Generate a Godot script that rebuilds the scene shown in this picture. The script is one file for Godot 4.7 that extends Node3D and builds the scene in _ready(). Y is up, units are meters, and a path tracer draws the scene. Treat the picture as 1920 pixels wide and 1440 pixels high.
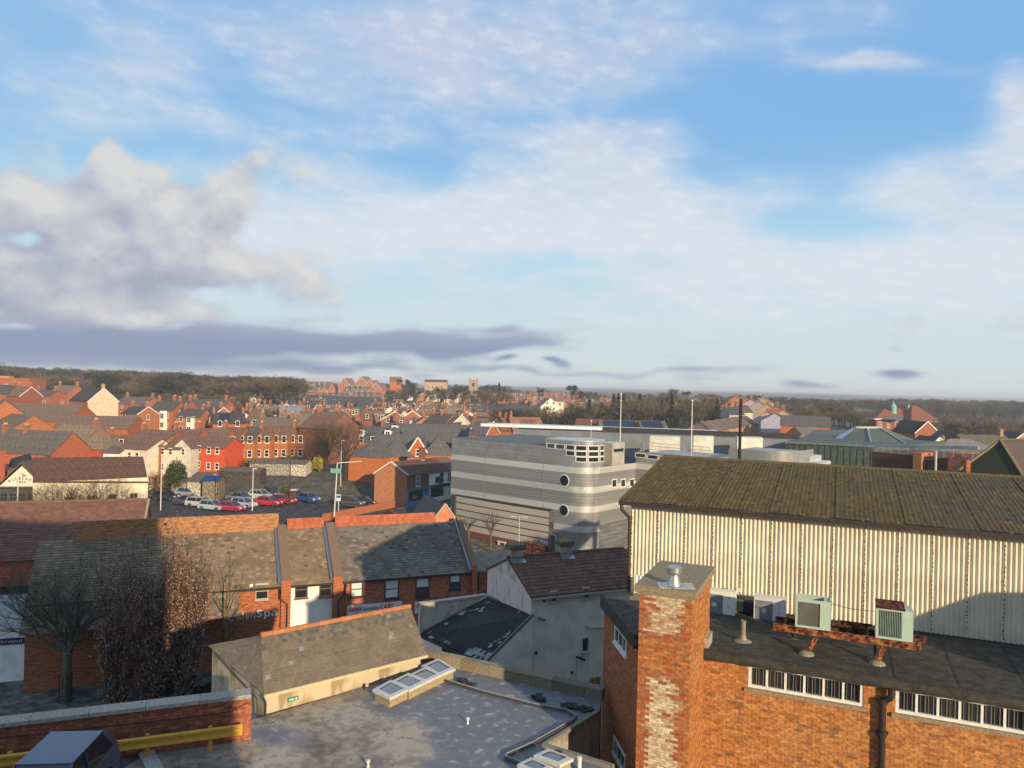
extends Node3D
# ---------------------------------------------------------------- camera model of the photograph (1920 x 1440 pixels)
const F := 1423.0
const ROLL := 0.02356
const EYE := Vector3(0,20,0)
const EXPOSE := 1.2
var names := {}
var M := {}
var rng := RandomNumberGenerator.new()
var mesh_cache := {}
func _ready() -> void:
	rng.seed = 7
	var cam := Camera3D.new()
	cam.name = "camera"
	cam.position = EYE
	cam.rotation = Vector3(0,0,ROLL)
	cam.fov = rad_to_deg(2.0 * atan(720.0 / F))
	cam.near = 0.1
	cam.far = 9000.0
	add_child(cam)
	cam.current = true
	var world := WorldEnvironment.new()
	world.name = "world"
	var env := Environment.new()
	env.background_mode = Environment.BG_SKY
	env.tonemap_mode = Environment.TONE_MAPPER_LINEAR
	env.tonemap_exposure = EXPOSE
	env.sdfgi_enabled = true
	env.ssao_enabled = true
	env.ssil_enabled = true
	env.fog_enabled = true
	env.fog_density = 0.00028
	env.fog_light_color = Color(0.86,0.88,0.92)
	var sky := Sky.new()
	var pano := PanoramaSkyMaterial.new()
	pano.panorama = ImageTexture.create_from_image(sky_image())
	sky.sky_material = pano
	env.sky = sky
	env.background_energy_multiplier = 1.0
	world.environment = env
	add_child(world)
	var sun := DirectionalLight3D.new()
	sun.name = "sun"
	sun.light_color = Color(1.0,0.905,0.75)
	sun.light_energy = 1.6
	sun.light_angular_distance = 0.6
	sun.shadow_enabled = true
	var az := deg_to_rad(28.0)
	var el := deg_to_rad(15.5)
	var to_sun := Vector3(sin(az) * cos(el),sin(el),cos(az) * cos(el))
	sun.look_at_from_position(to_sun * 100.0,Vector3.ZERO,Vector3.UP)
	add_child(sun)
	materials()
	ground()
	observer_building()
	brick_offices()
	warehouse()
	roof_plant()
	flat_roof_building()
	parking_deck()
	roof_shed()
	white_house()
	shop_row()
	street_shop()
	street_trees()
	leisure_building()
	pub()
	car_park()
	corner_shops()
	care_home()
	terraces()
	right_side()
	hillside()
	woods()
# ---------------------------------------------------------------- pixels to directions
func ray(px: float,py: float) -> Vector3:
	var u := px - 960.0
	var v := py - 720.0
	return Vector3((u * cos(ROLL) + v * sin(ROLL)) / F,(u * sin(ROLL) - v * cos(ROLL)) / F,-1.0)
func PD(px: float,py: float,d: float) -> Vector3:
	return EYE + ray(px,py) * d
func PH(px: float,py: float,h: float) -> Vector3:
	var r := ray(px,py)
	return EYE + r * ((h - EYE.y) / r.y)
func PP(px: float,py: float,o: Vector3,n: Vector3) -> Vector3:
	var r := ray(px,py)
	return EYE + r * (n.dot(o - EYE) / n.dot(r))
func ss(a: float,b: float,x: float) -> float:
	return smoothstep(a,b,x)
func terrain(x: float,z: float) -> float:
	var d := -z
	if d < 100.0:
		return 0.0
	var q := x / d
	var hill := 1.0 - ss(0.40,0.55,q)
	var near_l := 1.0 - ss(-0.22,-0.02,q)
	return near_l * 3.4 * ss(124.0,137.0,d) + (1.0 - near_l) * 3.0 * ss(150.0,230.0,d) * hill + hill * 8.0 * ss(150.0,520.0,d) - 6.0 * ss(560.0,900.0,d) * hill
# ---------------------------------------------------------------- mesh builder
class MB:
	var v := PackedVector3Array()
	var n := PackedVector3Array()
	var uv := PackedVector2Array()
	var c := PackedColorArray()
	var col := Color(1,1,1)
	var org := Vector3.ZERO
	func _init(o := Vector3.ZERO,color := Color(1,1,1)) -> void:
		org = o
		col = color
	func face(a: Vector3,b: Vector3,d: Vector3,nn: Vector3) -> void:
		v.append(a - org); v.append(d - org); v.append(b - org)
		n.append(nn); n.append(nn); n.append(nn)
		var U := Vector3(1,0,0) if absf(nn.y) > 0.999 else Vector3(nn.z,0,-nn.x).normalized()
		var V := nn.cross(U)
		for p in [a,d,b]:
			uv.append(Vector2((p as Vector3).dot(U),-(p as Vector3).dot(V)))
			c.append(col)
	func tri(a: Vector3,b: Vector3,d: Vector3) -> void:
		var nn := (b - a).cross(d - a)
		if nn.length_squared() < 1e-14:
			return
		face(a,b,d,nn.normalized())
	func quad(a: Vector3,b: Vector3,d: Vector3,e: Vector3) -> void:
		tri(a,b,d)
		tri(a,d,e)
	func wall(a: Vector3,b: Vector3,y0: float,y1: float) -> void:
		quad(Vector3(a.x,y0,a.z),Vector3(b.x,y0,b.z),Vector3(b.x,y1,b.z),Vector3(a.x,y1,a.z))
	func obox(o: Vector3,x: Vector3,y: Vector3,z: Vector3) -> void:
		var p := []
		for k in 8:
			p.append(o + x * (1 if k & 1 else -1) + y * (1 if k & 2 else -1) + z * (1 if k & 4 else -1))
		quad(p[4],p[5],p[7],p[6])
		quad(p[1],p[0],p[2],p[3])
		quad(p[5],p[1],p[3],p[7])
		quad(p[0],p[4],p[6],p[2])
		quad(p[6],p[7],p[3],p[2])
		quad(p[0],p[1],p[5],p[4])
	func box(o: Vector3,s: Vector3) -> void:
		obox(o,Vector3(s.x / 2,0,0),Vector3(0,s.y / 2,0),Vector3(0,0,s.z / 2))
	func stand(o: Vector3,s: Vector3) -> void:
		box(o + Vector3(0,s.y / 2,0),s)
	func bar(a: Vector3,b: Vector3,w: float,h: float,up := Vector3.UP) -> void:
		var x := (b - a)
		var xn := x.normalized()
		var z := xn.cross(up).normalized()
		var y := z.cross(xn)
		obox((a + b) / 2,x / 2,y * h / 2,z * w / 2)
	func prism(pts: Array,y0: float,y1: float,top := true,bottom := false) -> void:
		var k := pts.size()
		for i in k:
			wall(pts[i],pts[(i + 1) % k],y0,y1)
		if top or bottom:
			var flat := PackedVector2Array()
			for p in pts:
				flat.append(Vector2(p.x,-p.z))
			var t := Geometry2D.triangulate_polygon(flat)
			for i in range(0,t.size(),3):
				var A: Vector3 = pts[t[i]]
				var B: Vector3 = pts[t[i + 1]]
				var C: Vector3 = pts[t[i + 2]]
				if top:
					var q := [Vector3(A.x,y1,A.z),Vector3(B.x,y1,B.z),Vector3(C.x,y1,C.z)]
					if (q[1] - q[0]).cross(q[2] - q[0]).y < 0:
						tri(q[0],q[2],q[1])
					else:
						tri(q[0],q[1],q[2])
				if bottom:
					var q2 := [Vector3(A.x,y0,A.z),Vector3(B.x,y0,B.z),Vector3(C.x,y0,C.z)]
					if (q2[1] - q2[0]).cross(q2[2] - q2[0]).y > 0:
						tri(q2[0],q2[2],q2[1])
					else:
						tri(q2[0],q2[1],q2[2])
	func slab(a: Vector3,b: Vector3,d: Vector3,e: Vector3,t: float) -> void:
		var nn := (b - a).cross(e - a).normalized() * t
		quad(a,b,d,e)
		quad(b - nn,a - nn,e - nn,d - nn)
		quad(a - nn,b - nn,b,a)
		quad(b - nn,d - nn,d,b)
		quad(d - nn,e - nn,e,d)
		quad(e - nn,a - nn,a,e)
	func smooth_tri(a: Vector3,b: Vector3,d: Vector3,na: Vector3,nb: Vector3,nd: Vector3,ua: Vector2,ub: Vector2,ud: Vector2) -> void:
		v.append(a - org); v.append(d - org); v.append(b - org)
		n.append(na); n.append(nd); n.append(nb)
		uv.append(ua); uv.append(ud); uv.append(ub)
		c.append(col); c.append(col); c.append(col)
	func tube(a: Vector3,b: Vector3,ra: float,rb: float,sides := 8,cap := true) -> void:
		var x := (b - a)
		var L := x.length()
		if L < 1e-6:
			return
		x /= L
		var s := x.cross(Vector3.UP if absf(x.y) < 0.9 else Vector3.RIGHT).normalized()
		var t := x.cross(s)
		for i in sides:
			var w0 := TAU * i / sides
			var w1 := TAU * (i + 1) / sides
			var d0 := s * cos(w0) + t * sin(w0)
			var d1 := s * cos(w1) + t * sin(w1)
			var u0 := w0 * ra
			var u1 := w1 * ra
			smooth_tri(a + d0 * ra,a + d1 * ra,b + d1 * rb,d0,d1,d1,Vector2(u0,0),Vector2(u1,0),Vector2(u1,L))
			smooth_tri(a + d0 * ra,b + d1 * rb,b + d0 * rb,d0,d1,d0,Vector2(u0,0),Vector2(u1,L),Vector2(u0,L))
			if cap:
				face(a,a + d1 * ra,a + d0 * ra,-x)
				face(b,b + d0 * rb,b + d1 * rb,x)
	func path(pts: Array,r: float,sides := 8) -> void:
		for i in pts.size() - 1:
			tube(pts[i],pts[i + 1],r,r,sides)
	func lathe(o: Vector3,prof: Array,sides := 16) -> void:
		for i in prof.size() - 1:
			var r0: float = prof[i][0]
			var y0: float = prof[i][1]
			var r1: float = prof[i + 1][0]
			var y1: float = prof[i + 1][1]
			var sl := Vector2(y1 - y0,r0 - r1)
			sl = sl.normalized() if sl.length() > 1e-6 else Vector2(0,1)
			for k in sides:
				var w0 := TAU * k / sides
				var w1 := TAU * (k + 1) / sides
				var d0 := Vector3(cos(w0),0,-sin(w0))
				var d1 := Vector3(cos(w1),0,-sin(w1))
				var n0 := (d0 * sl.x + Vector3.UP * sl.y)
				var n1 := (d1 * sl.x + Vector3.UP * sl.y)
				var A := o + d0 * r0 + Vector3.UP * y0
				var B := o + d1 * r0 + Vector3.UP * y0
				var C := o + d1 * r1 + Vector3.UP * y1
				var D := o + d0 * r1 + Vector3.UP * y1
				if r0 > 1e-5:
					smooth_tri(A,B,C,n0,n1,n1,Vector2(w0,y0),Vector2(w1,y0),Vector2(w1,y1))
				if r1 > 1e-5:
					smooth_tri(A,C,D,n0,n1,n0,Vector2(w0,y0),Vector2(w1,y1),Vector2(w0,y1))
	func mesh() -> ArrayMesh:
		var m := ArrayMesh.new()
		if v.is_empty():
			return m
		var a := []
		a.resize(Mesh.ARRAY_MAX)
		a[Mesh.ARRAY_VERTEX] = v
		a[Mesh.ARRAY_NORMAL] = n
		a[Mesh.ARRAY_TEX_UV] = uv
		a[Mesh.ARRAY_COLOR] = c
		m.add_surface_from_arrays(Mesh.PRIMITIVE_TRIANGLES,a)
		return m
# ---------------------------------------------------------------- nodes
func numbered(base: String) -> String:
	var k: int = names.get(base,-1) + 1
	names[base] = k
	return base if k == 0 else "%s_%03d" % [base,k]
func tag(o: Node,label: String,category: String,group := "",kind := "") -> void:
	if label:
		o.set_meta("label",label)
	if category:
		o.set_meta("category",category)
	if group:
		o.set_meta("group",group)
	if kind:
		o.set_meta("kind",kind)
func thing(called: String,label: String,category: String,at := Vector3.ZERO,turn := 0.0,group := "") -> Node3D:
	var o := Node3D.new()
	o.name = numbered(called)
	add_child(o)
	o.position = at
	o.rotation.y = turn
	tag(o,label,category,group)
	return o
func part(parent: Node,called: String,b: MB,m: Material,label := "") -> MeshInstance3D:
	var o := MeshInstance3D.new()
	o.name = called
	o.mesh = b.mesh()
	if b.v.size():
		(o.mesh as ArrayMesh).surface_set_material(0,m)
	parent.add_child(o,true)
	if label:
		o.set_meta("label",label)
	return o
func piece(parent: Node,called: String,mesh: Mesh,at: Transform3D) -> MeshInstance3D:
	var o := MeshInstance3D.new()
	o.name = called
	o.mesh = mesh
	o.transform = at
	parent.add_child(o,true)
	return o
func structure(called: String,b: MB,m: Material) -> MeshInstance3D:
	var o := MeshInstance3D.new()
	o.name = numbered(called)
	o.mesh = b.mesh()
	(o.mesh as ArrayMesh).surface_set_material(0,m)
	add_child(o)
	o.set_meta("kind","structure")
	return o
func copy(o: Node3D,at: Vector3,turn: float,label := "",group := "") -> Node3D:
	var base: String = o.name
	var cut := base.rfind("_")
	if cut > 0 and base.substr(cut + 1).is_valid_int():
		base = base.substr(0,cut)
	var r: Node3D = o.duplicate()
	r.name = numbered(base)
	add_child(r)
	r.position = at
	r.rotation.y = turn
	if label:
		r.set_meta("label",label)
	if group:
		r.set_meta("group",group)
	return r
func frame_of(o: Vector3,x: Vector3,y: Vector3,z: Vector3) -> Transform3D:
	return Transform3D(Basis(x,y,z),o)
func window(parent: Node,o: Vector3,x: Vector3,z: Vector3,w: float,h: float,cols := 1,rows := 1,fcol := Color(0.75,0.74,0.7),bar_w := 0.06,deep := 0.07,sill := true,glass: Material = null) -> MeshInstance3D:
	var key := "win%.2f_%.2f_%d_%d_%s_%.3f_%.2f_%s" % [w,h,cols,rows,fcol.to_html(),bar_w,deep,sill]
	if not mesh_cache.has(key):
		var f := MB.new(Vector3.ZERO,fcol)
		var q := bar_w
		f.box(Vector3(0,h / 2 - q / 2,deep / 2),Vector3(w,q,deep))
		f.box(Vector3(0,-h / 2 + q / 2,deep / 2),Vector3(w,q,deep))
		f.box(Vector3(-w / 2 + q / 2,0,deep / 2),Vector3(q,h - 2 * q,deep))
		f.box(Vector3(w / 2 - q / 2,0,deep / 2),Vector3(q,h - 2 * q,deep))
		for i in range(1,cols):
			f.box(Vector3(-w / 2 + w * i / cols,0,deep * 0.4),Vector3(q * 0.8,h - 2 * q,deep * 0.7))
		for j in range(1,rows):
			f.box(Vector3(0,-h / 2 + h * j / rows,deep * 0.42),Vector3(w - 2 * q,q * 0.8,deep * 0.72))
		if sill:
			f.box(Vector3(0,-h / 2 - 0.04,deep * 0.8),Vector3(w + 0.12,0.08,deep * 2.0))
		var me := f.mesh()
		me.surface_set_material(0,M.semi)
		var g := MB.new(Vector3.ZERO)
		g.quad(Vector3(-w / 2 + q * 0.5,-h / 2 + q * 0.5,0.012),Vector3(w / 2 - q * 0.5,-h / 2 + q * 0.5,0.012),Vector3(w / 2 - q * 0.5,h / 2 - q * 0.5,0.012),Vector3(-w / 2 + q * 0.5,h / 2 - q * 0.5,0.012))
		var gm := g.mesh()
		gm.surface_set_material(0,M.glass)
		mesh_cache[key] = [me,gm]
	var o2 := piece(parent,"window",mesh_cache[key][0],frame_of(o,x,z.cross(x),z))
	var p := piece(o2,"pane",mesh_cache[key][1],Transform3D())
	if glass:
		p.material_override = glass
	return o2
func lettering(parent: Node,text: String,o: Vector3,x: Vector3,z: Vector3,height: float,width: float,color: Color,slant := 0.0,font_name := "Droid Sans",weight := 700,called := "lettering") -> MeshInstance3D:
	var t := TextMesh.new()
	var f := SystemFont.new()
	f.font_names = PackedStringArray([font_name])
	f.font_weight = weight
	t.font = f
	t.text = text
	t.font_size = 64
	t.pixel_size = 0.01
	t.depth = 0.02
	t.curve_step = 2.0
	var box := t.get_aabb()
	var m := MB.new()
	var sx := width / maxf(box.size.x,0.01)
	var sy := height / maxf(box.size.y,0.01)
	var mm := plain_mat("ink_" + color.to_html(),color,0.6)
	t.material = mm
	var y := z.cross(x)
	var centre := box.get_center()
	var o2 := MeshInstance3D.new()
	o2.name = called
	o2.mesh = t
	var bs := Basis(x * sx,(y + x * slant) * sy,z * 1.0)
	o2.transform = Transform3D(bs,o - bs * Vector3(centre.x,centre.y,box.position.z) + z * 0.004)
	parent.add_child(o2,true)
	return o2
# ---------------------------------------------------------------- materials
func noise_tex(sd: int,freq: float,oct: int,lo: Color,hi: Color,size := 512,gain := 0.5,type := FastNoiseLite.TYPE_SIMPLEX_SMOOTH,a := 0.3,b := 0.7) -> NoiseTexture2D:
	var f := FastNoiseLite.new()
	f.seed = sd
	f.noise_type = type
	f.frequency = freq
	f.fractal_octaves = oct
	f.fractal_gain = gain
	var t := NoiseTexture2D.new()
	t.width = size
	t.height = size
	t.seamless = true
	t.normalize = true
	t.noise = f
	var g := Gradient.new()
	g.offsets = PackedFloat32Array([a,b])
	g.colors = PackedColorArray([lo,hi])
	t.color_ramp = g
	return t
func height_tex(sd: int,freq: float,oct: int,size := 256) -> NoiseTexture2D:
	return noise_tex(sd,freq,oct,Color(0,0,0),Color(1,1,1),size,0.55,FastNoiseLite.TYPE_SIMPLEX_SMOOTH,0.0,1.0)
func std(key: String,rough: float,tex: Texture2D = null,scale := 1.0,triplanar := false) -> StandardMaterial3D:
	var m := StandardMaterial3D.new()
	m.resource_name = key
	m.vertex_color_use_as_albedo = true
	m.roughness = rough
	m.metallic_specular = 0.4
	if tex:
		m.albedo_texture = tex
		m.uv1_scale = Vector3(scale,scale,scale)
		m.uv1_triplanar = triplanar
		m.uv1_world_triplanar = triplanar
	M[key] = m
	return m
func bump(m: StandardMaterial3D,t: Texture2D,cm: float) -> void:
	m.heightmap_enabled = true
	m.heightmap_texture = t
	m.heightmap_scale = cm
func plain_mat(key: String,linear: Color,rough: float) -> StandardMaterial3D:
	if M.has(key):
		return M[key]
	var m := StandardMaterial3D.new()
	m.resource_name = key
	m.albedo_color = linear.linear_to_srgb()
	m.roughness = rough
	M[key] = m
	return m
func materials() -> void:
	var mott := noise_tex(3,0.012,5,Color(0.8,0.8,0.8),Color(1,1,1),512,0.6)
	var fine := noise_tex(5,0.05,4,Color(0.84,0.84,0.84),Color(1,1,1),256,0.6)
	var rough_h := height_tex(11,0.06,4)
	std("matte",0.92,mott,0.25)
	std("semi",0.5,noise_tex(6,0.02,4,Color(0.93,0.93,0.93),Color(1,1,1),256,0.6),0.9)
	std("clean",0.6,noise_tex(7,0.01,4,Color(0.95,0.945,0.93),Color(1,1,1),256,0.6),0.3)
	std("fine",0.85,fine,1.1)
	bump(M.fine,rough_h,0.6)
	var bg := noise_tex(8,0.03,5,Color(0.74,0.72,0.7),Color(1,1,1),256,0.65)
	std("brick",0.93,bg,0.7,true)
	bump(M.brick,rough_h,0.5)
	std("masonry",0.93,masonry_image(),1.0 / 1.8)
	std("tiling",0.9,tiling_image(),1.0 / 2.4)
	var pl := noise_tex(21,0.006,5,Color(0.93,0.92,0.90),Color(1,1,1),512,0.55,FastNoiseLite.TYPE_SIMPLEX_SMOOTH,0.22,0.55)
	std("render",0.88,pl,0.2)
	bump(M.render,rough_h,0.5)
	var st := noise_tex(23,0.004,5,Color(0.8,0.78,0.74),Color(1,1,1),512,0.6,FastNoiseLite.TYPE_SIMPLEX_SMOOTH,0.2,0.5)
	std("stained",0.95,st,0.3)
	(M.stained as StandardMaterial3D).uv1_scale = Vector3(0.55,0.16,1)
	var con := noise_tex(31,0.014,6,Color(0.82,0.8,0.77),Color(1,1,1),512,0.7)
	std("concrete",0.93,con,1.3,true)
	bump(M.concrete,rough_h,0.8)
	var asp := noise_tex(33,0.01,6,Color(0.6,0.6,0.62),Color(1,1,1),512,0.7)
	std("asphalt",0.85,asp,0.12,true)
	var fel := noise_tex(35,0.01,6,Color(0.72,0.7,0.67),Color(1,1,1),512,0.7)
	std("felt",0.8,fel,0.35,true)
	bump(M.felt,rough_h,1.0)
	std("clad",0.32,noise_tex(37,0.008,3,Color(0.92,0.92,0.92),Color(1,1,1),256),0.2)
	(M.clad as StandardMaterial3D).metallic = 0.35
	std("metal",0.38,fine,0.8)
	(M.metal as StandardMaterial3D).metallic = 0.85
	var ru := noise_tex(41,0.02,5,Color(0.25,0.12,0.06),Color(1,0.92,0.86),256,0.65)
	std("rust",0.9,ru,0.9,true)
	var dr := noise_tex(43,0.012,5,Color(0.88,0.86,0.82),Color(1,1,1),512,0.55,FastNoiseLite.TYPE_SIMPLEX_SMOOTH,0.25,0.5)
	std("sheet",0.62,dr,0.2)
	(M.sheet as StandardMaterial3D).uv1_scale = Vector3(0.6,0.12,1)
	std("moss",0.96,noise_tex(47,0.05,6,Color(0.5,0.48,0.45),Color(1,1,1),512,0.75),0.8,true)
	bump(M.moss,height_tex(49,0.03,5,512),3.0)
	std("ground",0.95,noise_tex(51,0.02,6,Color(0.7,0.7,0.7),Color(1,1,1),512,0.7),0.05,true)
	std("leaf",0.8)
	(M.leaf as StandardMaterial3D).backlight_enabled = true
	(M.leaf as StandardMaterial3D).backlight = Color(0.12,0.09,0.05)
	std("twig",0.9)
	std("bark",0.9,noise_tex(53,0.03,5,Color(0.45,0.45,0.42),Color(1,1,1),256,0.6),1.2,true)
	std("wood",0.85,noise_tex(55,0.02,5,Color(0.6,0.58,0.55),Color(1,1,1),256,0.6),0.5)
	std("tyre",0.8)
	var paint := std("paint",0.28)
	paint.clearcoat_enabled = true
	paint.clearcoat = 0.6
	paint.clearcoat_roughness = 0.08
	var g := StandardMaterial3D.new()
	g.resource_name = "window_glass"
	g.albedo_color = Color(0.14,0.15,0.165)
	g.roughness = 0.06
	g.metallic_specular = 0.6
	M["glass"] = g
	var gb := StandardMaterial3D.new()
	gb.resource_name = "blind_behind_glass"
	gb.albedo_color = Color(0.72,0.74,0.72)
	gb.roughness = 0.12
	M["blind"] = gb
	var gf := StandardMaterial3D.new()
	gf.resource_name = "wired_skylight_glass"
	gf.albedo_color = Color(0.42,0.46,0.48)
	gf.roughness = 0.12
	gf.metallic_specular = 0.6
	M["skyglass"] = gf
	var bg2 := std("bayglass",0.16)
	bg2.metallic = 0.25
	bg2.metallic_specular = 0.6
	var pv := StandardMaterial3D.new()
	pv.resource_name = "solar_panel"
	pv.albedo_color = Color(0.1,0.13,0.2)
	pv.roughness = 0.12
	M["solar"] = pv
func masonry_image() -> ImageTexture:
	var im := Image.create(256,240,false,Image.FORMAT_RGB8)
	var r := RandomNumberGenerator.new()
	r.seed = 5
	im.fill(Color(0.86,0.83,0.78))
	for j in 24:
		for i in 9:
			var t := r.randf_range(0.72,1.0)
			var c := Color(t,t * r.randf_range(0.9,1.0),t * r.randf_range(0.86,1.0))
			var x := i * 32 - (16 if j % 2 else 0)
			im.fill_rect(Rect2i(x,j * 10,30,8),c)
	im.generate_mipmaps()
	return ImageTexture.create_from_image(im)
func tiling_image() -> ImageTexture:
	var im := Image.create(256,256,false,Image.FORMAT_RGB8)
	var r := RandomNumberGenerator.new()
	r.seed = 9
	for j in 8:
		for i in 13:
			var t := r.randf_range(0.74,1.0)
			var c := Color(t,t * r.randf_range(0.94,1.0),t * r.randf_range(0.9,1.0))
			im.fill_rect(Rect2i(i * 21 - (10 if j % 2 else 0),j * 32,21,32),c)
		im.fill_rect(Rect2i(0,j * 32,256,4),Color(0.55,0.53,0.5))
	return ImageTexture.create_from_image(im)
# ---------------------------------------------------------------- sky: air and clouds,computed for every direction
func blobs(list: Array,x: float,y: float) -> float:
	var s := 0.0
	for q in list:
		var u: float = (x - q[0]) / q[2]
		var v: float = (y - q[1]) / q[3]
		var d := u * u + v * v
		if d < 6.0:
			s += q[4] * exp(-d)
	return s
func sky_image() -> Image:
	var W := 3072
	var H := 1536
	var im := Image.create(W,H,false,Image.FORMAT_RGB8)
	var f := FastNoiseLite.new()
	f.seed = 12
	f.noise_type = FastNoiseLite.TYPE_SIMPLEX_SMOOTH
	f.frequency = 1.0
	f.fractal_octaves = 6
	f.fractal_gain = 0.56
	var f2 := FastNoiseLite.new()
	f2.seed = 77
	f2.noise_type = FastNoiseLite.TYPE_SIMPLEX_SMOOTH
	f2.frequency = 1.0
	f2.fractal_octaves = 2
	var heaps := [[40,420,190,120,0.9],[200,370,130,80,0.75],[420,350,85,60,0.7],[330,420,150,90,0.7],[30,220,70,130,0.55],[175,285,45,40,0.4],[300,510,230,60,0.6],[60,560,220,50,0.75],[560,500,120,40,0.5],[650,555,100,32,0.5],[240,600,330,34,0.7],[480,260,40,60,0.25],
		[60,447,45,16,-0.6],[180,500,60,20,-0.35],[120,250,36,40,-0.5],[430,560,70,22,-0.35]]
	var banks := [[60,655,460,34,1.25],[420,630,260,26,0.75],[880,642,150,24,1.15],[690,645,150,16,0.8],[930,605,60,12,0.6],[968,676,26,7,1.0],[1045,677,20,7,0.9],[560,690,420,14,0.55],[1000,700,500,8,0.4],[1710,711,55,11,1.0],[1520,727,60,10,0.9],[1600,745,60,6,0.6]]
	var veils := [[870,395,150,60,0.75],[1010,430,260,55,0.85],[1230,440,210,42,0.8],[1110,320,150,60,0.7],[1250,380,110,50,0.6],[1080,250,230,50,0.3],[980,80,360,120,0.45],[1300,60,260,90,0.5],[1640,118,130,24,0.85],[950,110,70,90,0.2],[280,120,380,140,0.35],[1890,190,60,120,0.7],[1730,340,170,60,0.4],[1480,500,260,38,0.45],[1800,500,220,50,0.45],[1050,518,120,12,0.45],[1840,470,130,16,0.35],[640,440,200,60,0.35],[1500,570,500,50,0.25],
		[1450,210,170,60,-0.5],[1620,240,200,70,-0.45],[1560,420,140,30,-0.45],[620,290,200,30,-0.3],[1800,60,160,60,-0.4],[820,290,110,18,-0.3],[280,265,120,24,-0.3]]
	var dim := 1.0 / EXPOSE
	im.fill(Color(0.60 * dim,0.63 * dim,0.64 * dim).linear_to_srgb())
	for j in H / 2:
		var el := 90.0 - (j + 0.5) * 180.0 / H
		var er := deg_to_rad(el)
		var air: Color
		if el < 4.0:
			air = Color8(212,220,219).lerp(Color8(206,225,229),el / 4.0)
		elif el < 9.0:
			air = Color8(206,225,229).lerp(Color8(187,220,238),(el - 4.0) / 5.0)
		elif el < 17.0:
			air = Color8(187,220,238).lerp(Color8(158,203,236),(el - 9.0) / 8.0)
		else:
			air = Color8(158,203,236).lerp(Color8(140,184,230),clampf((el - 17.0) / 25.0,0,1))
		var i := 0
		while i < W:
			var az := (i + 0.5) * 360.0 / W
			if az > 180.0:
				az -= 360.0
			var step := 4 if (absf(az) > 48.0 or el > 36.0) else 1
			if step == 4 and j % 4:
				i += 4
				continue
			var ar := deg_to_rad(az)
			var dir := Vector3(sin(ar) * cos(er),sin(er),-cos(ar) * cos(er))
			var c := air
			var wide := f2.get_noise_3d(dir.x * 2.4,dir.y * 3.4,dir.z * 2.4)
			var warp := f2.get_noise_3d(dir.x * 7.0 + 5.0,dir.y * 9.0,dir.z * 7.0)
			var hv := 0.0
			var bv := 0.0
			var vv := 0.0
			var px := -9000.0
			var py := -9000.0
			if dir.z < -0.2:
				var a := dir.x / -dir.z * F
				var b := -dir.y / -dir.z * F
				px = 960.0 + a * cos(ROLL) - b * sin(ROLL) + warp * 46.0
				py = 720.0 + a * sin(ROLL) + b * cos(ROLL) + warp * 22.0
				vv = blobs(veils,px,py)
				if el < 26.0:
					hv = blobs(heaps,px,py)
					bv = blobs(banks,px,py)
			c = c.lerp(Color8(124,174,229),(0.5 + 0.5 * sin(ar + 0.5)) * 0.75 * ss(9.0,19.0,el))
			var n1 := f.get_noise_3d(dir.x * 6.0 - dir.y * 4.0,dir.y * 17.0 + dir.x * 3.0,dir.z * 6.0)
			var veil := ss(0.02,1.0,vv + 0.24 + wide * 0.45 + n1 * 0.5 + 0.3 * ss(25.0,36.0,el)) * ss(1.0,6.0,el)
			c = c.lerp(Color8(222,226,236).lerp(Color8(202,208,228),ss(13.0,25.0,el)),veil * 0.86)
			if veil > 0.3:
				var rip := f.get_noise_3d(dir.x * 20.0 - dir.y * 20.0,dir.y * 70.0 + dir.x * 14.0,dir.z * 20.0)
				c = c.lerp(Color8(234,236,243),clampf(rip * 1.0,0,0.55) * veil)
			var n2 := f.get_noise_3d(dir.x * 8.5,dir.y * 12.0,dir.z * 8.5)
			var heap := hv + n2 * 0.62 + wide * 0.35 - 0.36 - (0.0 if px > -4000.0 else 0.08)
			var dens := ss(0.0,0.42,heap)
			if dens > 0.0:
				var up := f.get_noise_3d(dir.x * 8.5 + 0.16,dir.y * 12.0 + 0.26,dir.z * 8.5 + 0.1)
				var hu := blobs(heaps,px + 26.0,py - 34.0) if hv != 0.0 else hv
				var lit := clampf(0.50 + (n2 - up) * 0.85 + (hv - hu) * 0.9 + (el - 9.0) * 0.03,0,1)
				c = c.lerp(Color8(166,170,191).lerp(Color8(221,219,217),lit),dens * 0.93)
			var n3 := f.get_noise_3d(dir.x * 5.0,dir.y * 42.0,dir.z * 5.0)
			var bank := ss(0.12,0.9,bv + n3 * 0.5 + n2 * 0.25) * (1.0 - ss(6.0,9.0,el))
			if px < -4000.0:
				bank = ss(0.3,0.9,n3 * 0.7 + 0.45 - absf(el - 2.5) * 0.22) * 0.45
			c = c.lerp(Color8(140,152,181).lerp(Color8(176,182,203),ss(2.0,5.0,el)),bank * 0.93)
			var l := c.srgb_to_linear()
			c = Color(l.r * dim,l.g * dim,l.b * dim).linear_to_srgb()
			if step == 4:
				im.fill_rect(Rect2i(i,j,4,4),c)
			else:
				im.set_pixel(i,j,c)
			i += step
	return im
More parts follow.
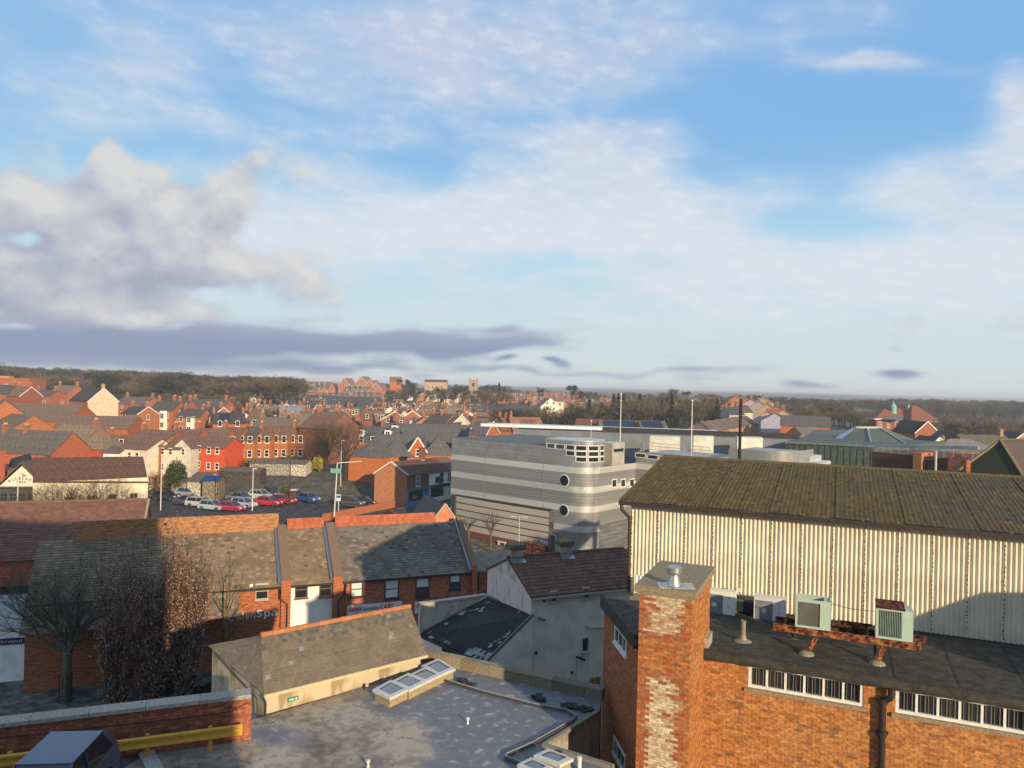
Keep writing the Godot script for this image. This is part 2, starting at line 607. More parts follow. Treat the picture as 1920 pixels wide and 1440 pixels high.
# ================================================================ ground
func ground() -> void:
	var b := MB.new(Vector3.ZERO,Color(0.11,0.105,0.075))
	var ds := [-60.0,0.0,60.0,100.0,112.0,124.0,128.0,132.0,137.0,145.0,160.0,180.0,200.0,230.0,260.0,300.0,350.0,400.0,460.0,520.0,560.0,620.0,700.0,800.0,900.0,1100.0,1500.0,2500.0,7000.0]
	var qs := []
	for k in 49:
		qs.append(-1.5 + 3.0 * k / 48.0)
	for j in ds.size() - 1:
		for i in qs.size() - 1:
			var p := []
			for q in [[i,j],[i + 1,j],[i + 1,j + 1],[i,j + 1]]:
				var d: float = ds[q[1]]
				var x: float = qs[q[0]] * maxf(absf(d),90.0)
				p.append(Vector3(x,terrain(x,-d) - 0.02,-d))
			b.quad(p[0],p[1],p[2],p[3])
	structure("ground",b,M.ground)
func observer_building() -> void:
	var t := thing("office_tower","tall concrete office block whose shade falls across the street","building",Vector3(-4,0,8))
	var b := MB.new(t.position,Color(0.4,0.38,0.35))
	b.prism([Vector3(-11.5,0,15),Vector3(4.4,0,15),Vector3(4.4,0,0.9),Vector3(-11.5,0,0.9)],0,27.5)
	part(t,"wall",b,M.concrete)
	for k in 5:
		var g := MB.new(t.position,Color(0.05,0.06,0.07))
		var y := 10.2 + k * 3.4
		g.quad(Vector3(3.6,y,0.86),Vector3(-10.7,y,0.86),Vector3(-10.7,y + 1.6,0.86),Vector3(3.6,y + 1.6,0.86))
		part(t,"window_band",g,M.glass)
# ================================================================ brick offices with the stack
var OA := Vector3.ZERO
var OE := Vector3(0.9184,0,0.3955)
var ON := Vector3(-0.3955,0,0.9184)
const ROOF_Y := 12.5
func W(s: float,t: float,y: float) -> Vector3:
	return Vector3(OA.x,y,OA.z) + OE * s + ON * t
func s_of(p: Vector3) -> float:
	return (p - OA).dot(OE)
func t_of(p: Vector3) -> float:
	return (p - OA).dot(ON)
func lay_bricks(list: Array,o: Vector3,x: Vector3,z: Vector3,s0: float,s1: float,y0: float,y1: float,holes: Array,pick: Callable) -> void:
	var j := 0
	var y := y0
	while y + 0.06 < y1:
		var s := s0 - (0.1125 if j % 2 else 0.0)
		while s < s1:
			var a := maxf(s,s0)
			var b := minf(s + 0.215,s1)
			for h in holes:
				if y + 0.065 > h.position.y and y < h.end.y:
					if a < h.end.x and b > h.position.x:
						if a < h.position.x:
							b = minf(b,h.position.x - 0.005)
						elif b > h.end.x:
							a = maxf(a,h.end.x + 0.005)
						else:
							b = a
			if b - a > 0.03:
				list.append([o + x * ((a + b) / 2) + Vector3(0,y + 0.0325,0),b - a,x,z,pick.call((a + b) / 2,y)])
			s += 0.225
		y += 0.075
		j += 1
func brick_shape(b: MB,o: Vector3,x: Vector3,z: Vector3,len: float,proud: float) -> void:
	var hx := x * (len / 2)
	var hy := Vector3(0,0.0325,0)
	var hz := z * proud
	var p := [o - hx - hy,o + hx - hy,o + hx + hy,o - hx + hy]
	var f := []
	for k in 4:
		f.append(p[k] + hz)
	b.quad(f[0],f[1],f[2],f[3])
	for k in 4:
		var l := (k + 1) % 4
		b.quad(p[k],p[l],f[l],f[k])
func set_bricks(parent: Node3D,list: Array,palette: Array,quota: int) -> void:
	var order := []
	for k in list.size():
		var p: Vector3 = list[k][0]
		var q := p - EYE
		var inside := q.z < -1.0
		if inside:
			var u := q.x / -q.z * F
			var v := -q.y / -q.z * F
			inside = absf(u) < 945.0 and v < 690.0 + u * 0.02 and list[k][1] > 0.2
		if inside and (list[k][3] as Vector3).dot(-q) > 0:
			order.append([q.length(),k])
	order.sort_custom(func(a,b): return a[0] < b[0])
	var single := {}
	for k in mini(quota,order.size()):
		single[order[k][1]] = true
	var shapes := []
	for c in palette:
		var b := MB.new(Vector3.ZERO,c)
		brick_shape(b,Vector3.ZERO,Vector3.RIGHT,Vector3.BACK,0.215,0.012)
		var me := b.mesh()
		me.surface_set_material(0,M.brick)
		shapes.append(me)
	var r := RandomNumberGenerator.new()
	r.seed = 4
	var rest := MB.new(parent.position)
	for k in list.size():
		var w: Array = list[k]
		if single.has(k):
			piece(parent,"brick",shapes[w[4]],frame_of(w[0] - parent.position + w[3] * r.randf_range(-0.003,0.003),w[2] * (w[1] / 0.215),Vector3.UP,w[3]))
		else:
			rest.col = palette[w[4]]
			brick_shape(rest,w[0],w[2],w[3],w[1],0.012 + r.randf_range(-0.003,0.003))
	var o := part(parent,"bricks",rest,M.brick)
	o.set_meta("kind","stuff")
func brick_offices() -> void:
	OA = PH(1320,1217,ROOF_Y)
	OA.y = 0
	var t := thing("brick_office_building","orange brick building with flat felt roof, tall square stack and strip windows","building",W(4,0,0))
	var org := t.position
	var pal := []
	for c in [Color(0.590,0.252,0.078),Color(0.543,0.216,0.066),Color(0.614,0.275,0.092),Color(0.566,0.228,0.064),Color(0.496,0.181,0.057),Color(0.366,0.146,0.055),Color(0.425,0.199,0.083),Color(0.295,0.152,0.074),
			Color(0.472,0.146,0.046),Color(0.413,0.117,0.041),Color(0.507,0.175,0.055),Color(0.661,0.503,0.331),Color(0.732,0.620,0.423),Color(0.543,0.316,0.184),Color(0.401,0.175,0.092)]:
		pal.append(c)
	var r := RandomNumberGenerator.new()
	r.seed = 3
	var nz := FastNoiseLite.new()
	nz.seed = 6
	nz.frequency = 0.9
	nz.fractal_octaves = 3
	var wall_pick := func(s: float,y: float) -> int:
		var q := r.randf() + nz.get_noise_2d(s,y * 2.0) * 0.35
		if q > 1.06:
			return 7
		if q > 0.97:
			return 5
		if q > 0.9:
			return 6
		return r.randi() % 5
	var plane := W(0,0,0)
	var a1 := PP(1404,1246,plane,ON)
	var a2 := PP(1618,1324,plane,ON)
	var b1 := PP(1680,1290,plane,ON)
	var b2 := PP(1918,1385,plane,ON)
	var yt := (a1.y + b1.y) / 2
	var yb := (a2.y + PP(1680,1337,plane,ON).y) / 2
	var w1 := Rect2(s_of(a1),yb,s_of(a2) - s_of(a1),yt - yb)
	var w2 := Rect2(s_of(b1),yb,w1.size.x,yt - yb)
	var back := MB.new(org,Color(0.42,0.31,0.2))
	var S0 := -1.89
	var S1 := 22.0
	var TOP := ROOF_Y - 0.16
	back.wall(W(S0,0,0),W(S1,0,0),0,yb)
	back.wall(W(S0,0,0),W(S1,0,0),yt,TOP)
	back.wall(W(S0,0,0),W(w1.position.x,0,0),yb,yt)
	back.wall(W(w1.end.x,0,0),W(w2.position.x,0,0),yb,yt)
	back.wall(W(w2.end.x,0,0),W(S1,0,0),yb,yt)
	for w in [w1,w2]:
		var x0: float = w.position.x
		var x1: float = w.end.x
		back.quad(W(x0,0,yb),W(x1,0,yb),W(x1,-0.12,yb),W(x0,-0.12,yb))
		back.quad(W(x0,-0.12,yt),W(x1,-0.12,yt),W(x1,0,yt),W(x0,0,yt))
		back.quad(W(x0,0,yb),W(x0,-0.12,yb),W(x0,-0.12,yt),W(x0,0,yt))
		back.quad(W(x1,-0.12,yb),W(x1,0,yb),W(x1,0,yt),W(x1,-0.12,yt))
	var near := W(S0,0,0)
	var far := PH(1134,1122,ROOF_Y)
	far.y = 0
	back.wall(far,near,0,TOP)
	var sx := (near - far).normalized()
	var sn := Vector3(-sx.z,0,sx.x)
	back.wall(W(S1,0,0),W(S1,-9,0),0,TOP)
	back.wall(W(S1,-9,0),far,0,TOP)
	part(t,"wall",back,M.concrete)
	var list := []
	lay_bricks(list,W(0,0,0),OE,ON,0.0,9.2,8.7,TOP,[w1,w2],wall_pick)
	var shaded_side_pick := func(_s: float,_y: float) -> int: return [4,8,9,5,14,10][r.randi() % 6]  # darker brick picks put the side wall's shade into its colour
	var hs := []
	var side_wins := []
	for q in [[1156,1171,1177,1230],[1153,1378,1174,1450]]:
		var p1 := PP(q[0],q[1],near,sn)
		var p2 := PP(q[2],q[3],near,sn)
		var x1 := (p1 - far).dot(sx)
		var x2 := (p2 - far).dot(sx)
		var rc := Rect2(x1,p2.y,x2 - x1,p1.y - p2.y)
		hs.append(rc)
		side_wins.append(rc)
	lay_bricks(list,far,sx,sn,0.0,(near - far).length(),6.5,TOP,hs,shaded_side_pick)
	var CF := 2.16
	var CB := -0.86
	var CW := 1.40
	var CT := 14.5
	var st := MB.new(org,Color(0.40,0.28,0.2))
	st.prism([W(-CW,CF,0),W(0,CF,0),W(0,CB,0),W(-CW,CB,0)],0,CT,false)
	var chimney := part(t,"chimney",st,M.concrete,"square brick stack with pale salt-stained patches under a concrete cap")
	var patch := func(s: float,y: float) -> int:
		var x := s / CW
		var n := nz.get_noise_2d(s * 2.4,y * 2.0) * 0.5 + nz.get_noise_2d(s * 7.0 + 4.0,y * 7.0) * 0.45 + r.randf_range(-0.34,0.34)
		var wob := nz.get_noise_1d(y * 1.7) * 0.10
		var low := 1.0 - ss(0.16,0.36,absf(x - 0.46 - wob)) - ss(12.0,12.4,y)
		var high := (1.0 - ss(0.3,0.42,absf(x - 0.45))) * ss(13.25,13.5,y) - 0.42
		var q := maxf(low - 0.25,high) + n
		if y < 12.6 and low > 0.2 and q > 0.15:
			return 12 if q > 0.75 else (11 if q > 0.4 else 13)
		if high > 0.1 and q > 0.28:
			return 13 if q < 0.6 else 11
		if absf(x - 0.46) < 0.42 and (y < 12.4 or y > 13.2):
			return [8,9,8,14][r.randi() % 4]
		return [3,4,10,8,4,5][r.randi() % 6]
	lay_bricks(list,W(-CW,CF,0),OE,ON,0.0,CW,8.9,CT,[],patch)
	var right_pick := func(_s: float,_y: float) -> int: return [0,1,3,10,2,4,1,5][r.randi() % 8]
	lay_bricks(list,W(0,CF,0),-ON,OE,0.0,CF,8.9,ROOF_Y - 0.1,[],right_pick)
	lay_bricks(list,W(0,CF,0),-ON,OE,0.0,CF - CB,ROOF_Y - 0.1,CT,[],right_pick)
	var cap := MB.new(org,Color(0.30,0.245,0.16))
	cap.prism([W(-CW - 0.12,CF + 0.12,0),W(0.12,CF + 0.12,0),W(0.12,CB - 0.1,0),W(-CW - 0.12,CB - 0.1,0)],CT,CT + 0.19,true,true)
	part(chimney,"cap",cap,M.concrete).position = Vector3.ZERO
	var cord := MB.new(org,Color(0.62,0.58,0.52))
	cord.path([W(-CW - 0.04,CF + 0.035,CT - 0.03),W(0.04,CF + 0.035,CT - 0.03),W(0.04,CB,CT - 0.03)],0.018,6)
	part(chimney,"lightning_conductor",cord,M.semi)
	var fc := PH(1264,1098,CT + 0.19)
	var fl := MB.new(org,Color(0.62,0.61,0.58))
	fl.lathe(fc,[[0.34,0.0],[0.34,0.02],[0.19,0.025],[0.12,0.28],[0.12,0.34],[0.19,0.34],[0.2,0.38],[0.2,0.50],[0.16,0.52],[0.0,0.52]],20)
	part(chimney,"flue",fl,M.metal)
	var patchy := MB.new(org,Color(0.55,0.53,0.48))
	patchy.prism([fc + Vector3(-0.45,0,0.3),fc + Vector3(0.5,0,0.34),fc + Vector3(0.55,0,-0.3),fc + Vector3(-0.4,0,-0.33)],CT + 0.19,CT + 0.197)
	part(chimney,"mortar_bed",patchy,M.concrete)
	var kick := MB.new(org,Color(0.42,0.40,0.33))
	kick.prism([W(0.0,-0.05,0),W(0.11,-0.05,0),W(0.11,CB + 0.05,0),W(0.0,CB + 0.05,0)],ROOF_Y,ROOF_Y + 0.3)
	part(chimney,"flashing",kick,M.concrete)
	set_bricks(t,list,pal,300)
	var rf := MB.new(org,Color(0.06,0.055,0.048))
	var nb := near + sn * 0.1
	var fb := far + sn * 0.1
	rf.prism([Vector3(nb.x,0,nb.z) + ON * 0.13,W(S1,0.13,0),W(S1,-9.1,0),Vector3(fb.x,0,fb.z) - ON * 0.1],TOP,ROOF_Y,true,true)
	part(t,"roof",rf,M.felt)
	var nl := FastNoiseLite.new()
	nl.seed = 20
	nl.frequency = 1.3
	var lip := MB.new(org,Color(0.05,0.043,0.036))
	var k := 0.0
	while k < 11.0:
		var h0 := 0.05 + 0.035 * nl.get_noise_1d(k * 2.0)
		var h1 := 0.05 + 0.035 * nl.get_noise_1d((k + 0.25) * 2.0)
		var d0 := 0.06 + 0.05 * nl.get_noise_1d(k * 2.0 + 40.0)
		var d1 := 0.06 + 0.05 * nl.get_noise_1d((k + 0.25) * 2.0 + 40.0)
		lip.quad(W(k,0.16,ROOF_Y - 0.17 - d0),W(k + 0.25,0.16,ROOF_Y - 0.17 - d1),W(k + 0.25,0.15,ROOF_Y + h1),W(k,0.15,ROOF_Y + h0))
		lip.quad(W(k,0.15,ROOF_Y + h0),W(k + 0.25,0.15,ROOF_Y + h1),W(k + 0.25,-0.12,ROOF_Y + 0.005),W(k,-0.12,ROOF_Y + 0.005))
		k += 0.25
	part(t,"roof_edge",lip,M.felt)
	var seams := MB.new(org,Color(0.035,0.032,0.03))
	for q in [4.9,6.4,8.0]:
		seams.quad(W(q,0.0,ROOF_Y + 0.008),W(q + 0.06,0.0,ROOF_Y + 0.008),W(q + 0.06,-4.6,ROOF_Y + 0.008),W(q,-4.6,ROOF_Y + 0.008))
	part(t,"felt_seams",seams,M.felt)
	var edge := MB.new(org,Color(0.055,0.05,0.045))
	edge.bar(near + sn * 0.1 + Vector3(0,ROOF_Y - 0.08,0),far + sn * 0.1 + Vector3(0,ROOF_Y - 0.08,0),0.14,0.42)
	part(t,"parapet",edge,M.felt)
	for w in [w1,w2]:
		var c: Vector3 = W(w.position.x + w.size.x / 2,-0.11,yb + (yt - yb) / 2)
		var win := window(t,c - org,OE,ON,w.size.x,w.size.y,6,1,Color(0.74,0.72,0.66),0.075,0.10,false)
		var bars := MB.new(Vector3.ZERO,Color(0.17,0.155,0.13))
		for i in 6:
			for m in 4:
				var x: float = -w.size.x / 2 + w.size.x * (i + 0.2 + 0.19 * m + (0.03 if m % 2 else -0.02)) / 6.0
				bars.box(Vector3(x,0,0.03),Vector3(0.014 + 0.01 * (m % 2),w.size.y - 0.14,0.02))
		part(win,"security_bars",bars,M.semi)
		var sl := MB.new(org,Color(0.34,0.26,0.18))
		sl.obox(W(w.position.x + w.size.x / 2,0.0,yb - 0.05),OE * (w.size.x / 2 + 0.1),Vector3(0,0.045,0),ON * 0.09)
		part(t,"window_sill",sl,M.concrete)
	for rc in side_wins:
		var c: Vector3 = far + sx * (rc.position.x + rc.size.x / 2) + Vector3(0,rc.position.y + rc.size.y / 2,0) + sn * 0.02
		window(t,c - org,sx,sn,rc.size.x,rc.size.y,3,1,Color(0.7,0.69,0.66),0.06,0.05,true)
	var pipe := MB.new(org,Color(0.035,0.026,0.022))
	var g0 := PP(1672,1276,W(0,0.2,0),ON)
	var sp := s_of(PP(1655,1330,W(0,0.12,0),ON))
	var sg := s_of(g0)
	pipe.path([W(sg,0.2,ROOF_Y - 0.2),W(sg,0.2,ROOF_Y - 0.42),W(sp,0.14,ROOF_Y - 0.6),W(sp,0.14,2.0)],0.085,10)
	for y in [11.85,11.0,10.0]:
		pipe.tube(W(sp,0.14,y),W(sp,0.14,y + 0.14),0.115,0.115,10)
		pipe.obox(W(sp,0.05,y + 0.07),OE * 0.15,Vector3(0,0.03,0),ON * 0.05)
	part(t,"drainpipe",pipe,M.semi)
# ================================================================ corrugated warehouse behind the flat roof
func corrugated(b: MB,o: Vector3,x: Vector3,up: Vector3,z: Vector3,width: float,pitch: float,amp: float,length: float,rows: int,shade: Callable) -> void:
	var segs := int(round(width / pitch)) * 6
	for i in segs:
		var x0 := width * i / segs
		var x1 := width * (i + 1) / segs
		var h0 := amp * sin(TAU * x0 / pitch)
		var h1 := amp * sin(TAU * x1 / pitch)
		var k0 := amp * TAU / pitch * cos(TAU * x0 / pitch)
		var k1 := amp * TAU / pitch * cos(TAU * x1 / pitch)
		var n0 := (z - x * k0).normalized()
		var n1 := (z - x * k1).normalized()
		for j in rows:
			var y0 := length * j / rows
			var y1 := length * (j + 1) / rows
			var A := o + x * x0 + up * y0 + z * h0
			var B := o + x * x1 + up * y0 + z * h1
			var C := o + x * x1 + up * y1 + z * h1
			var D := o + x * x0 + up * y1 + z * h0
			b.col = shade.call((A + C) / 2)
			b.smooth_tri(A,B,C,n0,n1,n1,Vector2(x0,y0),Vector2(x1,y0),Vector2(x1,y1))
			b.smooth_tri(A,C,D,n0,n1,n0,Vector2(x0,y0),Vector2(x1,y1),Vector2(x0,y1))
func warehouse() -> void:
	var B0 := PH(1570,1165,ROOF_Y)
	var tw := t_of(B0)
	var sl := s_of(PP(1181,1080,B0,ON))
	var E0 := PP(1163,940,B0 + ON * 0.28,ON)
	var eave := E0.y
	var se := s_of(E0)
	var R0 := PP(1245,857,E0,OE)
	var wr := t_of(E0) - t_of(R0)
	var rise := R0.y - eave
	var t := thing("corrugated_warehouse","cream corrugated metal warehouse with a moss-covered sheet roof","warehouse",W(sl + 6,tw - 3,0))
	var org := t.position
	var pitch := 0.137
	var sw := pitch * 7.0
	var cream := Color(0.70,0.63,0.49)
	var r := RandomNumberGenerator.new()
	r.seed = 31
	var nz := FastNoiseLite.new()
	nz.seed = 8
	nz.frequency = 0.35
	nz.fractal_octaves = 5
	var s := sl
	var n := 0
	while s < 15.5:
		var b := MB.new(org)
		var tone := cream * r.randf_range(0.94,1.03)
		corrugated(b,W(s,tw + 0.004 * (n % 2),ROOF_Y + 0.04),OE,Vector3.UP,ON,sw + 0.02,pitch,0.036,eave - ROOF_Y - 0.04,1,func(_p): return tone)
		var sh := part(t,"cladding_sheet",b,M.clean)
		var bo := MB.new(org,Color(0.05,0.04,0.03))
		var y := ROOF_Y + 0.15
		while y < eave - 0.1:
			bo.obox(W(s + 0.03 + r.randf_range(-0.012,0.012),tw + 0.03,y),OE * r.randf_range(0.008,0.016),Vector3(0,r.randf_range(0.02,0.045),0),ON * 0.012)
			y += r.randf_range(0.09,0.17)
		part(sh,"seam_sealant",bo,M.matte)
		s += sw
		n += 1
	var inner := MB.new(org,Color(0.3,0.28,0.24))
	var LB := tw - 2.0 * wr + 0.5
	inner.prism([W(sl + 0.01,tw - 0.06,0),W(15.5,tw - 0.06,0),W(15.5,LB,0),W(sl + 0.01,LB,0)],0.0,eave)
	inner.tri(W(sl + 0.01,LB,eave),W(sl + 0.01,tw,eave),W(sl + 0.01,tw - wr + 0.28,eave + rise - 0.05))
	part(t,"wall",inner,M.matte)
	var moss_at := func(p: Vector3) -> Color:
		var u := s_of(p)
		var a := nz.get_noise_3d(p.x * 1.6,p.y,p.z * 1.6)
		var f := nz.get_noise_3d(p.x * 9.0,p.y * 9.0 + 30.0,p.z * 9.0)
		var growth := clampf(1.0 - u / 17.0 + a * 0.9,0.0,1.0)
		var c := Color(0.125,0.105,0.075).lerp(Color(0.175,0.115,0.03),growth)
		if f > 0.16:
			c = c.lerp(Color(0.27,0.2,0.06),clampf((f - 0.16) * 3.0,0,0.8) * (0.3 + 0.7 * growth))
		elif f < -0.2:
			c = c.lerp(Color(0.06,0.05,0.035),clampf((-f - 0.2) * 3.0,0,0.8))
		return c
	var up := (R0 - E0).normalized()
	var nrm := OE.cross(up)
	nrm = nrm if nrm.y > 0 else -nrm
	var L := (R0 - E0).length()
	s = se
	n = 0
	while s < 16.0:
		var b := MB.new(org)
		corrugated(b,W(s,t_of(E0),eave) + nrm * (0.03 + 0.018 * (n % 2) + r.randf_range(0,0.012)),OE,up,nrm,1.04,0.148,0.006,L,24,moss_at)
		part(t,"roof_sheet",b,M.moss)
		s += 1.02
		n += 1
	var back := MB.new(org,Color(0.12,0.10,0.07))
	var RR := W(16.0,t_of(R0),R0.y)
	back.quad(RR,R0,R0 - ON * wr - Vector3(0,rise,0),RR - ON * wr - Vector3(0,rise,0))
	part(t,"rear_roof",back,M.moss)
	var rg := MB.new(org,Color(0.19,0.15,0.07))
	var q := se
	while q < 16.0:
		rg.tube(W(q,t_of(R0),R0.y + 0.0),W(q + 1.0,t_of(R0),R0.y + 0.0),0.12,0.11,10)
		q += 0.98
	part(t,"ridge_capping",rg,M.moss)
	var vg := MB.new(org,Color(0.2,0.16,0.07))
	vg.bar(E0 - OE * 0.02,R0 - OE * 0.02,0.07,0.12)
	part(t,"verge_trim",vg,M.moss)
	var gt := MB.new(org,Color(0.05,0.035,0.025))
	gt.bar(W(se - 0.03,t_of(E0) + 0.05,eave - 0.04),W(16,t_of(E0) + 0.05,eave - 0.04),0.15,0.13)
	part(t,"gutter",gt,M.semi)
	var dp := MB.new(org,Color(0.06,0.04,0.028))
	var gx := se + 0.06
	dp.path([W(gx,t_of(E0) + 0.05,eave - 0.1),W(gx + 0.02,t_of(E0) + 0.05,eave - 0.28),W(sl - 0.02,tw + 0.1,eave - 0.6),W(sl - 0.02,tw + 0.1,ROOF_Y + 0.12),W(sl + 0.18,tw + 0.35,ROOF_Y + 0.06)],0.062,10)
	dp.tube(W(sl - 0.02,tw + 0.1,eave - 0.66),W(sl - 0.02,tw + 0.1,eave - 0.54),0.09,0.09,10)
	dp.tube(W(sl - 0.02,tw + 0.1,ROOF_Y + 1.0),W(sl - 0.02,tw + 0.1,ROOF_Y + 1.14),0.09,0.09,10)
	part(t,"downpipe",dp,M.semi)
	var p := thing("added_shade_block","unseen brick block added on the flat felt roof to cast shade","building",Vector3(20,ROOF_Y,-16.5))  # unseen block added to throw shade across the lower cladding
	var pb := MB.new(p.position,Color(0.42,0.17,0.08))
	pb.prism([Vector3(17.0,0,-14.4),Vector3(23,0,-14.4),Vector3(23,0,-18.5),Vector3(17.0,0,-18.5)],ROOF_Y,15.45)
	part(p,"wall",pb,M.masonry)
# ================================================================ plant on the flat roof
func condenser_fan(called: String,label: String,s0: float,s1: float,y0: float,y1: float,tp: float,col: Color) -> void:
	var o := W((s0 + s1) / 2,tp - 0.17,y0)
	var t := thing(called,label,"air conditioner",o,atan2(ON.x,ON.z),"white outdoor units by the cladding")
	var w := s1 - s0
	var h := y1 - y0
	var b := MB.new(Vector3.ZERO,col)
	b.box(Vector3(0,h / 2,0),Vector3(w,h,0.34))
	b.box(Vector3(0,h + 0.012,0),Vector3(w + 0.02,0.024,0.36))
	part(t,"casing",b,M.clean)
	var fx := -w * 0.18
	var pan := MB.new(Vector3.ZERO,Color(0.2,0.2,0.21))
	pan.box(Vector3(fx,h * 0.5,0.172),Vector3(w * 0.56,h * 0.76,0.008))
	part(t,"fan_recess",pan,M.semi)
	var gr := MB.new(Vector3.ZERO,Color(0.36,0.36,0.37))
	for k in 4:
		var rr := 0.075 + k * 0.05
		for m in 20:
			var a0 := TAU * m / 20.0
			var a1 := TAU * (m + 1) / 20.0
			gr.bar(Vector3(fx + cos(a0) * rr,h * 0.5 + sin(a0) * rr,0.184),Vector3(fx + cos(a1) * rr,h * 0.5 + sin(a1) * rr,0.184),0.01,0.007,Vector3.BACK)
	part(t,"grille",gr,M.semi)
	var hub := MB.new(Vector3.ZERO,col)
	hub.tube(Vector3(fx,h * 0.5,0.17),Vector3(fx,h * 0.5,0.192),0.085,0.08,16)
	part(t,"fan_hub",hub,M.semi)
	var bd := MB.new(Vector3.ZERO,Color(0.12,0.12,0.13))
	bd.tri(Vector3(w * 0.27,h * 0.82,0.174),Vector3(w * 0.31,h * 0.76,0.174),Vector3(w * 0.35,h * 0.84,0.174))
	bd.box(Vector3(w * 0.3,h * 0.47,0.172),Vector3(0.09,0.02,0.004))
	part(t,"badge",bd,M.semi)
	var ft := MB.new(Vector3.ZERO,Color(0.10,0.09,0.085))
	for k in [-0.36,0.36]:
		ft.box(Vector3(w * k,-(y0 - ROOF_Y) / 2 - 0.012,0),Vector3(0.05,y0 - ROOF_Y - 0.025,0.05))
		ft.box(Vector3(w * k,-0.02,0),Vector3(0.07,0.04,0.42))
	part(t,"stand",ft,M.semi)
func roof_plant() -> void:
	var tp := -3.75
	var pl := W(0,tp,0)
	var q1 := PP(1379,1113,pl,ON)
	var q2 := PP(1378,1163,pl,ON)
	condenser_fan("outdoor_unit","cream outdoor air conditioner half hidden behind the brick stack",s_of(q1) - 1.0,s_of(q1),q2.y,q1.y,tp,Color(0.72,0.69,0.60))
	q1 = PP(1414,1118,pl,ON)
	q2 = PP(1472,1172,pl,ON)
	condenser_fan("outdoor_unit","pale grey outdoor air conditioner in shade before the cladding",s_of(q1),s_of(q2),PP(1414,1167,pl,ON).y,q1.y,tp,Color(0.62,0.62,0.63))
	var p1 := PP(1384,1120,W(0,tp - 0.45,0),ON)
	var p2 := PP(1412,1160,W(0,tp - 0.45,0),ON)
	var tk := thing("roof_shade_box","dark box added for the shade between two outdoor units, on a steel frame","shade_box",W((s_of(p1) + s_of(p2)) / 2,tp - 0.5,ROOF_Y),atan2(ON.x,ON.z))
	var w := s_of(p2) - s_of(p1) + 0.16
	var b := MB.new(Vector3.ZERO,Color(0.022,0.025,0.03))  # dark box stands in for the shade between the two units
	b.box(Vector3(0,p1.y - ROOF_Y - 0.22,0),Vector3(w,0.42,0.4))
	part(tk,"shade_box",b,M.semi)
	b = MB.new(Vector3.ZERO,Color(0.10,0.14,0.16))
	b.box(Vector3(0,p1.y - ROOF_Y - 0.05,0.21),Vector3(w,0.05,0.02))
	for k in [-1,1]:
		b.box(Vector3(k * (w / 2 - 0.04),(p1.y - ROOF_Y - 0.42) / 2,0.1),Vector3(0.05,p1.y - ROOF_Y - 0.44,0.05))
	part(tk,"frame",b,M.semi)
	var v0 := PH(1393,1202,ROOF_Y + 0.01)
	var vt := thing("vent_stub","short soil vent with lead collar on the dark felt roof","vent",v0)
	b = MB.new(Vector3.ZERO,Color(0.24,0.21,0.17))
	b.lathe(Vector3.ZERO,[[0.26,0.0],[0.12,0.06],[0.075,0.2],[0.075,0.62],[0.06,0.62]],14)
	part(vt,"pipe",b,M.semi)
	var f0 := PP(1385,1107,W(0,tp - 0.5,0),ON)
	var fl := thing("floodlight","small cream floodlight fixed low on the corrugated cladding","floodlight",f0,atan2(ON.x,ON.z))
	b = MB.new(Vector3.ZERO,Color(0.7,0.66,0.55))
	b.box(Vector3(0,0.03,0.0),Vector3(0.15,0.11,0.1))
	b.box(Vector3(0,-0.1,-0.08),Vector3(0.03,0.2,0.03))
	part(fl,"housing",b,M.semi)
	b = MB.new(Vector3.ZERO,Color(0.05,0.05,0.05))
	b.box(Vector3(0,-0.11,-0.2),Vector3(0.05,0.12,0.2))
	part(fl,"bracket",b,M.semi)
	var hb := 13.1
	var Pb := PH(1590,1194,hb)
	var tb := t_of(Pb)
	var sa := s_of(PP(1450,1175,Pb,ON))
	var sb := s_of(PP(1728,1212,Pb,ON))
	var fr := thing("steel_support_frame","rusty steel beam frame carrying two old green condensers","frame",W((sa + sb) / 2,tb,ROOF_Y))
	var org := fr.position
	b = MB.new(org,Color(0.38,0.17,0.075))
	b.obox(W((sa + sb) / 2,tb,hb),OE * ((sb - sa) / 2),Vector3(0,0.012,0) ,ON * 0.045)
	b.obox(W((sa + sb) / 2,tb + 0.035,hb),OE * ((sb - sa) / 2),Vector3(0,0.09,0),ON * 0.008)
	b.obox(W((sa + sb) / 2,tb,hb + 0.085),OE * ((sb - sa) / 2),Vector3(0,0.008,0),ON * 0.06)
	b.obox(W((sa + sb) / 2,tb,hb - 0.085),OE * ((sb - sa) / 2),Vector3(0,0.008,0),ON * 0.06)
	part(fr,"front_beam",b,M.rust)
	b = MB.new(org,Color(0.16,0.08,0.05))
	b.obox(W((sa + sb) / 2 + 0.1,tb - 0.75,hb),OE * ((sb - sa) / 2 + 0.1),Vector3(0,0.09,0),ON * 0.05)
	part(fr,"rear_beam",b,M.rust)
	for k in 4:
		b = MB.new(org,Color(0.2,0.1,0.06))
		b.bar(W(sa + 0.3 + k * (sb - sa - 0.5) / 3.0,tb,hb + 0.05),W(sa + 0.3 + k * (sb - sa - 0.5) / 3.0,tb - 0.75,hb + 0.05),0.07,0.07)
		part(fr,"cross_bar",b,M.rust)
	for px in [[1530,1196,1512,1227],[1656,1213,1645,1245]]:
		b = MB.new(org,Color(0.36,0.15,0.07))
		var top := PP(px[0],px[1],Pb,ON)
		var ft := PH(px[2],px[3],ROOF_Y)
		b.bar(ft,top,0.12,0.10,ON)
		part(fr,"strut",b,M.rust)
		b = MB.new(org,Color(0.3,0.26,0.17))
		b.lathe(ft,[[0.22,0.0],[0.19,0.05],[0.1,0.1],[0.0,0.1]],8)
		part(fr,"pad",b,M.concrete)
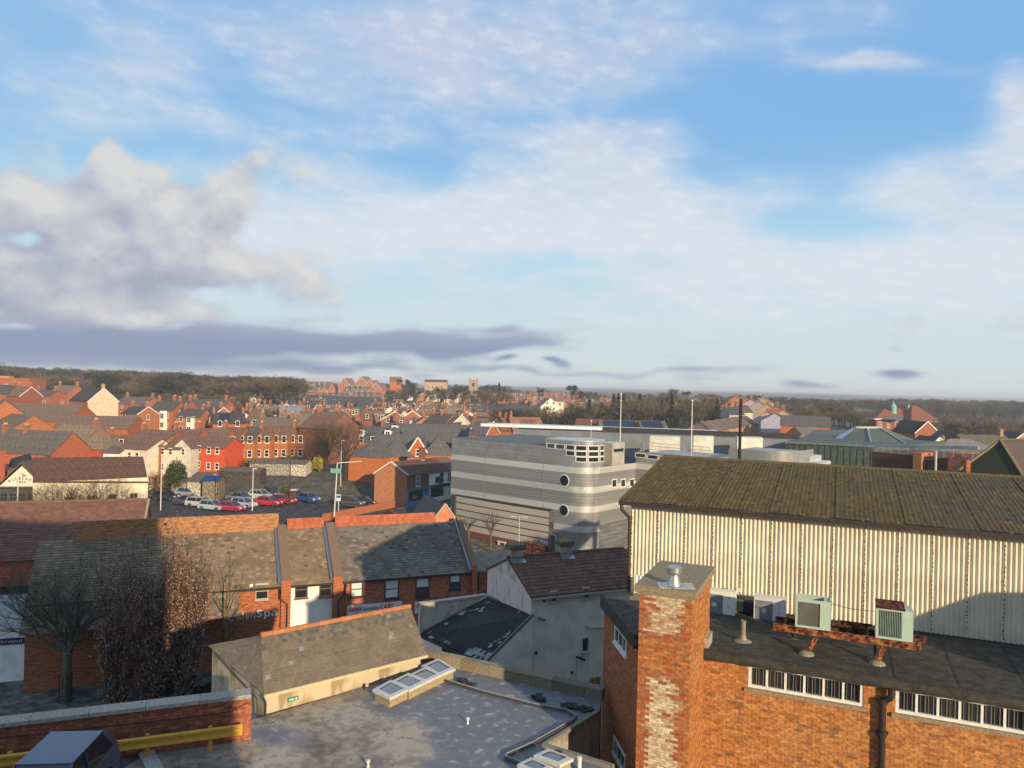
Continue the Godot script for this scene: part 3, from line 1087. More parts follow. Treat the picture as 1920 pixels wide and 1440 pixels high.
	for px in [[1640,1210,1640,1238],[1480,1180,1486,1196]]:
		b = MB.new(org,Color(0.06,0.05,0.045))
		var ft2 := PH(px[2],px[3],ROOF_Y)
		b.tube(ft2,Vector3(ft2.x,hb - 0.05,ft2.z),0.035,0.035,8)
		b.lathe(ft2,[[0.2,0.0],[0.16,0.06],[0.0,0.07]],8)
		part(fr,"post",b,M.semi)
	for u in 2:
		var x0 := s_of(PP([1491,1642][u],1170,Pb,ON))
		var x1 := s_of(PP([1557,1712][u],1180,Pb,ON))
		var h: float = [0.79,0.84][u]
		var dp := 0.62
		var cw := x1 - x0
		var tt := thing("old_condenser",["pale green condenser with its lid missing on the rusty beam","pale green finned condenser with a rust-red lid on the beam"][u],"air conditioner",W((x0 + x1) / 2,tb - dp / 2 + 0.05,hb + 0.1),atan2(ON.x,ON.z),"old condensers on the rusty frame")
		var green := Color(0.40,0.50,0.41)
		b = MB.new(Vector3.ZERO,green)
		var gw := cw * 0.70
		b.box(Vector3(0,h / 2,-dp / 2 + 0.01),Vector3(cw,h,0.02))
		b.box(Vector3(-cw / 2 + 0.012,h / 2,0),Vector3(0.024,h,dp - 0.044))
		b.box(Vector3(cw / 2 - 0.012,h / 2,0),Vector3(0.024,h,dp - 0.044))
		b.box(Vector3(-cw / 2 + gw + (cw - gw) / 2,h / 2,dp / 2 - 0.011),Vector3(cw - gw,h,0.022))
		b.box(Vector3(-cw / 2 + 0.03,h / 2,dp / 2 - 0.011),Vector3(0.06,h,0.022))
		b.box(Vector3(-cw / 2 + gw / 2,h - 0.03,dp / 2 - 0.010),Vector3(gw,0.06,0.024))
		b.box(Vector3(-cw / 2 + gw / 2,0.03,dp / 2 - 0.010),Vector3(gw,0.06,0.024))
		b.box(Vector3(0,0.015,0),Vector3(cw - 0.05,0.03,dp - 0.05))
		part(tt,"casing",b,M.clean)
		b = MB.new(Vector3.ZERO,Color(0.12,0.115,0.10) if u == 0 else Color(0.10,0.13,0.10))
		b.box(Vector3(-cw / 2 + gw / 2 + 0.01,h / 2,dp / 2 - 0.05),Vector3(gw - 0.03,h - 0.08,0.03))
		part(tt,"coil",b,M.matte)
		var fins := 14 if u == 1 else 26
		for k in fins:
			b = MB.new(Vector3.ZERO,Color(0.32,0.40,0.32) if u == 1 else Color(0.18,0.165,0.14))
			if u == 1:
				b.box(Vector3(-cw / 2 + 0.07 + (gw - 0.09) * k / (fins - 1.0),h / 2,dp / 2 - 0.02),Vector3(0.012,h - 0.12,0.03))
			else:
				b.box(Vector3(-cw / 2 + gw / 2 + 0.01,0.07 + (h - 0.14) * k / (fins - 1.0),dp / 2 - 0.03),Vector3(gw - 0.06,0.008,0.012))
			part(tt,"fin",b,M.semi)
		b = MB.new(Vector3.ZERO,green)
		b.box(Vector3(cw / 2 - 0.11,h - 0.1,0),Vector3(0.17,0.2,dp - 0.06))
		part(tt,"control_box",b,M.sheet)
		if u == 0:
			b = MB.new(Vector3.ZERO,Color(0.5,0.33,0.16))
			b.box(Vector3(-0.05,h - 0.17,-0.05),Vector3(cw - 0.3,0.02,dp - 0.15))
			part(tt,"rusty_tray",b,M.rust)
			b = MB.new(Vector3.ZERO,Color(0.45,0.52,0.45))
			for k in [-1,1]:
				b.box(Vector3(0,h + 0.012,k * (dp / 2 - 0.015)),Vector3(cw,0.024,0.03))
				b.box(Vector3(k * (cw / 2 - 0.015),h + 0.012,0),Vector3(0.03,0.024,dp - 0.06))
			part(tt,"rim",b,M.semi)
		else:
			b = MB.new(Vector3.ZERO,Color(0.20,0.065,0.04))
			b.slab(Vector3(-cw / 2 - 0.01,h + 0.005,dp / 2 + 0.012),Vector3(cw / 2 - 0.2,h + 0.005,dp / 2 + 0.012),Vector3(cw / 2 - 0.2,h + 0.1,-dp / 2),Vector3(-cw / 2 - 0.01,h + 0.1,-dp / 2),0.02)
			part(tt,"lid",b,M.rust)
	for k in 3:
		var o := W(s_of(PP(1590 + k * 8,1160,Pb,ON)),tb - 0.45 - k * 0.12,hb + 0.14 + 0.03 * k)
		var lt := thing("steel_offcut","rusty steel angle lying across the beams between the condensers","offcut",o,0.0,"steel offcuts on the frame")
		b = MB.new(Vector3.ZERO,Color(0.17,0.075,0.05))
		b.bar(-OE * 0.42,OE * 0.42,0.07,0.012)
		b.bar(-OE * 0.42 + Vector3(0,0.03,0) + ON * 0.03,OE * 0.42 + Vector3(0,0.03,0) + ON * 0.03,0.01,0.06)
		part(lt,"angle_iron",b,M.rust)
	var cb := thing("slung_cable","thin black cable slung between the two green condensers","cable",W(s_of(PP(1600,1140,Pb,ON)),tb - 0.6,hb + 0.55))
	b = MB.new(cb.position,Color(0.02,0.02,0.02))
	var ca := W(s_of(PP(1560,1137,Pb,ON)),tb - 0.6,hb + 0.72)
	var ce := W(s_of(PP(1645,1148,Pb,ON)),tb - 0.6,hb + 0.66)
	var pts := []
	for k in 9:
		var f := k / 8.0
		pts.append(ca.lerp(ce,f) - Vector3(0,0.05 * sin(PI * f),0))
	b.path(pts,0.009,5)
	part(cb,"cable",b,M.semi)
	var oc := PP(1201,1096,W(0,t_of(PH(1570,1165,ROOF_Y)) + 0.5,0),ON)
	var ot := thing("cladding_offcut","short offcut of white corrugated sheet against the cladding corner","sheet",oc)
	b = MB.new(oc)
	corrugated(b,oc - OE * 0.2 + Vector3(0,-0.3,0),OE,Vector3.UP,ON,0.41,0.137,0.028,0.62,1,func(_p): return Color(0.62,0.6,0.58))
	part(ot,"sheet",b,M.sheet)
# ================================================================ roofs laid in real courses
func tile_courses(b: MB,a: Vector3,bb: Vector3,d: Vector3,e: Vector3,tw: float,th: float,pick: Callable,lift := 0.03,wave := 0.0) -> void:
	var nn := (bb - a).cross(e - a).normalized()
	var rows := int(ceil((e - a).length() / th))
	var cols := int(ceil((bb - a).length() / tw))
	var r := RandomNumberGenerator.new()
	r.seed = 15
	for j in rows:
		var f0 := float(j) / rows
		var f1 := minf(float(j + 1) / rows + 0.12 / rows,1.0)
		var off := 0.5 if (j % 2 and wave == 0.0) else 0.0
		for i in cols + 1:
			var g0 := clampf((i - off) / cols,0,1)
			var g1 := clampf((i + 1 - off) / cols,0,1)
			if g1 - g0 < 0.0005:
				continue
			b.col = pick.call(i,j)
			var up := nn * (lift + r.randf_range(-0.006,0.008))
			var lo := nn * r.randf_range(0.0,0.006)
			var A := a.lerp(bb,g0).lerp(e.lerp(d,g0),f0) + up
			var B := a.lerp(bb,g1).lerp(e.lerp(d,g1),f0) + up
			var C := a.lerp(bb,g1).lerp(e.lerp(d,g1),f1) + lo
			var D := a.lerp(bb,g0).lerp(e.lerp(d,g0),f1) + lo
			if wave > 0.0:
				var m0 := A.lerp(B,0.55) + nn * wave
				var m1 := D.lerp(C,0.55) + nn * wave
				b.quad(A,m0,m1,D)
				b.quad(m0,B,C,m1)
				b.tri(A - up,m0,A)
				b.tri(A - up,B - up,m0)
				b.tri(B - up,B,m0)
			else:
				b.quad(A,B,C,D)
				b.quad(A - up * 0.9,B - up * 0.9,B,A)
func ridge_tiles(parent: Node3D,a: Vector3,b: Vector3,r: float,len: float,col: Color,called := "ridge_tile") -> void:
	var L := (b - a).length()
	var n := maxi(1,int(round(L / len)))
	var rr := RandomNumberGenerator.new()
	rr.seed = 44
	for k in n:
		var m := MB.new(parent.position,col * rr.randf_range(0.82,1.1))
		var p := a.lerp(b,float(k) / n)
		var q := a.lerp(b,(k + 0.98) / n)
		m.tube(p,q,r * 1.04,r * 0.94,10)
		part(parent,called,m,M.fine)
# ================================================================ flat grey roof in front
const FLAT_Y := 9.4
func flat_roof_image() -> ImageTexture:
	var S := 640
	var im := Image.create(S,S,false,Image.FORMAT_RGB8)
	var f := FastNoiseLite.new()
	f.seed = 91
	f.frequency = 0.22
	f.fractal_octaves = 5
	f.fractal_gain = 0.6
	var g := FastNoiseLite.new()
	g.seed = 17
	g.frequency = 2.2
	g.fractal_octaves = 4
	var cr := FastNoiseLite.new()
	cr.seed = 23
	cr.noise_type = FastNoiseLite.TYPE_CELLULAR
	cr.cellular_return_type = FastNoiseLite.RETURN_DISTANCE2_SUB
	cr.frequency = 0.9
	for j in S:
		for i in S:
			var x := -16.0 + 24.0 * i / S
			var d := 12.0 + 24.0 * j / S
			var n := f.get_noise_2d(x,d)
			var m := g.get_noise_2d(x,d)
			var wx := x + m * 0.5
			var wd := d + n
			var shade_film_mask := ss(-3.6,-2.2,wx + (wd - 22.0) * 0.45 + n * 3.0)  # mask for building shade painted in together with a wet film
			shade_film_mask = maxf(shade_film_mask,ss(0.5,0.9,exp(-pow((wx + 7.0) / 1.8,2) - pow((wd - 22.4) / 1.0,2)) + n * 0.4))  # left patch paints the shade cast on the felt
			shade_film_mask *= 1.0 - ss(0.5,0.9,exp(-pow((wx + 0.5) / 3.0,2) - pow((wd - 18.6) / 1.3,2)) + n * 0.5)
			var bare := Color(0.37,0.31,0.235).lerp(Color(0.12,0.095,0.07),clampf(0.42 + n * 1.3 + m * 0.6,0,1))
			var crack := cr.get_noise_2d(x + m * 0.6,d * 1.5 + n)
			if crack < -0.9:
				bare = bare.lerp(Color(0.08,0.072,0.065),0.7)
			var shade_film := Color(0.135,0.138,0.158).lerp(Color(0.18,0.172,0.175),clampf(0.45 + m * 1.2 + n * 0.5,0,1))
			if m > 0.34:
				shade_film = shade_film.lerp(Color(0.36,0.37,0.40),clampf((m - 0.34) * 4.0,0,0.8))
			im.set_pixel(i,j,bare.lerp(shade_film,shade_film_mask).linear_to_srgb())
	return ImageTexture.create_from_image(im)
func skylight(parent: Node3D,a: Vector3,b: Vector3,d: Vector3,e: Vector3,h: float) -> void:
	var k := MB.new(parent.position,Color(0.42,0.34,0.2))
	k.prism([a,b,d,e],FLAT_Y,FLAT_Y + h,false)
	var o := part(parent,"skylight",k,M.concrete)
	var up := Vector3(0,FLAT_Y + h,0)
	var c := (a + b + d + e) / 4
	var fr := MB.new(parent.position,Color(0.56,0.55,0.52))
	var out := []
	var inn := []
	for p in [a,b,d,e]:
		var q: Vector3 = p
		out.append(Vector3(q.x,0,q.z) + (q - c).normalized() * 0.08 * Vector3(1,0,1))
		inn.append(c.lerp(q,0.76) * Vector3(1,0,1))
	for i in 4:
		var l := (i + 1) % 4
		fr.quad(out[i] + up,out[l] + up,out[l] + up + Vector3(0,0.09,0),out[i] + up + Vector3(0,0.09,0))
		fr.quad(out[i] + up + Vector3(0,0.09,0),out[l] + up + Vector3(0,0.09,0),inn[l] + up + Vector3(0,0.1,0),inn[i] + up + Vector3(0,0.1,0))
		fr.quad(out[l] + up,out[i] + up,inn[i] + up,inn[l] + up)
	part(o,"frame",fr,M.semi)
	var g := MB.new(parent.position)
	g.quad(inn[0] + up + Vector3(0,0.075,0),inn[1] + up + Vector3(0,0.075,0),inn[2] + up + Vector3(0,0.075,0),inn[3] + up + Vector3(0,0.075,0))
	part(o,"pane",g,M.skyglass)
func flat_roof_building() -> void:
	var hh := FLAT_Y
	var t := thing("flat_roofed_building","low building with a patchy felt roof, shade and wet film painted grey-blue, and a parapet","building",Vector3(-1,0,-24))
	var org := t.position
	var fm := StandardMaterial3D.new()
	fm.resource_name = "shade_patched_felt"
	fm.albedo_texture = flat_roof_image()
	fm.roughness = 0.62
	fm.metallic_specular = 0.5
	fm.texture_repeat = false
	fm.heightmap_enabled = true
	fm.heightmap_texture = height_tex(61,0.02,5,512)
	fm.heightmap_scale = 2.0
	var px := [[470,1350],[640,1301],[735,1264],[790,1238],[1128,1312],[1124,1332],[1015,1400],[1150,1443]]
	var pts := []
	for q in px:
		var p := PH(q[0],q[1],hh)
		pts.append(Vector3(p.x,0,p.z))
	var left := PH(265,1421,hh)
	var ring := [Vector3(left.x,0,left.z),Vector3(-13.5,0,-12.0),Vector3(3.4,0,-12.0),pts[7],pts[6],pts[5],pts[4],pts[3],pts[2],pts[1],pts[0]]
	var b := MB.new(org,Color(0.33,0.30,0.25))
	b.prism(ring,0,hh - 0.01,false)
	part(t,"wall",b,M.stained)
	var rf := MB.new(org)
	var flat := PackedVector2Array()
	for p in ring:
		flat.append(Vector2(p.x,-p.z))
	var tr := Geometry2D.triangulate_polygon(flat)
	for i in range(0,tr.size(),3):
		var q := []
		for k in 3:
			q.append(Vector3(ring[tr[i + k]].x,hh,ring[tr[i + k]].z))
		if (q[1] - q[0]).cross(q[2] - q[0]).y < 0:
			q = [q[0],q[2],q[1]]
		var us := []
		for p in q:
			us.append(Vector2((p.x + 16.0) / 24.0,(-p.z - 12.0) / 24.0))
		rf.smooth_tri(q[0],q[1],q[2],Vector3.UP,Vector3.UP,Vector3.UP,us[0],us[1],us[2])
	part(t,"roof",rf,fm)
	var pa := PH(787,1237,hh)
	var pb := PH(1130,1314,hh)
	var dirp := (pb - pa).normalized()
	var out := Vector3(dirp.z,0,-dirp.x)
	for k in 12:
		var c0 := pa.lerp(pb,k / 12.0)
		var c1 := pa.lerp(pb,(k + 0.985) / 12.0)
		var m := MB.new(org,Color(0.36,0.29,0.17).lerp(Color(0.19,0.17,0.13),clampf(k / 9.0,0,1)) * (0.9 + 0.16 * ((k * 7) % 3)))  # coping colour runs from yellowish at the left to darker at the right
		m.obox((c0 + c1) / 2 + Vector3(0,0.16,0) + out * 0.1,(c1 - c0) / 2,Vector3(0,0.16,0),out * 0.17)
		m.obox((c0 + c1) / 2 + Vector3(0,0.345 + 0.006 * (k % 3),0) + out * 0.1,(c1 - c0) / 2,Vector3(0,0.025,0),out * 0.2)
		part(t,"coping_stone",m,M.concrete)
	b = MB.new(org,Color(0.27,0.25,0.2))
	b.bar(PH(1122,1336,hh) + Vector3(0,0.04,0),PH(1018,1401,hh) + Vector3(0,0.04,0),0.12,0.1)
	b.bar(PH(1018,1401,hh) + Vector3(0,0.05,0),PH(1150,1442,hh) + Vector3(0,0.05,0),0.16,0.12)
	part(t,"roof_edge",b,M.concrete)
	b = MB.new(org,Color(0.44,0.44,0.40))
	var lc := PH(282,1428,hh)
	b.obox(lc + Vector3(0.35,0.03,0.5),Vector3(0.55,0,0.75).normalized() * 1.1,Vector3(0,0.07,0),Vector3(0.75,0,-0.55).normalized() * 0.2)
	part(t,"corner_coping",b,M.concrete)
	for s in [[731,1310,703,1296,733,1279,764,1294],[767,1295,736,1281,766,1266,797,1280],[797,1280,769,1269,797,1255,825,1267],[822,1268,794,1251,822,1239,850,1256]]:
		var q := []
		for k in 4:
			var p := PH(s[k * 2],s[k * 2 + 1],hh + 0.3)
			q.append(Vector3(p.x,hh,p.z))
		skylight(t,q[1],q[0],q[3],q[2],0.27)
	for s in [[1048,1434,1006,1419,1030,1408,1070,1424],[1010,1452,975,1436,997,1425,1030,1440]]:
		var q := []
		for k in 4:
			var p := PH(s[k * 2],s[k * 2 + 1],hh + 0.3)
			q.append(Vector3(p.x,hh,p.z))
		skylight(t,q[1],q[0],q[3],q[2],0.25)
	b = MB.new(org,Color(0.06,0.062,0.06))
	var cp := []
	for q in [[817,1271],[902,1297],[1000,1322],[1062,1333],[1081,1344],[1075,1352],[1000,1395],[950,1417],[948,1422],[985,1436],[1010,1446]]:
		cp.append(PH(q[0],q[1],hh + 0.07))
	b.path(cp,0.035,6)
	var cp2 := []
	for p in cp:
		cp2.append(p + Vector3(0.0,0.02,-0.1))
	b.col = Color(0.30,0.29,0.24)
	b.path(cp2,0.022,6)
	part(t,"conduit",b,M.semi)
	var vp := PH(725,1266,hh)
	var v := thing("vent_pipe","tall white plastic vent pipe standing before the grey shed roof","vent",vp)
	b = MB.new(Vector3.ZERO,Color(0.62,0.58,0.52))
	b.lathe(Vector3.ZERO,[[0.085,0.0],[0.085,0.16],[0.058,0.18],[0.058,0.86],[0.045,0.86],[0.045,0.6],[0.0,0.6]],14)
	part(v,"pipe",b,M.semi)
	b = MB.new(Vector3.ZERO,Color(0.25,0.23,0.2))
	b.lathe(Vector3.ZERO,[[0.2,0.0],[0.13,0.03],[0.09,0.09]],12)
	part(v,"collar",b,M.metal)
	var lab := ["small white roof vent before the skylight row","small white roof vent in the middle of the blue painted shade","small white roof vent on the brown weathered felt"]
	var i := 0
	for q in [[688,1294],[877,1357],[690,1438]]:
		var w := thing("roof_vent",lab[i],"vent",PH(q[0],q[1],hh),0.0,"roof vents on the grey felt")
		b = MB.new(Vector3.ZERO,Color(0.6,0.58,0.54))
		b.lathe(Vector3.ZERO,[[0.05,0.0],[0.035,0.03],[0.032,0.13],[0.055,0.135],[0.055,0.19],[0.0,0.2]],12)
		part(w,"cowl",b,M.semi)
		i += 1
	var rub := thing("felt_scraps","curled black felt scraps lying along the parapet","scraps",PH(1010,1311,hh))
	var rr := RandomNumberGenerator.new()
	rr.seed = 2
	b = MB.new(rub.position,Color(0.035,0.036,0.04))
	for q in [[862,1276],[880,1284],[1000,1306],[1015,1311],[1062,1322],[1072,1326],[1100,1330]]:
		var p := PH(q[0],q[1],hh + 0.04)
		for m in 3:
			var o := p + Vector3(rr.randf_range(-0.2,0.2),rr.randf_range(0.0,0.04),rr.randf_range(-0.06,0.06))
			var a := rr.randf() * TAU
			b.obox(o,Vector3(cos(a),rr.randf_range(-0.15,0.15),sin(a)) * 0.16,Vector3(0,0.018,0),Vector3(-sin(a),0.1,cos(a)) * 0.1)
	part(rub,"scrap",b,M.felt).set_meta("kind","stuff")
	var ps := thing("white_post","short white pipe stub by the roof edge beside the lower skylights","pipe",PH(1086,1446,hh))
	b = MB.new(Vector3.ZERO,Color(0.66,0.63,0.58))
	b.lathe(Vector3.ZERO,[[0.06,0.0],[0.06,0.34],[0.072,0.34],[0.072,0.4],[0.0,0.41]],12)
	part(ps,"pipe",b,M.semi)
# ================================================================ parking deck,its wall and barrier
func parking_deck() -> void:
	var y := 9.4
	var b := MB.new(Vector3.ZERO,Color(0.13,0.13,0.135))
	var top := 10.75
	var A := PH(-140,1372,top)
	var B := PH(472,1301,top)
	var x := (B - A).normalized()
	var z := Vector3(-x.z,0,x.x)
	A -= x * 6.0
	var lA := Vector3(A.x,0,A.z)
	var lB := Vector3(B.x,0,B.z)
	b.prism([lA + z * 14.0,lB + z * 14.0,lB,lA],y - 0.3,y)
	structure("parking_deck",b,M.asphalt)
	var t := thing("deck_wall","red brick parapet wall with a broad weathered concrete coping","wall",Vector3((A.x + B.x) / 2,y,(A.z + B.z) / 2))
	var org := t.position
	b = MB.new(org,Color(0.22,0.16,0.13))
	b.prism([lA,lB,lB - z * 0.33,lA - z * 0.33],0.0,top - 0.08,false)
	part(t,"wall",b,M.concrete)
	var r := RandomNumberGenerator.new()
	r.seed = 12
	var pal := [Color(0.42,0.125,0.065),Color(0.46,0.15,0.08),Color(0.38,0.11,0.06),Color(0.48,0.17,0.09),Color(0.33,0.10,0.06)]
	var list := []
	var L := (lB - lA).length()
	lay_bricks(list,lA,x,z,maxf(0.0,L - 15.5),L,y + 0.02,top - 0.09,[],func(_s,_y): return r.randi() % 5)
	set_bricks(t,list,pal,300)
	var n := 9
	var s0 := L - 12.6
	for k in n:
		var a := lA + x * (s0 + 12.6 * k / n) + Vector3(0,top - 0.04,0) - z * 0.16
		var c := lA + x * (s0 + 12.6 * (k + 0.99) / n) + Vector3(0,top - 0.04,0) - z * 0.16
		var m := MB.new(org,Color(0.42,0.39,0.33) * r.randf_range(0.88,1.06))
		m.obox((a + c) / 2,(c - a) / 2,Vector3(0,0.055,0),z * 0.25)
		part(t,"coping_slab",m,M.concrete)
	b = MB.new(org,Color(0.05,0.04,0.04))
	var pts := []
	for k in 25:
		var f := k / 24.0
		pts.append(lA + x * (L - 12.5 + 12.4 * f) + z * 0.03 + Vector3(0,top - 0.42 - 0.03 * sin(f * 9.0) + (0.2 if f > 0.97 else 0.0),0))
	b.path(pts,0.014,5)
	part(t,"cable",b,M.semi)
	var g := thing("crash_barrier","yellow steel crash barrier along the foot of the parapet wall","barrier",org + z * 0.5)
	var yc := Color(0.62,0.33,0.045)
	var prof := [[0.06,-0.16],[0.0,-0.13],[0.0,-0.08],[0.06,-0.045],[0.06,0.0],[0.06,0.045],[0.0,0.08],[0.0,0.13],[0.06,0.16]]
	b = MB.new(g.position,yc)
	var ra := lA + x * (L - 14.0) + z * 0.42 + Vector3(0,y + 0.52,0)
	var rb := lA + x * (L - 0.25) + z * 0.42 + Vector3(0,y + 0.52,0)
	for k in prof.size() - 1:
		var o0: Vector3 = z * (0.06 - prof[k][0]) + Vector3(0,prof[k][1],0)
		var o1: Vector3 = z * (0.06 - prof[k + 1][0]) + Vector3(0,prof[k + 1][1],0)
		b.quad(ra + o0,rb + o0,rb + o1,ra + o1)
		b.quad(rb + o0 - z * 0.012,ra + o0 - z * 0.012,ra + o1 - z * 0.012,rb + o1 - z * 0.012)
	part(g,"rail",b,M.semi)
	var k := 0
	while k < 9:
		var p := lA + x * (L - 1.1 - k * 1.62) + z * 0.36
		b = MB.new(g.position,yc)
		b.stand(p + Vector3(0,y,0),Vector3(0.1,0.72,0.08))
		part(g,"post",b,M.semi)
		k += 1
	var car: Node3D = make_car("hatchback",Color(0.045,0.06,0.10))
	car.position = Vector3(-10.75,y,-17.95)
	car.rotation.y = deg_to_rad(-84)
	tag(car,"dark blue hatchback parked on the deck behind the yellow barrier","car")
# ================================================================ grey shed roof with the orange ridge
func roof_shed() -> void:
	var ye := 10.1
	var EL := PH(494,1301,ye)
	var ER := PH(800,1226,ye)
	var x := (ER - EL).normalized()
	x.y = 0
	x = x.normalized()
	var z := Vector3(-x.z,0,x.x)
	var RL := PP(489,1177,EL - z * 2.7 + x * 0.3,z)
	var RR := PP(769,1152,EL - z * 2.7,z)
	var yr := (RL.y + RR.y) / 2
	RL.y = yr
	RR.y = yr
	var c := (EL + ER) / 2
	var t := thing("tiled_shed","low shed with a weathered grey tiled roof and orange ridge tiles","shed",Vector3(c.x,8.6,c.z) - z * 2.5)
	var org := t.position
	ER = EL + x * ((ER - EL).length())
	var wl := Color(0.50,0.41,0.28)
	var b := MB.new(org,wl)
	var FL := EL + x * 0.12 - z * 0.25
	var FR := ER - x * 0.1 - z * 0.25
	var BL := FL - z * 5.0
	var BR := FR - z * 5.0
	b.prism([FL,FR,BR,BL],4.0,ye,false)
	part(t,"wall",b,M.stained)
	var r := RandomNumberGenerator.new()
	r.seed = 5
	var nz := FastNoiseLite.new()
	nz.seed = 3
	nz.frequency = 0.12
	var pick := func(i: int,j: int) -> Color:
		var n := nz.get_noise_2d(i * 1.1,j * 2.0)
		var k := 1.0 + n * 0.3 + r.randf_range(-0.1,0.1)
		var base := Color(0.245,0.185,0.118)
		if j > 9 and r.randf() < 0.3:
			base = Color(0.15,0.135,0.11)
		if r.randf() < 0.02:
			base = Color(0.34,0.32,0.28)
		return base * k
	var rf := MB.new(org)
	tile_courses(rf,EL,ER,RR,RL,0.165,0.22,pick,0.018)
	var HL := EL - z * 5.4
	tile_courses(rf,HL,EL,RL,RL - z * 0.05,0.165,0.22,pick,0.018)
	part(t,"roof_tiles",rf,M.fine).set_meta("kind","stuff")
	b = MB.new(org,Color(0.16,0.14,0.11))
	b.quad(EL,ER,RR,RL)
	b.tri(HL,EL,RL)
	var BE := ER - z * 5.4
	b.quad(BE,HL,RL,RR)
	b.tri(ER,BE,RR)
	part(t,"roof",b,M.felt)
	ridge_tiles(t,RL + Vector3(0,0.03,0),RR + Vector3(0,0.03,0),0.1,0.42,Color(0.50,0.20,0.085))
	b = MB.new(org,Color(0.55,0.45,0.26))
	b.bar(EL + z * 0.05 + Vector3(0,-0.06,0),ER + z * 0.05 + Vector3(0,-0.06,0),0.1,0.09)
	part(t,"gutter",b,M.semi)
	b = MB.new(org,Color(0.05,0.05,0.05))
	b.path([EL + Vector3(0,-0.1,0),EL + x * 0.12 - z * 0.1 + Vector3(0,-0.35,0),EL + x * 0.12 - z * 0.1 + Vector3(0,-1.4,0)],0.03,6)
	b.path([HL + Vector3(0,-0.05,0) + z * 0.8,EL - x * 0.02 - z * 0.5 + Vector3(0,-0.3,0),EL - x * 0.02 - z * 0.25 + Vector3(0,-1.4,0)],0.02,5)
	part(t,"downpipe",b,M.semi)
	var sp := PP(549,1310,FL,z)
	var sg := thing("exit_sign","green exit sign on the cream wall of the tiled shed","sign",sp + z * 0.03,atan2(z.x,z.z))
	b = MB.new(Vector3.ZERO,Color(0.03,0.26,0.12))
	b.box(Vector3.ZERO,Vector3(0.36,0.13,0.02))
	part(sg,"panel",b,M.semi)
	b = MB.new(Vector3.ZERO,Color(0.75,0.8,0.75))
	b.box(Vector3(-0.08,0,0.012),Vector3(0.12,0.03,0.004))
	b.tri(Vector3(-0.03,-0.04,0.014),Vector3(0.03,0,0.014),Vector3(-0.03,0.04,0.014))
	b.box(Vector3(0.1,0,0.012),Vector3(0.05,0.07,0.004))
	part(sg,"symbol",b,M.semi)
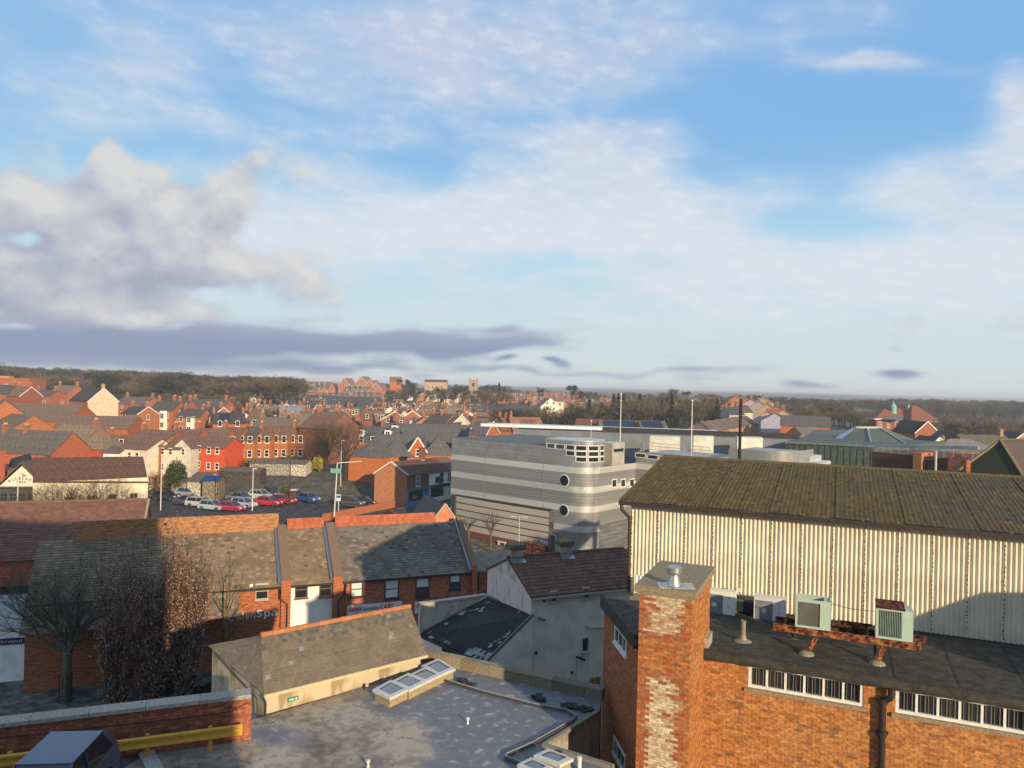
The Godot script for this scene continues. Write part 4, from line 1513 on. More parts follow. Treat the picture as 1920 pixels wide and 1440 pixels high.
# ================================================================ white house,lean-to and stained wall
func white_house() -> void:
	var C := PD(996,1117,40.0)
	var ye := C.y
	var x := Vector3(0.914,0,-0.405)
	var z := Vector3(0.405,0,0.914)
	var wlen := 7.6
	var dep := 6.1
	var t := thing("rendered_house","cream rendered house with a brown pantile roof and two squat chimneys","house",Vector3(C.x,0,C.z) + x * 3.0 - z * 3.0)
	var org := t.position
	var P := func(s: float,w: float,y: float) -> Vector3: return Vector3(C.x,y,C.z) + x * s - z * w
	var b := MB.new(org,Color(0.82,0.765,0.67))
	b.wall(P.call(0,0,0),P.call(wlen,0,0),0,ye)
	b.wall(P.call(wlen,0,0),P.call(wlen,dep,0),0,ye)
	b.wall(P.call(wlen,dep,0),P.call(0,dep,0),0,ye)
	part(t,"wall",b,M.render)
	var R := PP(949,1048,P.call(0,dep / 2,0),z)
	var yr := R.y
	b = MB.new(org,Color(0.66,0.54,0.47))  # darker pinkish render puts the gable's shade into its colour
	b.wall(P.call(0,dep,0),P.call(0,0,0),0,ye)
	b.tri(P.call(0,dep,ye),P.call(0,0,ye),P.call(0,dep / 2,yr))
	part(t,"gable_wall",b,M.stained,"rendered gable with its shade painted pinkish, and rain streaks")
	var r := RandomNumberGenerator.new()
	r.seed = 8
	var pick := func(_i: int,_j: int) -> Color: return Color(0.17,0.09,0.06) * r.randf_range(0.78,1.2)
	b = MB.new(org)
	var ov := 0.22
	var drop := ov * (yr - ye) / (dep / 2)
	tile_courses(b,P.call(-0.08,-ov,ye - drop + 0.06),P.call(wlen + 0.1,-ov,ye - drop + 0.06),P.call(wlen + 0.1,dep / 2,yr + 0.06),P.call(-0.08,dep / 2,yr + 0.06),0.2,0.3,pick,0.03,0.035)
	part(t,"roof_tiles",b,M.fine).set_meta("kind","stuff")
	b = MB.new(org,Color(0.1,0.06,0.045))
	b.slab(P.call(-0.08,-ov,ye - drop + 0.04),P.call(wlen + 0.1,-ov,ye - drop + 0.04),P.call(wlen + 0.1,dep / 2,yr + 0.04),P.call(-0.08,dep / 2,yr + 0.04),0.08)
	b.slab(P.call(wlen + 0.1,dep + ov,ye - drop + 0.04),P.call(-0.08,dep + ov,ye - drop + 0.04),P.call(-0.08,dep / 2,yr + 0.04),P.call(wlen + 0.1,dep / 2,yr + 0.04),0.08)
	part(t,"roof",b,M.fine)
	ridge_tiles(t,P.call(-0.06,dep / 2,yr + 0.08),P.call(wlen,dep / 2,yr + 0.08),0.11,0.45,Color(0.15,0.09,0.055))
	b = MB.new(org,Color(0.48,0.45,0.4))
	b.bar(P.call(0,-ov - 0.03,ye - drop - 0.03),P.call(wlen,-ov - 0.03,ye - drop - 0.03),0.1,0.1)
	part(t,"gutter",b,M.semi)
	for s in [0.42,3.55]:
		var m := MB.new(org,Color(0.44,0.33,0.27))
		var o: Vector3 = P.call(s,dep / 2,0)
		m.obox(o + Vector3(0,yr + 0.18,0),x * 0.36,Vector3(0,0.55,0),z * 0.27)
		var ch := part(t,"chimney",m,M.stained)
		m = MB.new(org,Color(0.19,0.155,0.1))
		m.obox(o + Vector3(0,yr + 0.6,0),x * 0.44,Vector3(0,0.055,0),z * 0.35)
		m.obox(o + Vector3(0,yr + 0.71,0),x * 0.49,Vector3(0,0.055,0),z * 0.4)
		m.obox(o + Vector3(0,yr + 0.79,0),x * 0.45,Vector3(0,0.03,0),z * 0.36)
		part(ch,"oversail",m,M.concrete)
		m = MB.new(org,Color(0.42,0.42,0.43))
		var a0: Vector3 = P.call(s - 0.5,dep / 2 - 0.72,yr - 0.26)
		var sl := (yr - ye) / (dep / 2)
		m.slab(P.call(s - 0.42,dep / 2 - 0.62,yr - 0.62 * sl + 0.13),P.call(s + 0.42,dep / 2 - 0.62,yr - 0.62 * sl + 0.13),P.call(s + 0.42,dep / 2 - 0.2,yr - 0.2 * sl + 0.13),P.call(s - 0.42,dep / 2 - 0.2,yr - 0.2 * sl + 0.13),0.02)
		m.obox(o + Vector3(0,yr + 0.0,0) + z * 0.275,x * 0.4,Vector3(0,0.16,0),z * 0.01)
		part(ch,"lead_apron",m,M.metal)
	var fc := Color(0.6,0.57,0.52)
	for q in [[1037,1118,13,21],[1098,1111,13,20],[1096.5,1208,15,28],[981.5,1248,25,32]]:
		var o := PP(q[0],q[1],C,z) + z * 0.02
		var k := 1423.0 / -o.z
		window(t,o - org,x,z,q[2] / k * 1.08,q[3] / k,1,1,fc,0.07,0.05,true)
	b = MB.new(org,Color(0.46,0.24,0.10))
	var bo := PP(1115,1283,C,z)
	b.obox(bo + z * 0.02,x * 0.3,Vector3(0,0.36,0),z * 0.015)
	part(t,"boarded_window",b,M.wood,"orange plywood board over a window")
	b = MB.new(org,Color(0.56,0.53,0.47))
	var bq := PP(1115,1283,C,z)
	for q in [[0,0.40,0.37,0.04],[0,-0.40,0.37,0.04],[-0.34,0,0.04,0.36],[0.34,0,0.04,0.36]]:
		b.obox(bq + x * q[0] + Vector3(0,q[1],0) + z * 0.025,x * q[2],Vector3(0,q[3],0),z * 0.02)
	part(t,"board_surround",b,M.semi)
	b = MB.new(org,Color(0.58,0.53,0.47))
	var p1 := PP(1096,1171,C,z) + z * 0.08
	var p2 := PP(1102,1176,C,z) + z * 0.08
	var p3 := PP(1140,1175,C,z) + z * 0.08
	b.path([p1,p2,p3],0.05,8)
	part(t,"waste_pipe",b,M.semi)
	for q in [[1020,1127,0.06],[1085,1114,0.08],[1005,1224,0.08],[1072,1261,0.07],[1019,1265,0.05]]:
		b = MB.new(org,Color(0.06,0.055,0.05))
		b.obox(PP(q[0],q[1],C,z) + z * 0.015,x * q[2],Vector3(0,q[2] * 1.1,0),z * 0.015)
		part(t,"air_vent",b,M.semi)
	b = MB.new(org,Color(0.6,0.56,0.5))
	b.obox(PP(946,1254,C,z) + z * 0.06,x * 0.16,Vector3(0,0.1,0),z * 0.07)
	part(t,"boiler_flue",b,M.semi)
	b = MB.new(org,Color(0.5,0.46,0.41))
	b.path([PP(1080,1233,C,z) + z * 0.03,PP(1079,1302,C,z) + z * 0.03],0.02,6)
	part(t,"cable",b,M.semi)
	var cp := PP(1083,1232,C,z)
	var cm := thing("security_camera","black security camera on the cream wall below a small window","camera",cp,atan2(z.x,z.z))
	b = MB.new(Vector3.ZERO,Color(0.035,0.03,0.03))
	b.bar(Vector3(0,0,0.02),Vector3(0.0,0.0,0.22),0.05,0.05)
	b.box(Vector3(-0.04,0,0.02),Vector3(0.14,0.12,0.04))
	part(cm,"bracket",b,M.semi)
	b = MB.new(Vector3.ZERO,Color(0.05,0.045,0.045))
	b.tube(Vector3(-0.02,0.06,0.22),Vector3(0.26,-0.1,0.34),0.075,0.075,10)
	part(cm,"housing",b,M.semi)
	var T := PD(915,1122,45.2)
	var RR := PD(1000,1153,39.97)
	var BB := PD(908,1245,38.9)
	var LL := PD(788,1191,43.2)
	var lt := thing("lean_to","cream lean-to with a black tiled roof flecked with pale lichen","outbuilding",Vector3(BB.x,0,BB.z) + Vector3(-1,0,-3))
	var lo := lt.position
	b = MB.new(lo,Color(0.82,0.765,0.67))
	b.quad(Vector3(LL.x,0,LL.z),Vector3(BB.x,0,BB.z),BB,LL)
	b.quad(Vector3(BB.x,0,BB.z),Vector3(RR.x,0,RR.z),RR,BB)
	b.quad(Vector3(T.x,0,T.z),Vector3(LL.x,0,LL.z),LL,T)
	part(lt,"wall",b,M.render)
	var lz := FastNoiseLite.new()
	lz.seed = 14
	lz.frequency = 0.11
	var lp := func(i: int,j: int) -> Color:
		var n := lz.get_noise_2d(i,j * 1.4)
		if (j < 3 and i > 22 and r.randf() < 0.55) or (n > 0.22 and r.randf() < 0.5):
			return Color(0.3,0.31,0.31) * r.randf_range(0.5,1.2)
		return Color(0.022,0.021,0.021) * r.randf_range(0.7,1.6)
	b = MB.new(lo)
	var n1 := Vector3(0,0.06,0)
	tile_courses(b,LL + n1,BB + n1,RR + n1,T + n1,0.19,0.27,lp,0.03)
	part(lt,"roof_tiles",b,M.fine).set_meta("kind","stuff")
	b = MB.new(lo,Color(0.03,0.03,0.03))
	b.quad(LL,BB,RR,T)
	b.quad(BB,LL,T,RR)
	part(lt,"roof",b,M.felt)
	b = MB.new(lo,Color(0.36,0.36,0.37))
	b.bar(T + Vector3(0,0.14,0),PD(1021,1163,39.7),0.16,0.12)
	part(lt,"lead_flashing",b,M.metal)
	b = MB.new(lo,Color(0.34,0.34,0.34))
	b.bar(LL + Vector3(0,0.1,0),T + Vector3(0,0.1,0),0.14,0.1)
	b.bar(BB + Vector3(0,0.03,0),RR + Vector3(0,0.03,0),0.05,0.14)
	part(lt,"verge",b,M.metal)
	b = MB.new(lo,Color(0.06,0.055,0.05))
	var ex := (BB - LL).normalized()
	var en := Vector3(-ex.z,0,ex.x).normalized()
	b.bar(LL + en * 0.05 - Vector3(0,0.03,0),BB + en * 0.05 - Vector3(0,0.03,0),0.1,0.1)
	part(lt,"gutter",b,M.semi)
	var wo := PP(846,1219,LL,en)
	window(lt,wo - lo + en * 0.02,Vector3(ex.x,0,ex.z).normalized(),en,1.5,0.5,3,1,Color(0.05,0.05,0.05),0.05,0.04,true)
	var W0 := PD(788,1134,43.5)
	var W1 := PD(913,1117,45.6)
	var sw := thing("rendered_wall","grey rendered boundary wall with dark streaks beyond the black roof","wall",Vector3(W0.x,0,W0.z))
	b = MB.new(sw.position,Color(0.55,0.49,0.40))
	var wx := (W1 - W0)
	wx.y = 0
	wx = wx.normalized()
	var wn := Vector3(-wx.z,0,wx.x)
	var wl := W0 - wn * 0.02
	b.prism([Vector3(W0.x,0,W0.z),Vector3(W1.x,0,W1.z),Vector3(W1.x,0,W1.z) - wn * 0.25,Vector3(W0.x,0,W0.z) - wn * 0.25],0,(W0.y + W1.y) / 2)
	part(sw,"wall",b,M.stained)
	b = MB.new(sw.position,Color(0.5,0.46,0.4))
	b.obox((W0 + W1) / 2 + Vector3(0,0.03,0) - wn * 0.12,(W1 - W0) / 2,Vector3(0,0.05,0),wn * 0.18)
	part(sw,"coping",b,M.concrete)
# ================================================================ the row of shops with signs
func shop_row() -> void:
	var ye := 5.6
	var A := PH(640,1087,ye)
	var x := Vector3(0.926,0,-0.378)
	var z := Vector3(0.378,0,0.926)
	var S := func(px: float,py: float) -> float: return (PP(px,py,A,z) - A).dot(x)
	var P := func(s: float,w: float,y: float) -> Vector3: return Vector3(A.x,y,A.z) + x * s - z * w
	var dep := 3.9
	var RP := PP(737,984,P.call(0,dep,0),z)
	var yr := RP.y
	var r := RandomNumberGenerator.new()
	r.seed = 77
	var nz := FastNoiseLite.new()
	nz.seed = 4
	nz.frequency = 0.07
	var units := [
		["tiled_shop_building","brick shop with a broad brown tiled roof behind the bare street trees",-19.5,S.call(527,1090),0.0],
		["white_fronted_shop","narrow shop with a white upper wall between two brick party walls",S.call(545,1090),S.call(624,1084),0.0],
		["cab_office_building","red brick cab office with a dark tiled roof and four black framed windows",S.call(641,1086),S.call(883,1068),0.0]]
	for u in 3:
		var s0: float = units[u][2]
		var s1: float = units[u][3]
		var t := thing(units[u][0],units[u][1],"shop",P.call((s0 + s1) / 2,dep / 2,0))
		var org := t.position
		var brick := Color(0.47,0.175,0.085) if u == 0 else Color(0.46,0.165,0.10)
		var b := MB.new(org,brick if u != 1 else Color(0.82,0.78,0.68))
		b.wall(P.call(s0,0,0),P.call(s1,0,0),2.4 if u == 1 else 0.0,ye)
		part(t,"front_wall",b,M.masonry if u != 1 else M.render)
		b = MB.new(org,brick)
		b.wall(P.call(s1,0,0),P.call(s1,dep * 2,0),0,ye)
		b.wall(P.call(s0,dep * 2,0),P.call(s0,0,0),0,ye)
		b.wall(P.call(s1,dep * 2,0),P.call(s0,dep * 2,0),0,ye)
		b.tri(P.call(s1,0,ye),P.call(s1,dep * 2,ye),P.call(s1,dep,yr - 0.1))
		b.tri(P.call(s0,dep * 2,ye),P.call(s0,0,ye),P.call(s0,dep,yr - 0.1))
		part(t,"side_wall",b,M.masonry)
		if u == 1:
			b = MB.new(org,Color(0.06,0.05,0.045))
			b.wall(P.call(s0,0.3,0),P.call(s1,0.3,0),0,2.4)
			part(t,"shopfront",b,M.glass)
			b = MB.new(org,Color(0.30,0.27,0.22))
			b.obox(P.call((s0 + s1) / 2,-0.15,2.42),x * ((s1 - s0) / 2),Vector3(0,0.12,0),z * 0.3)
			part(t,"canopy",b,M.concrete)
		var pick := func(i: int,j: int) -> Color:
			var n := nz.get_noise_2d(i * 1.3,j * 2.0 + u * 50.0)
			var base := Color(0.235,0.17,0.108) if u < 2 else Color(0.18,0.15,0.12)
			var c := base * (1.0 + n * 0.3) * r.randf_range(0.84,1.14)
			if r.randf() < 0.09:
				c = base * 1.4
			elif r.randf() < 0.04:
				c = base * 0.6
			return c
		b = MB.new(org)
		var sl := (yr - ye) / dep
		tile_courses(b,P.call(s0,-0.22,ye - 0.22 * sl + 0.05),P.call(s1,-0.22,ye - 0.22 * sl + 0.05),P.call(s1,dep,yr + 0.05),P.call(s0,dep,yr + 0.05),0.30,0.235,pick,0.04)
		part(t,"roof_tiles",b,M.fine).set_meta("kind","stuff")
		b = MB.new(org,Color(0.13,0.11,0.09))
		b.quad(P.call(s0,-0.2,ye - 0.2 * sl),P.call(s1,-0.2,ye - 0.2 * sl),P.call(s1,dep,yr),P.call(s0,dep,yr))
		b.quad(P.call(s1,dep * 2 + 0.2,ye - 0.2 * sl),P.call(s0,dep * 2 + 0.2,ye - 0.2 * sl),P.call(s0,dep,yr),P.call(s1,dep,yr))
		part(t,"roof",b,M.felt)
		b = MB.new(org,Color(0.02,0.018,0.018))
		b.bar(P.call(s0,-0.28,ye - 0.17),P.call(s1,-0.28,ye - 0.17),0.12,0.14)
		part(t,"gutter",b,M.semi)
		if u == 0:
			var k := MB.new(org,Color(0.47,0.24,0.12))
			k.obox(P.call((s0 + s1) / 2 + 1,dep + 0.1,yr + 0.62),x * ((s1 - s0) / 2 - 0.9),Vector3(0,0.66,0),z * 0.12)
			part(t,"ridge_wall",k,M.masonry,"plain orange brick wall standing above the ridge")
			k = MB.new(org)
			var se: float = S.call(447,1100)
			tile_courses(k,P.call(s0,-1.9,ye - 1.9 * sl + 0.02),P.call(se,-1.9,ye - 1.9 * sl + 0.02),P.call(se,-0.1,ye - 0.1 * sl + 0.05),P.call(s0,-0.1,ye - 0.1 * sl + 0.05),0.3,0.235,pick,0.04)
			part(t,"porch_tiles",k,M.fine).set_meta("kind","stuff")
		else:
			var k := MB.new(org)
			var tall := 0.75
			tile_courses(k,P.call(s0 + 0.1,dep + 0.02,yr + 0.04),P.call(s1 - (1.7 if u == 2 else 0.1),dep + 0.02,yr + 0.04),P.call(s1 - (1.7 if u == 2 else 0.1),dep + 0.5,yr + tall),P.call(s0 + 0.1,dep + 0.5,yr + tall),0.24,0.4,func(_i,_j): return Color(0.50,0.145,0.065) * r.randf_range(0.8,1.15),0.03,0.05)
			part(t,"pantiles",k,M.fine).set_meta("kind","stuff")
			k = MB.new(org,Color(0.30,0.12,0.07))
			k.quad(P.call(s1 - (1.7 if u == 2 else 0.1),dep + 1.3,yr),P.call(s0,dep + 1.3,yr),P.call(s0,dep + 0.52,yr + tall),P.call(s1 - (1.7 if u == 2 else 0.1),dep + 0.52,yr + tall))
			part(t,"rear_slope",k,M.tiling)
		var wins: Array = [[[491,1108,24,31]],[[565,1105.5,24,32],[610.5,1103,24,31]],[[668.5,1104.5,24,30],[734.5,1104,28,36],[792,1101,27,36],[853,1091.5,22,28]]][u]
		for q in wins:
			var o := PP(q[0],q[1],A,z) + z * 0.02
			var kk := 1423.0 / -o.z
			var w: float = q[2] / kk * 0.98
			var h: float = q[3] / kk
			var win := window(t,o - org,x,z,w,h,1,2,Color(0.05,0.035,0.03) if u == 2 else (Color(0.42,0.34,0.27) if u == 0 else Color(0.16,0.09,0.06)),0.07,0.06,true)
			var bl := MB.new(Vector3.ZERO,Color(0.62,0.63,0.6))
			var full: bool = u == 2 and q[0] < 760
			if u == 2 or u == 0:
				bl.quad(Vector3(-w / 2 + 0.09,0.04,0.016),Vector3(w / 2 - 0.09,0.04,0.016),Vector3(w / 2 - 0.09,h / 2 - 0.09,0.016),Vector3(-w / 2 + 0.09,h / 2 - 0.09,0.016))
				if full:
					bl.quad(Vector3(-w / 2 + 0.09,-h / 2 + 0.09,0.016),Vector3(w / 2 - 0.09,-h / 2 + 0.09,0.016),Vector3(w / 2 - 0.09,-0.04,0.016),Vector3(-w / 2 + 0.09,-0.04,0.016))
				part(win,"blind",bl,M.semi)
			if u == 2:
				var sd := MB.new(Vector3.ZERO,Color(0.22,0.07,0.05))
				sd.box(Vector3(0,h / 2 + 0.09,0.01),Vector3(w + 0.1,0.16,0.03))
				part(win,"lintel",sd,M.masonry)
	var k := 0
	for sp in [[S.call(527,1090),S.call(545,1090)],[S.call(624,1085),S.call(641,1085)],[S.call(883,1068),S.call(892,1068)]]:
		var s0: float = sp[0]
		var s1: float = sp[1]
		var t := thing("party_wall",["brick party wall beside the broad brown roof","brick party wall between the white front and the cab office","brick gable parapet at the end of the cab office"][k],"wall",P.call((s0 + s1) / 2,dep / 2,0),0.0,"party walls of the shop row")
		var org := t.position
		var b := MB.new(org,Color(0.46,0.17,0.08))
		var f := [[-0.35,0.0],[-0.35,ye - 0.55 + 0.45],[-0.35,ye + 0.35],[dep,yr + 0.42],[2 * dep,ye + 0.35],[2 * dep,0.0]]
		for q in [[s0,-1],[s1,1]]:
			var pts := []
			for g in f:
				pts.append(P.call(q[0],g[0],g[1]))
			for m in range(1,5):
				if q[1] > 0:
					b.tri(pts[0],pts[m + 1],pts[m])
					b.tri(pts[0],pts[m],pts[m + 1])
				else:
					b.tri(pts[0],pts[m],pts[m + 1])
		b.wall(P.call(s0,-0.35,0),P.call(s1,-0.35,0),0,ye + 0.35)
		part(t,"wall",b,M.masonry)
		b = MB.new(org,Color(0.20,0.13,0.09))
		b.quad(P.call(s0,-0.35,ye + 0.36),P.call(s1,-0.35,ye + 0.36),P.call(s1,dep,yr + 0.43),P.call(s0,dep,yr + 0.43))
		b.quad(P.call(s1,2 * dep,ye + 0.36),P.call(s0,2 * dep,ye + 0.36),P.call(s0,dep,yr + 0.43),P.call(s1,dep,yr + 0.43))
		part(t,"coping",b,M.fine)
		b = MB.new(org,Color(0.34,0.34,0.36))
		if k < 3:
			b.bar(P.call(s0 - 0.1,-0.3,ye + 0.12),P.call(s0 - 0.1,dep,yr + 0.2),0.24,0.03)
		part(t,"lead_flashing",b,M.metal)
		b = MB.new(org,Color(0.02,0.018,0.018))
		if k < 2:
			b.path([P.call(s0 - 0.1 if k == 0 else s1 + 0.25,-0.3,ye - 0.25),P.call(s0 - 0.1 if k == 0 else s1 + 0.2,-0.3,ye - 0.9),P.call(s0 + 0.4 if k == 0 else s1 - 0.25,-0.42,ye - 1.35),P.call(s0 + 0.4 if k == 0 else s1 - 0.25,-0.42,0.3)],0.05,8)
		else:
			b.path([P.call(s1 + 0.2,-0.1,ye - 0.1),P.call(s1 + 0.2,-0.1,0.3)],0.05,8)
		part(t,"downpipe",b,M.semi)
		k += 1
	var so := PP(702.5,1142,A,z)
	var sg := thing("cab_sign","white cab company sign board with red lettering on the brick front","sign",so + z * 0.05,atan2(z.x,z.z))
	var sw := 4.05
	var sh := 0.86
	var b := MB.new(Vector3.ZERO,Color(0.66,0.66,0.64))
	b.box(Vector3.ZERO,Vector3(sw,sh,0.06))
	part(sg,"board",b,M.semi)
	var red := Color(0.55,0.03,0.05)
	var grey := Color(0.12,0.12,0.13)
	var zf := Vector3(0,0,0.032)
	lettering(sg,"HAWK",Vector3(-1.42,0.13,0) + zf,Vector3.RIGHT,Vector3.BACK,0.34,0.98,red,0.12)
	lettering(sg,"EXPRESS",Vector3(-0.28,0.08,0) + zf,Vector3.RIGHT,Vector3.BACK,0.23,1.12,grey,0.12)
	lettering(sg,"CABS",Vector3(0.88,0.14,0) + zf,Vector3.RIGHT,Vector3.BACK,0.36,0.98,red,0.12)
	lettering(sg,"IPSWICH",Vector3(-1.02,-0.26,0) + zf,Vector3.RIGHT,Vector3.BACK,0.21,1.2,grey,0.25)
	lettering(sg,"222222",Vector3(0.5,-0.26,0) + zf,Vector3.RIGHT,Vector3.BACK,0.21,1.35,red,0.25)
	b = MB.new(Vector3.ZERO,Color(0.33,0.45,0.58))
	b.quad(Vector3(1.45,-0.12,0.036),Vector3(1.72,-0.2,0.036),Vector3(1.9,-0.02,0.036),Vector3(1.62,0.1,0.036))
	b.tri(Vector3(1.62,0.1,0.037),Vector3(1.9,-0.02,0.037),Vector3(1.86,0.24,0.037))
	part(sg,"emblem",b,M.semi)
	so = PP(800,1137,A,z)
	sg = thing("cab_sign","second cab sign board partly hidden behind the rendered wall","sign",so + z * 0.05,atan2(z.x,z.z))
	b = MB.new(Vector3.ZERO,Color(0.66,0.66,0.64))
	b.box(Vector3(1.1,0,0),Vector3(4.05,0.86,0.06))
	part(sg,"board",b,M.semi)
	lettering(sg,"HAWK",Vector3(-0.32,0.13,0) + zf,Vector3.RIGHT,Vector3.BACK,0.34,0.98,red,0.12)
	so = PP(474,1153,A,z)
	sg = thing("salon_sign","white letters of the salon name on the shaded brick front","sign",so + z * 0.06,atan2(z.x,z.z))
	var wt := Color(0.75,0.72,0.68)
	lettering(sg,"AJ",Vector3(-1.62,-0.1,0),Vector3.RIGHT,Vector3.BACK,0.5,0.72,wt,0.0,"Droid Sans",400)
	lettering(sg,"Men",Vector3(-0.45,0.0,0),Vector3.RIGHT,Vector3.BACK,0.5,1.2,wt,0.0,"Droid Sans",400)
	lettering(sg,"Spa",Vector3(0.93,0.0,0),Vector3.RIGHT,Vector3.BACK,0.66,1.35,wt,0.0,"Droid Sans",700)
	var al := thing("alarm_box","small white alarm box on the brick wall above the salon letters","alarm",PP(471,1099,A,z) + z * 0.05,atan2(z.x,z.z))
	b = MB.new(Vector3.ZERO,Color(0.7,0.68,0.6))
	b.box(Vector3.ZERO,Vector3(0.22,0.34,0.09))
	b.box(Vector3(0,-0.2,0),Vector3(0.14,0.06,0.07))
	part(al,"case",b,M.semi)
	for q in [[792,1121],[814,1119],[837,1117.5],[859,1116]]:
		var lo := PP(q[0],q[1],A,z)
		var lp := thing("sign_lamp","small black swan-neck lamp above the second cab sign","lamp",lo,atan2(z.x,z.z),"swan-neck lamps over the cab sign")
		b = MB.new(Vector3.ZERO,Color(0.03,0.03,0.03))
		b.path([Vector3(0,-0.1,0.02),Vector3(0,0.08,0.14),Vector3(0,0.02,0.3)],0.022,6)
		b.tube(Vector3(0,0.04,0.3),Vector3(0,-0.07,0.34),0.04,0.09,8)
		part(lp,"arm",b,M.semi)
	var g := thing("orange_gable_wing","small orange rendered gable with pale coping beyond the cab office roof","building",P.call(S.call(822,960),dep + 4.0,0))
	b = MB.new(g.position,Color(0.52,0.20,0.11))
	var gc := PP(835,945,P.call(0,dep + 1.5,0),z)
	var gl := PP(806,984,P.call(0,dep + 1.5,0),z)
	var gr := PP(861,984,P.call(0,dep + 1.5,0),z)
	b.tri(gl,gr,gc)
	b.wall(gl,gr,0,gl.y)
	b.quad(gr,gr - z * 5.0,gc - z * 5.0,gc)
	b.wall(gr,gr - z * 5.0,0,gr.y)
	part(g,"wall",b,M.render)
	b = MB.new(g.position,Color(0.09,0.09,0.1))
	b.slab(gl - z * 6.0,gl + z * 0.02,gc + z * 0.02,gc - z * 6.0,0.08)
	part(g,"roof",b,M.felt)
	b = MB.new(g.position,Color(0.6,0.5,0.42))
	b.bar(gc + Vector3(0,0.04,0),gr + Vector3(0,0.04,0),0.2,0.1)
	b.bar(gl + Vector3(0,0.04,0),gc + Vector3(0,0.04,0),0.2,0.1)
	part(g,"coping",b,M.concrete)
	var lw := thing("low_brick_wing","low flat-topped brick wing beside the cab office gable","building",P.call(S.call(910,1090),1.5,0))
	b = MB.new(lw.position,Color(0.34,0.12,0.07))
	var l0: float = S.call(893,1075)
	b.prism([P.call(l0,0.6,0),P.call(l0 + 5.0,0.6,0),P.call(l0 + 5.0,5.0,0),P.call(l0,5.0,0)],0,5.2,false)
	part(lw,"wall",b,M.masonry)
	b = MB.new(lw.position,Color(0.22,0.2,0.15))
	b.prism([P.call(l0 - 0.1,0.5,0),P.call(l0 + 5.1,0.5,0),P.call(l0 + 5.1,7.0,0),P.call(l0 - 0.1,7.0,0)],5.2,5.32)
	part(lw,"roof",b,M.felt)
	b = MB.new(lw.position,Color(0.6,0.56,0.5))
	b.obox(P.call(l0 + 1.6,0.55,3.2),x * 1.5,Vector3(0,0.18,0),z * 0.05)
	part(lw,"fascia_board",b,M.semi)
